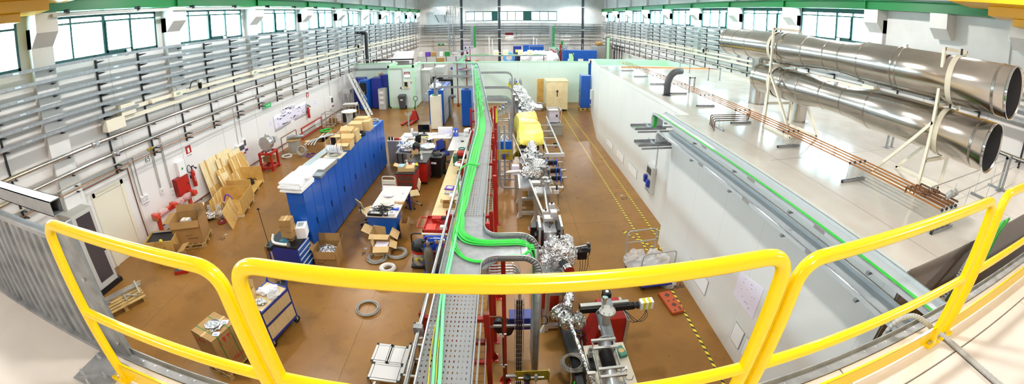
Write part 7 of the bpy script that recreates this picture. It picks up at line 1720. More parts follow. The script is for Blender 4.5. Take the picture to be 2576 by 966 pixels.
t=T('black_valve','black valve block below the left front of the yellow sheet','valve',(.68,12.95,1.0));MB().b2(-.14,.14,-.12,.12,0,.24).B('block','black',t,bevel=.02);flanged(t,(0,-.12,.12),(-.02,-.24,.12),.05)
t=T('guard_barrier','aluminium guard frame right of the yellow covered chamber','frame',(1.75,14.9,0))
for x in(1.5,2.0):
 for y in(12.3,17.4):MB().b2(x-.03,x+.03,y-.03,y+.03,0,1.3).B('post','alu',t,**W)
 MB().b2(x-.03,x+.03,12.3,17.4,1.25,1.31).B('long_rail','alu',t,**W)
for y in(12.3,13.2,14.1,15,15.9):MB().b2(1.5,2.0,y-.03,y+.03,1.25,1.31).B('cross_rail','alu',t,**W)
MB().b2(1.4,2.06,12.25,12.33,1.2,1.32).B('end_plate','alu_panel',t,**W)
t=T('bracket_wheel','small black wheel bracket hanging on the guard frame','bracket',(1.95,13.6,1.15));MB().lathe([(.02,-.04),(.08,-.04),(.08,.04),(.02,.04)],axis=(1,0,0),n=14).b2(-.1,.1,-.02,.02,.0,.1).B('wheel','black',t)
# profile cube with lilac box behind the guard frame
t=T('profile_cube','aluminium profile cube on a metal table near the wooden crate','frame',(2.55,18.8,.62))
for sx in(-1,1):
 for sy in(-1,1):MB().bar((sx*.32,sy*.4,0),(sx*.32,sy*.4,.72),.05).B('post','alu',t)
for z in(0.02,.7):
 for s in(-1,1):MB().bar((-.32,s*.4,z),(.32,s*.4,z),.05).B('rail','alu',t);MB().bar((s*.32,-.4,z),(s*.32,.4,z),.05).B('rail','alu',t)
t=T('lilac_box','pale lilac box inside the aluminium profile cube','box',(2.52,18.9,.66));MB().b2(-.26,.26,-.28,.28,0,.6).B('box','paper_lilac',t,bevel=.02);MB().b2(.1,.2,-.3,-.28,.3,.42).B('latch','dark_grey',t)
t=T('metal_table','grey metal table under the aluminium profile cube','table',(2.55,18.75,0));MB().b2(-.38,.4,-.5,.48,.56,.61).B('top','grey',t);MB().b2(-.34,.36,-.48,-.46,.1,.56).B('front_panel','grey_metal',t)
for x in(-.34,.36):
 for y in(-.44,.42):MB().b2(x-.02,x+.02,y-.02,y+.02,0,.56).B('leg','grey',t)
# far foil mass
wh=['nearest the yellow sheet','second beyond the yellow sheet','third beyond the yellow sheet','fourth beyond the yellow sheet','farthest by the green partition']
for k,(x,y,z,s)in enumerate(((1.05,18.2,1.0,1.6),(1.15,19.4,1.0,1.7),(1.0,20.6,1.05,1.8),(.9,21.9,1.1,1.8),(.85,23.2,1.2,1.6))):instrument('large foil covered instrument %s'%wh[k],x,y,z,s,True,360+k)
t=T('foil_bench','dark base under the far foil covered instruments','bench',(1.0,20.6,0));MB().b2(-.4,.4,-2.8,2.9,.75,1.0).B('beam','dark_grey',t);each(MB().b2(-.3,.3,-2.5,-2.1,0,.75).b2(-.3,.3,2.1,2.5,0,.75),'pillar','dark_grey',t)
t=T('tilted_tray','pale tray sticking out right of the far foil instruments','tray',(1.85,20.8,1.0));MB().b2(-.4,.3,-.4,.4,0,.03).B('tray','white',t);MB().b2(-.3,-.25,-.3,.3,-1.0,0).B('support','dark_grey',t)
t=T('yellow_modules','yellow plate with three steel heads at the far end of the beamline','instrument',(.75,24.2,1.5));MB().b2(-.45,.45,-.05,.05,0,.28).B('plate','cable_yellow',t)
for x in(-.3,0,.35):MB().lathe([(.08,.1),(.1,.3),(.06,.5),(.03,.55)],(x,0,.05),n=14).B('head','galv',t,**S)
MB().b2(-.1,.1,-.1,.1,-1.5,0).B('post','dark_grey',t);MB().blob((.08,-.06,.35),(.12,.12,.12),2,.1).B('blue_cap','blue_bright',t)
# racks between the tray and the beamline
def rack(label,x,y,w,l,h,levels):
 t=T('pipe_rack',label,'rack',(x,y,0))
 for sx in(-1,1):
  for sy in(-1,1):MB().b2(sx*w/2-.025,sx*w/2+.025,sy*l/2-.025,sy*l/2+.025,0,h).B('post','alu',t)
 for z in levels:
  for s in(-1,1):MB().b2(-w/2,w/2,s*l/2-.02,s*l/2+.02,z,z+.04).B('rail','alu',t);MB().b2(s*w/2-.02,s*w/2+.02,-l/2,l/2,z,z+.04).B('rail','alu',t)
 return t
rack('near aluminium rack with valve panel between tray and yellow sheet',.0,13.6,.42,.9,1.3,(.15,.7,1.26))
rack('far aluminium rack under the steel manifold left of the foil instruments',-.1,17.2,.7,1.8,1.5,(.3,.9,1.46))
for k in range(5):R=random.Random(400+k);t=T('steel_manifold','%s cluster of steel valves on the far rack beside the tray'%nth[k],'valve',(-.3+.14*k,16.6+.3*k,1.5));flanged(t,(0,0,0),(0,0,.25),.06);flanged(t,(0,0,.2),(.15,-.1+.05*k,.4),.05,'galv','elbow');MB().cyl((0,0,.25),(0,0,.42),.015).cyl((0,0,.4),(0,0,.43),.07,n=14).B('handwheel','dark_metal' if k%2 else 'blue_dark',t)
t=T('filter_panel','olive panel with blue filter beside the upright pipes in mid hall','panel',(.02,12.2,1.15));MB().b2(-.26,.26,-.01,.01,0,.35).B('plate','olive',t);MB().cyl((-.02,-.07,.05),(-.02,-.07,.2),.05).B('filter_bowl','blue_dark',t);MB().cyl((-.2,-.06,.24),(.22,-.06,.24),.02).cyl((.12,-.06,.15),(.12,-.06,.3),.035).B('regulator','chrome',t);MB().cyl((0,.05,-1.15),(0,.05,1.2),.03).B('pipe_support','galv',t)
t=T('blue_box','blue panel box behind the mid hall olive panel','box',(.02,12.7,1.35));MB().b2(-.26,.26,-.05,.08,0,.3).B('box','blue',t,bevel=.008);MB().b2(-.02,.02,.02,.06,-1.35,0).B('post','galv',t)
for k,(x,y)in enumerate(((-.14,12.0),(-.2,12.5),(.2,12.9))):t=T('upright_pipe','%s upright steel pipe with floor bend in mid hall'%['left','middle','right'][k],'pipe',(x,y,0));MB().tube(fillet([(x,y,2.4),(x,y,.22+.1*k),(.62,y-.1,.22+.1*k)],.15),.03 if k!=1 else .02,10).B('pipe','galv',t,**W,smooth=60)
t=T('foil_bottle','foil wrapped bottle on the near aluminium rack','bottle',(0,13.5,1.3));MB().blob((0,0,.15),(.26,.26,.36),61,.3).B('foil','foil',t)
t=T('lilac_sheet','pale lilac box left of the middle lance','box',(.38,11.9,.75));MB().b2(-.12,.12,-.1,.1,0,.32).B('box','paper_lilac',t,bevel=.01);MB().b2(-.04,.04,-.04,.04,-.75,0).B('post','alu',t)
t=T('lance_pole','thin slanting bright pole left of the yellow sheet front','pipe',(.4,13.0,1.3));MB().cyl((.34,13.9,1.5),(.72,11.2,1.25),.022).B('pole','alu',t,**W,**S)
t=T('yellow_label_post','two yellow labels on the red post beside the far tray','label',(-.3,14.9,2));MB().b2(-.06,.06,-.01,.01,-.3,.3).B('label','cable_yellow',t);MB().b2(-.03,.03,.012,.04,-2,.4).B('strip_post','post_red',t)
# ================================================================== FLOOR MARKS, RIGHT AISLE, BACKGROUND
def tape(label,pts,w=.055):
 t=T('hazard_tape',label,'floor tape',(pts[0][0],pts[0][1],0));vs_,uv,d0=[],[],0;m=MB()
 for a,b in zip(pts,pts[1:]):
  a,b=Vector((*a,0)),Vector((*b,0));d=(b-a);n=d.normalized().cross(Vector((0,0,1)))*w/2;m.add([p+Vector((0,0,.003))for p in(a+n,b+n,b-n,a-n)],[(3,2,1,0)]);L_=d.length/.16
  uv+=[(.35,d0+L_)[::-1]if 0 else(d0+0,.0)];uv[-1:]=[(d0,.35),(d0+L_,.35),(d0+L_,0),(d0,0)];d0+=L_
 o=m.B('strip','hazard',t,**W);l=o.data.uv_layers.new(name='UVMap');f=0
 for poly in o.data.polygons:
  q=uv[4*poly.index:4*poly.index+4][::-1]
  for i,li in enumerate(poly.loop_indices):l.data[li].uv=q[i]
 return t
tape('left yellow and black tape line along the right aisle',[(3.63,22.7),(3.68,13.7),(3.73,8.03)])
tape('right yellow and black tape line along the right aisle',[(4.06,23.6),(4.22,16.3),(4.24,8.69)])
tape('yellow and black tape box crossing the aisle by the enclosure step',[(3.34,9.17),(4.12,9.2),(4.46,9.17),(4.25,8.3),(4.05,8.15),(3.34,9.17)])
tape('yellow and black tape line beside the white enclosure near the railing',[(3.76,6.5),(3.75,5.5),(3.72,3.6)])
for s_,px,py,w in(('67',1571,500,'between the aisle tape lines'),('66',1708,720,'by the enclosure foot near the railing'),('9',914,639,'left of the cable coils'),('10',557,601,'right of the tall carton')):
 c=fl(px,py);t=T('floor_number','black number %s painted on the floor %s'%(s_,w),'floor number',(c.x,c.y,.002));text('numerals',s_,.24,t,(0,0,.001),(0,0,.0),'ink');MB().lathe([(.005,0),(.05,0),(.05,.002),(.005,.002)],(-.02,.26,0),n=14).B('floor_plug','grey_metal',t)
t=T('platform_trolley','grey flat trolley with tube handle loaded with clear plastic by the enclosure','trolley',(3.3,7.28,0),.06)
MB().b2(-.42,.42,-.42,.3,.16,.21).B('deck','alu_panel',t,bevel=.01)
MB().tube(fillet([(-.38,.28,.2),(-.38,.34,1.0),(.38,.34,1.0),(.38,.28,.2)],.12),.018,10).B('handle','grey_metal',t,smooth=60);MB().cyl((-.38,.31,.7),(.38,.31,.7),.014).B('handle_bar','grey_metal',t)
for x in(-.34,.34):
 for y in(-.34,.22):MB().cyl((x-.02,y,.07),(x+.02,y,.07),.07,n=14).B('caster','black',t)
for k,(x,y,s_)in enumerate(((3.08,7.3,.55),(3.5,7.2,.7))):a=T('plastic_bag','%s clear plastic bag on the flat trolley'%['left','right'][k],'bag',(x,y,.21));MB().blob((0,0,.16),(s_,.5,.5),150+k,.4,flat=.7).B('bag','plastic_film',a)
t=T('platform_trolley','second flat trolley with tube handle under the railing bar','trolley',(3.45,6.75,0));MB().b2(-.45,.3,-.25,.25,.14,.19).B('deck','blue_dark',t,bevel=.01);MB().tube(fillet([(-.35,.22,.19),(-.3,.26,.7),(.55,.3,.7),(.5,.24,.19)],.1),.016,8).B('handle','grey_metal',t,smooth=60)
for x in(-.35,.2):MB().cyl((x-.02,-.1,.07),(x+.02,-.1,.07),.07,n=14).B('caster','black',t)
a=T('white_bag','white wrapped bundle on the second flat trolley','bag',(3.45,6.78,.19));MB().blob((0,0,.1),(.6,.36,.3),160,.25,flat=.7).B('bag','paper',a)
a=T('silver_bag','silver plastic bag on the floor above the red brick block','bag',(3.72,6.62,0));MB().blob((0,0,.08),(.34,.26,.24),161,.4,flat=.7).B('bag','plastic_film',a)
t=T('drilled_block','orange red drilled block lying beside the floor tape','block',(3.55,6.02,0),.1);w,l,h=.15,.36,.09
MB().b2(-w,w,-l,l,0,h).B('block','terracotta',t,bevel=.025)
for y in(-.17,.17):MB().lathe([(.005,h+.0005),(.07,h+.0005),(.07,h+.002),(.005,h+.002)],(.0,y+.04,0),n=4).B('pocket','brown_dark',t)
for x,y in((-.06,.02),(.07,.02),(-.06,-.3),(.07,-.3),(.07,-.24)):MB().lathe([(.003,h+.0005),(.028,h+.0005),(.028,h+.002),(.003,h+.002)],(x,y,0),n=12).B('hole','brown_dark',t)
# wooden crate and blue cabinet at the green partition
t=T('wooden_crate','tall plywood crate with black arrow in front of the green partition','crate',(3.4,24.3,0));MB().b2(-.68,.68,-.6,.6,.12,1.92).B('body','ply_pale',t,bevel=.01);MB().b2(-.7,.7,-.62,.62,1.92,1.96).B('lid','ply_pale',t)
for x in(-.55,.55):MB().b2(x-.08,x+.08,-.58,.58,0,.12).B('skid','black',t)
MB().extr([(-.03,-.605,.95),(.03,-.605,.95),(.03,-.605,1.25),(.1,-.605,1.25),(0,-.605,1.42),(-.1,-.605,1.25),(-.03,-.605,1.25)],(0,.004,0)).B('arrow','ink',t)
t=T('timber_board','upright timber boards left of the wooden crate','timber',(2.45,25.0,0));MB().b2(-.22,.22,-.05,.05,0,1.9).B('board','ply',t);MB().b2(-.26,-.2,-.06,.06,0,1.92).B('edge_strip','ply_pale',t)
t=T('hose_stack','stack of steel hose rings on the floor by the wooden crate','hose',(2.3,24.2,0))
for k in range(5):MB().tube(arc((.02*(k%2),0,.05+.085*k),.28,0,2*PI*.97,24),.04,8).B('ring','steel',t,smooth=60)
t=tall_cabinet('blue_cabinet','tall blue cabinet on a pallet right of the wooden crate',(5.3,24.3,.1),.6,.7,2.15,'blue',0,'x');pallet('pallet under the tall blue cabinet by the enclosure',(5.3,24.3,0),.7,.8)
t=T('socket_box','white socket box with blue outlets on the annexe wall','socket',(5.35,21.5,1.2));MB().b2(-.3,-.1,-.2,.2,-.3,.6).B('housing','light_grey',t,bevel=.01);MB().b2(-.36,-.3,-.16,-.02,-.2,.05).B('outlet','blue_dark',t)
# control cabinets left of the tray
t=None
nm6=['nearest','second','third','fourth','farthest']
for k in range(5):t=tall_cabinet('rack_cabinet','%s blue rack cabinet with grey door in the row left of the tray'%nm6[k],(-3.72,20.9+.62*k,0),.82,.6,2.0,'blue',0,'X',group='row of rack cabinets left of the tray');MB().b2(-.15,.15,-.2,.2,2.0,2.02).B('fan_plate','black',t);MB().b2(.41,.43,-.28,.28,.1,1.95).B('grey_panel','grey_metal',t)
t=T('white_cabinet','narrow cream cabinet fed by the left side tray','cabinet',(-3.62,19.95,0));MB().b2(-.28,.28,-.22,.22,.05,1.86).B('body','cream',t,bevel=.006);MB().b2(-.25,.25,-.235,-.22,.1,1.82).B('door','cream',t);MB().b2(-.16,.1,-.15,.12,1.86,1.9).B('cable_entry','green_cable',t)
for z in(.4,1.0,1.6):each(MB().cyl((-.2,-.236,z),(-.2,-.24,z),.015).cyl((.2,-.236,z),(.2,-.24,z),.015),'screw','grey',t)
for k in range(2):t=tall_cabinet('rack_cabinet','%s blue cabinet directly left of the main tray in mid hall'%['near','far'][k],(-2.0,20.6+.65*k,0),.55,.62,2.05,'blue',0,'y',handles=False);MB().b2(-.12,.12,-.1,.1,2.05,2.07).B('fan_plate','black',t)
a=T('cable_heap','heap of white cables on top of the rack cabinets','cable',(-3.85,21.3,2.02));MB().blob((0,0,.12),(.6,.9,.3),171,.45,flat=.8).B('heap','cable_white',a)
t=T('silver_duct','bent silver hose between the rack cabinets and the gap','duct',(-3.0,22.5,0));MB().tube(fillet([(-.2,0,0),(-.2,0,1.3),(.15,0,1.3)],.2),.1,12).B('hose','galv',t,smooth=60)
t=T('leaning_ladder','aluminium ladder leaning beside the rack cabinets','ladder',(-4.6,20.9,0))
for y in(-.2,.2):MB().bar((-.2,y,0),(.3,y+.1,1.9),.04,.02).B('stile','alu',t)
for k in range(7):f=(k+.5)/7;MB().cyl((-.2+.5*f,-.2+.1*f,1.9*f),(-.2+.5*f,.2+.1*f,1.9*f),.015).B('rung','alu',t)
t=T('pallet_truck','red hand pallet truck on the open floor by the coat stand','pallet truck',(-5.3,21.6,0),-.25)
for s in(-1,1):MB().b2(s*.2-.08,s*.2+.08,-1.15,.1,.06,.12).B('fork','red',t,bevel=.01);MB().cyl((s*.2-.05,-1.05,.04),(s*.2+.05,-1.05,.04),.04).B('roller','black',t)
MB().hexa([(-.28,.0,.08),(.28,.0,.08),(.28,.2,.08),(-.28,.2,.08),(-.1,.08,.6),(.1,.08,.6),(.1,.2,.6),(-.1,.2,.6)]).B('head','red',t);MB().cyl((0,.2,.3),(0,.35,1.15),.022).B('tow_bar','black',t);MB().tube(arc((0,.38,1.28),.14,0,2*PI,16,'xz'),.018).B('handle_loop','black',t)
for s in(-1,1):MB().cyl((s*.06-.03,.16,.09),(s*.06+.03,.16,.09),.09).B('wheel','black',t)
# beyond the partition
def far_box(name,label,cat,x,y,w,l,h,m,z=0,top=None):
 t=T(name,label,cat,(x,y,z));MB().b2(-w/2,w/2,-l/2,l/2,0,h).B('body',m,t,bevel=.01);MB().b2(-w*.48,w*.48,-l/2-.012,-l/2,.08,h-.05).B('door',m if top is None else top,t);MB().b2(w*.3,w*.34,-l/2-.03,-l/2-.012,h*.5,h*.6).B('handle','black',t);return t
for k in range(2):far_box('grey_wardrobe','%s grey cabinet seen through the gap beside the green room'%['left','right'][k],'cabinet',-5.6+.75*k,27.8+1.6*k,.7,1.4,2.3,'light_grey')
for k in range(4):far_box('grey_cabinet','%s pale grey cabinet from the left in the row behind the green room'%['first','second','third','fourth'][k],'cabinet',-8.6+1.05*k,33.5,1.0,.6,2.15,'light_grey',group=None)if 0 else far_box('grey_cabinet','%s pale grey cabinet from the left in the row behind the green room'%['first','second','third','fourth'][k],'cabinet',-8.6+1.05*k,33.5,1.0,.6,2.15,'light_grey')
for k in range(5):far_box('grey_cabinet','%s grey cabinet from the left in the farther row by the caged ladder'%nm6[k],'cabinet',-8.2+1.0*k,38.5,.95,.6,2.2+.0*k,'grey_metal',top='light_grey')
for k,(x,m,w)in enumerate(((-8.3,'white',.3),(-7.6,'purple',.5),(-7.0,'card',.5),(-6.2,'white',.35),(-5.6,'green_dark',.5))):far_box('storage_box','%s box from the left on the farther cabinet row'%nm6[k],'box',x,38.5,w,.4,.45,m,2.2)
far_box('storage_box','brown carton on the near row of pale grey cabinets','box',-5.5,33.5,.7,.45,.4,'card',2.15)
t=T('white_board','white sloping board above the green room','board',(-8.4,31,2.6));MB().hexa([(-.9,0,0),(.9,0,0),(.9,.02,0),(-.9,.02,0),(-.6,.5,.75),(1.05,.5,.75),(1.05,.52,.75),(-.6,.52,.75)]).B('board','paper',t);MB().b2(-.6,.6,.3,.36,-2.6,.1).B('stand','grey',t)
t=T('black_rail','black handrail on top behind the green room','rail',(-8.2,27.6,2.9));MB().b2(-1.5,1.7,-.03,.03,.1,.2).B('rail','black',t)
for x in(-1.45,0,1.6):MB().b2(x-.04,x+.04,-.03,.03,-2.9,.12).B('post','dark_grey',t)
t=T('black_trolley','black instrument trolley seen in the gap','trolley',(-4.75,27.4,0));MB().b2(-.35,.35,-.3,.3,1.1,1.8).B('cabinet','black',t,bevel=.02);MB().b2(-.2,.1,-.32,-.3,1.3,1.6).B('paper','paper',t)
for x in(-.3,.3):
 for y in(-.25,.25):MB().b2(x-.03,x+.03,y-.03,y+.03,0,1.1).B('leg','black',t)
t=T('scissor_lift','blue scissor lift table far down the gap','lift table',(-4.1,36.5,0));each(MB().b2(-.9,.9,-.5,.5,1.2,1.3).b2(-.9,.9,-.5,.5,.1,.2),'deck','blue_dark',t)
for s in(-1,1):MB().bar((-.8,s*.4,.2),(.8,s*.4,1.2),.08).bar((.8,s*.4,.2),(-.8,s*.4,1.2),.08).B('scissor_arm','blue_dark',t)
for x in(-.7,.7):MB().cyl((x,-.5,.08),(x,-.42,.08),.09).B('wheel','black',t)
far_box('rack_unit','black low rack unit in the gap beside the partition end','rack',-4.0,28.0,1.4,.5,1.5,'dark_grey',top='black')
# caged ladder, posters, far door, sign
t=T('caged_ladder','galvanised caged ladder on the far wall left corner','ladder',(-6.2,48.4,0))
for x in(-6.75,-6.25):MB().b2(x-.04,x+.04,48.3,48.38,0,7.6).B('stile','galv',t,**W)
for k in range(25):MB().b2(-6.75,-6.25,48.32,48.36,.3+.3*k,.34+.3*k).B('rung','galv',t,**W)
for k in range(7):MB().tube([Vector((-6.5,48.3,2.6+.75*k))+Vector((.42*math.cos(a),.75*math.sin(a),0))for a in[PI+PI*i/10 for i in range(11)]],.03,5).B('cage_hoop','galv',t,**W)
for i in range(5):a=PI+PI*(i+.5)/5;MB().cyl((-6.5+.42*math.cos(a),48.3+.75*math.sin(a),2.6),(-6.5+.42*math.cos(a),48.3+.75*math.sin(a),7.2),.025,n=5).B('cage_bar','galv',t,**W)
t=T('ladder_platform','grey landing bracket at the top of the far caged ladder','platform',(-8.0,48.4,5.7));MB().b2(-8.6,-7.0,47.6,49,6.5,6.6).b2(-8.6,-7.0,47.6,47.66,6.6,7.5).B('landing','galv_dull',t,**W);each(MB().bar((-8.4,47.7,6.5),(-8.1,48.9,5.6),.08).bar((-7.2,47.7,6.5),(-7.3,48.9,5.6),.08),'brace','galv_dull',t,**W)
for lab,x,z,w,h,m in(('lilac poster with pictures on the far wall right of the caged ladder',-4.6,1.0,1.4,2.2,'paper_lilac'),('pale poster on the far wall behind the long side tray',4.2,1.5,1.3,1.3,'paper_lilac')):
 t=T('poster',lab,'poster',(x,48.95,z));MB().b2(-w/2,w/2,0,.03,0,h).B('sheet',m,t)
 for k in range(4):MB().b2(-w*.4+w*.2*k,-w*.28+w*.2*k,-.01,0,h*(.2+.3*(k%2)),h*(.32+.3*(k%2))).B('picture','ink',t)
t=T('warning_sign','lit warning sign with dark red top in the middle of the far wall','sign',(wy(1281,85,48.9).x,48.9,wy(1281,89,48.9).z));MB().b2(-.55,.55,-.05,.1,-.45,.4).B('housing','light_grey',t);MB().b2(-.5,.5,-.06,-.05,.02,.36).B('red_panel','red_dark',t);MB().b2(-.5,.5,-.06,-.05,-.4,-.02).B('lit_panel',MATS['sign_lit'],t)
o=MB().b2(-8.9,-6.9,48.9,49,0,2.5).B('door_2','beige');o['kind']='structure';MB().b2(-8.75,-7.05,48.86,48.9,0.02,2.35).B('leaf','light_grey',o)
t=T('exit_sign','green emergency exit sign on the far wall above the far door','exit sign',(-7.9,48.9,2.75));MB().b2(-.4,.4,-.05,.1,-.12,.12).B('box','sign_green',t);MB().b2(-.1,.1,-.06,-.05,-.06,.06).B('pictogram','white',t)
for k,(px,m)in enumerate(((1161,'pole_black'),(1256,'pole_black'),(1466,'pole_black'))):
 b=wy(px,60,44.0);t=T('downpipe','%s tall black pipe rising in front of the far wall'%['left','middle','right'][k],'pipe',(b.x,44,0));MB().cyl((0,0,0),(0,0,ZC),.16,n=16).B('pipe',m,t,**S)
 for z in(2.0,3.6,4.6,7.2):MB().cyl((0,0,z),(0,0,z+.07),.19,n=16).B('clamp','light_grey',t,**S)
b=wx(922,120,-10.15);t=T('downpipe','black pipe with elbow standing in front of the left wall','pipe',(b.x,b.y,0));MB().tube(fillet([(0,0,0),(0,0,5.1),(-.7,0,5.1)],.12),.13,14).B('pipe','pole_black',t,smooth=60);MB().cyl((0,0,3.05),(0,0,3.15),.18,n=14).B('clamp','galv',t)
# hall equipment in front of the far wall
for k,(x,y,w,h,m,lab)in enumerate(((3.4,43.5,2.3,2.9,'blue','blue equipment cabinet behind the white covers'),(8.0,40,3.6,2.6,'blue','wide blue cabinet with white labels by the right black pipe'),(1.6,43.6,.9,2.8,'blue_dark','dark blue rack left of the blue equipment cabinet'),(10.6,41,2.2,3.0,'grey_metal','grey cabinet with a bag on top at the far right'))):
 t=far_box('equipment_cabinet',lab,'cabinet',x,y,w,1.0,h,m)
 if k==1:
  for i in range(3):MB().b2(-1.3+1.1*i,-.75+1.1*i,-.53,-.512,1.3,1.75).B('label','paper',t)
a=T('brown_bag','brown bag on the far grey cabinet','bag',(10.4,41,3.0));MB().blob((0,0,.25),(.9,.5,.5),181,.3,flat=.9).B('bag','card',a)
for k,(x,y,w,h)in enumerate(((2.2,34,1.6,.9),(3.2,33.5,2.0,1.1),(4.2,34.3,1.5,.9))):t=T('white_cover','%s white plastic cover draped over equipment beyond the partition'%['left','middle','right'][k],'cover',(x,y,2.0));MB().blob((0,0,.3),(w,1.5,h+.4),190+k,.3,16,10,flat=.6).B('sheet','paper',t);MB().b2(-w*.4,w*.4,-.5,.5,-2.0,.1).B('equipment','dark_grey',t)
for k in range(4):t=T('white_module','%s white box from the left on the long side tray'%['first','second','third','fourth'][k],'module',(-.55+.75*k+(.4 if k>1 else 0),30,3.0));MB().b2(-.2,.2,-.15,.15,0,.4).B('box','cream',t,bevel=.02);MB().b2(-.1,.1,-.16,-.15,.15,.2).B('label','cable_yellow',t)
t=T('light_blue_arch','light blue arch shaped machine cover beyond the partition','machine',(.5,33,1.5));MB().lathe([(.25,-.1),(.5,-.1),(.5,.1),(.25,.1)],(0,0,1.0),(0,1,0),24,cap=False).B('arch',mat('sky_blue','5fb0f0',.4),t);MB().b2(-.5,.5,-.1,.1,-1.5,.6).B('base','light_grey',t)
t=T('worker_mannequin_suit','black and yellow cable reel post beyond the partition','post',(1.25,31.5,0));MB().b2(-.15,.15,-.1,.1,0,3.1).B('post','black',t);MB().b2(-.25,.25,-.15,.15,3.1,3.3).B('cap','cable_yellow',t)
t.name='reel_post'
for k,(px,x2)in enumerate(((1190,.35),(1388,.35))):
 b=wy(px,90,47.5);t=T('riser_tray','%s vertical cable tray with green cables on the far wall'%['left','right'][k],'cable tray',(b.x,47.5,0));MB().b2(-.3,.3,0,.1,2.4 if k else 2.6,5.0).B('tray','galv_dull',t);MB().b2(.2,.35,-.06,.0,2.4,5.0).b2(.1,.2,-.05,0,2.4,5).B('green_cables','green_dark',t)
 MB().hexa([(-.3,0,2.4),(.3,0,2.4),(.3,.1,2.4),(-.3,.1,2.4),(-1.8 if not k else 1.0,-6,2.2),(-1.2 if not k else 1.6,-6,2.2),(-1.2 if not k else 1.6,-5.9,2.3),(-1.8 if not k else 1.0,-5.9,2.3)]).B('sloping_tray','galv' if not k else 'green_pale',t)
 for j in range(3):MB().b2(-.9+.3*j if not k else-.3+.4*j,-.82+.3*j if not k else-.22+.4*j,-4+1.2*j,-3.9+1.2*j,0,2.3).B('red_post','post_red',t)
t=T('green_post','dark green vertical cable run beside the blue cabinet','cable',(6.3,41,0));MB().b2(-.12,.12,-.1,.1,0,3.5).B('run','green_dark',t);MB().b2(-.2,.2,-.12,.12,3.5,3.55).B('cap','galv',t)
for k in range(8):R=random.Random(500+k);t=T('process_pipe','%s bent steel pipe in the pipework before the far wall'%(nth+['eighth'])[k],'pipe',(4.5+.25*k,40,0));MB().tube(fillet([(0,0,0),(0,0,2.4+.2*R.random()*k),(R.uniform(-1.2,1.2),0,2.4+.2*k*.5),(R.uniform(-1.2,1.2),.5,1.0)],.3),.06,8).B('pipe','galv' if k%3 else 'post_red',t,smooth=60)
for k in range(3):t=T('service_gantry','%s thin steel gantry over the pipework before the far wall'%['left','middle','right'][k],'frame',(3.8+2.1*k,42.5,0));MB().tube(fillet([(-.9,0,0),(-.9,0,3.4-.15*k),(.9,0,3.4-.15*k),(.9,0,0)],.1),.04,6).B('hoop','galv',t);MB().cyl((-.9,0,2.8),(.9,0,2.8),.03,n=6).B('bar','galv',t)
for k,px in enumerate((1230,1238,1343,1351)):b=wy(px,100,47.9);t=T('drop_pipe','%s white drop pipe from the left on the far wall'%['first','second','third','fourth'][k],'pipe',(b.x,48.3,1.2));MB().cyl((0,0,0),(0,0,2.4-.3*(k%2)),.07,n=8).B('pipe','white',t,**S);MB().cyl((0,0,0),(0,0,.1),.1,n=8).B('fitting','steel',t)
for k,px in enumerate((1201,1248,1300,1311,1358,1409,1420)):b=wy(px,81,48.9);t=T('junction_box','%s small junction box from the left on the far wall'%nth[k].replace('nearest','first').replace('farthest','seventh'),'junction box',(b.x,48.9,b.z));MB().b2(-.2,.2,0,.1,-.15,.15).B('box','light_grey',t);MB().cyl((0,.05,-.15),(0,.05,-.9),.03,n=6).B('conduit','cable_grey',t)
t=T('lab_desk','desk with computer in front of the far poster','desk',(-3.6,43,0));MB().b2(-1.2,1.4,-.5,.5,.72,.78).B('top','desk_wood',t);MB().b2(-1.1,1.3,-.4,.4,0,.1).b2(-1.1,-1.0,-.4,.4,.1,.72).b2(1.2,1.3,-.4,.4,.1,.72).B('frame','grey',t)
for lab,x,w,h,m in(('black computer tower on the far desk',-4.5,.4,.55,'black'),('black monitor on the far desk',-3.9,.55,.5,'screen'),('brown parcel on the far desk',-2.9,.4,.5,'card')):far_box('desk_item',lab,'equipment',x,43,w,.3,h,m,.78)
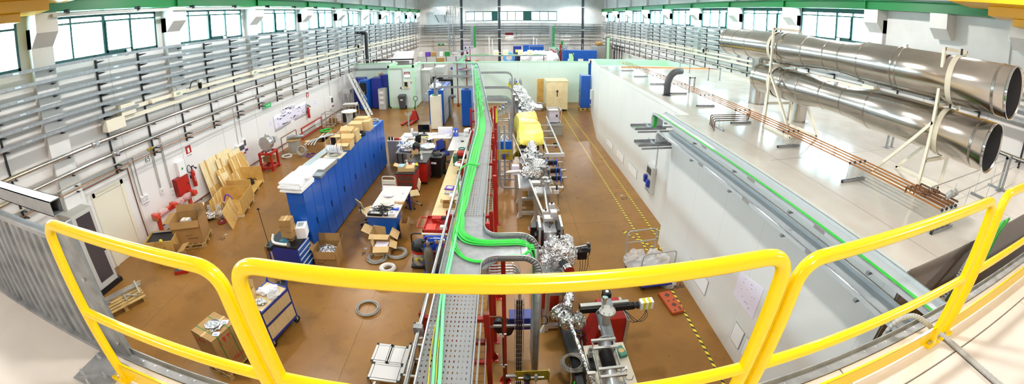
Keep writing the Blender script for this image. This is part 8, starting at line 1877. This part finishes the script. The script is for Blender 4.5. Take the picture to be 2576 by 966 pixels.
# right wall: tall dark doorway screen and green strip light frame
t=T('server_rack','dark server rack beside the pale green frame at the far right','rack',(11.9,44,0));MB().b2(-.7,.7,-.5,.5,0,2.9).B('case','dark_grey',t);MB().b2(-.5,.5,-.52,-.5,.3,2.7).B('front','black',t)
for k in range(5):MB().b2(-.4,.4,-.53,-.52,.5+.42*k,.6+.42*k).B('slot','grey',t)
t=T('green_screen','tall pale green framed panel at the far right','panel',(11.0,39.5,0));MB().b2(-.15,.15,-.03,.03,.2,4.0).B('panel','mint_bright',t);MB().b2(-.2,.2,.03,.05,0,4.1).B('frame','dark_grey',t)
t=T('green_screen','small pale green framed panel by the wide blue cabinet','panel',(6.9,38.5,0));MB().b2(-.25,.25,-.03,.03,.2,2.4).B('panel','mint_bright',t);MB().tube(fillet([(-.25,0,2.42),(.1,0,2.42),(.28,0,2.0),(.28,0,0)],.1),.05).B('frame','black',t)
exit_sign('green exit sign on the right wall far down',Vector((XR,38,2.2)),XR,-1)
for k in range(4):t=T('wall_conduit','%s vertical dark conduit on the far part of the right wall'%['first','second','third','fourth'][k],'conduit',(12.7,40+.9*k,0));MB().cyl((0,0,0),(0,0,3.0),.05,n=8).B('conduit','dark_metal',t);MB().b2(0,.3,-.04,.04,2.9,2.98).B('bracket','dark_metal',t)
# right end: trays with green cables beside the enclosure, socket on the right wall
t=T('riser_tray','perforated tray with green cables under the far right railing','cable tray',(4.6,1.5,3));MB().hexa([(4.05,1.45,3.0),(4.5,1.45,3.0),(4.5,1.5,3.0),(4.05,1.5,3.0),(5.6,1.75,3.75),(6.05,1.75,3.75),(6.05,1.8,3.75),(5.6,1.8,3.75)]).B('tray','perf',t,**W)
for k in range(4):MB().tube(spline([(4.3+.06*k,1.4,3.0),(4.9+.07*k,1.5,3.3),(5.7+.08*k,1.68,3.72),(6.2+.09*k,1.75,3.85)],6),.018,7).B('green_cable','green_dark' if k%2 else 'green_cable',t,**W)
b=wx(2545,97,XR);t=T('wall_socket','small white box with conduit high on the right wall','socket',(XR,b.y,b.z));MB().b2(-.08,0,-.09,.09,-.1,.1).B('box','white',t,bevel=.01);MB().cyl((-.03,0,-.1),(-.03,0,-1.6),.02,n=8).B('conduit','light_grey',t)
SC.view_settings.exposure=EXPOSURE
SC.cycles.use_denoising=True
SC.cycles.max_bounces=8;SC.cycles.diffuse_bounces=4;SC.cycles.glossy_bounces=4;SC.cycles.transparent_max_bounces=16
SC.cycles.sample_clamp_indirect=6
SC.cycles.caustics_reflective=False;SC.cycles.caustics_refractive=False
bpy.context.view_layer.update()
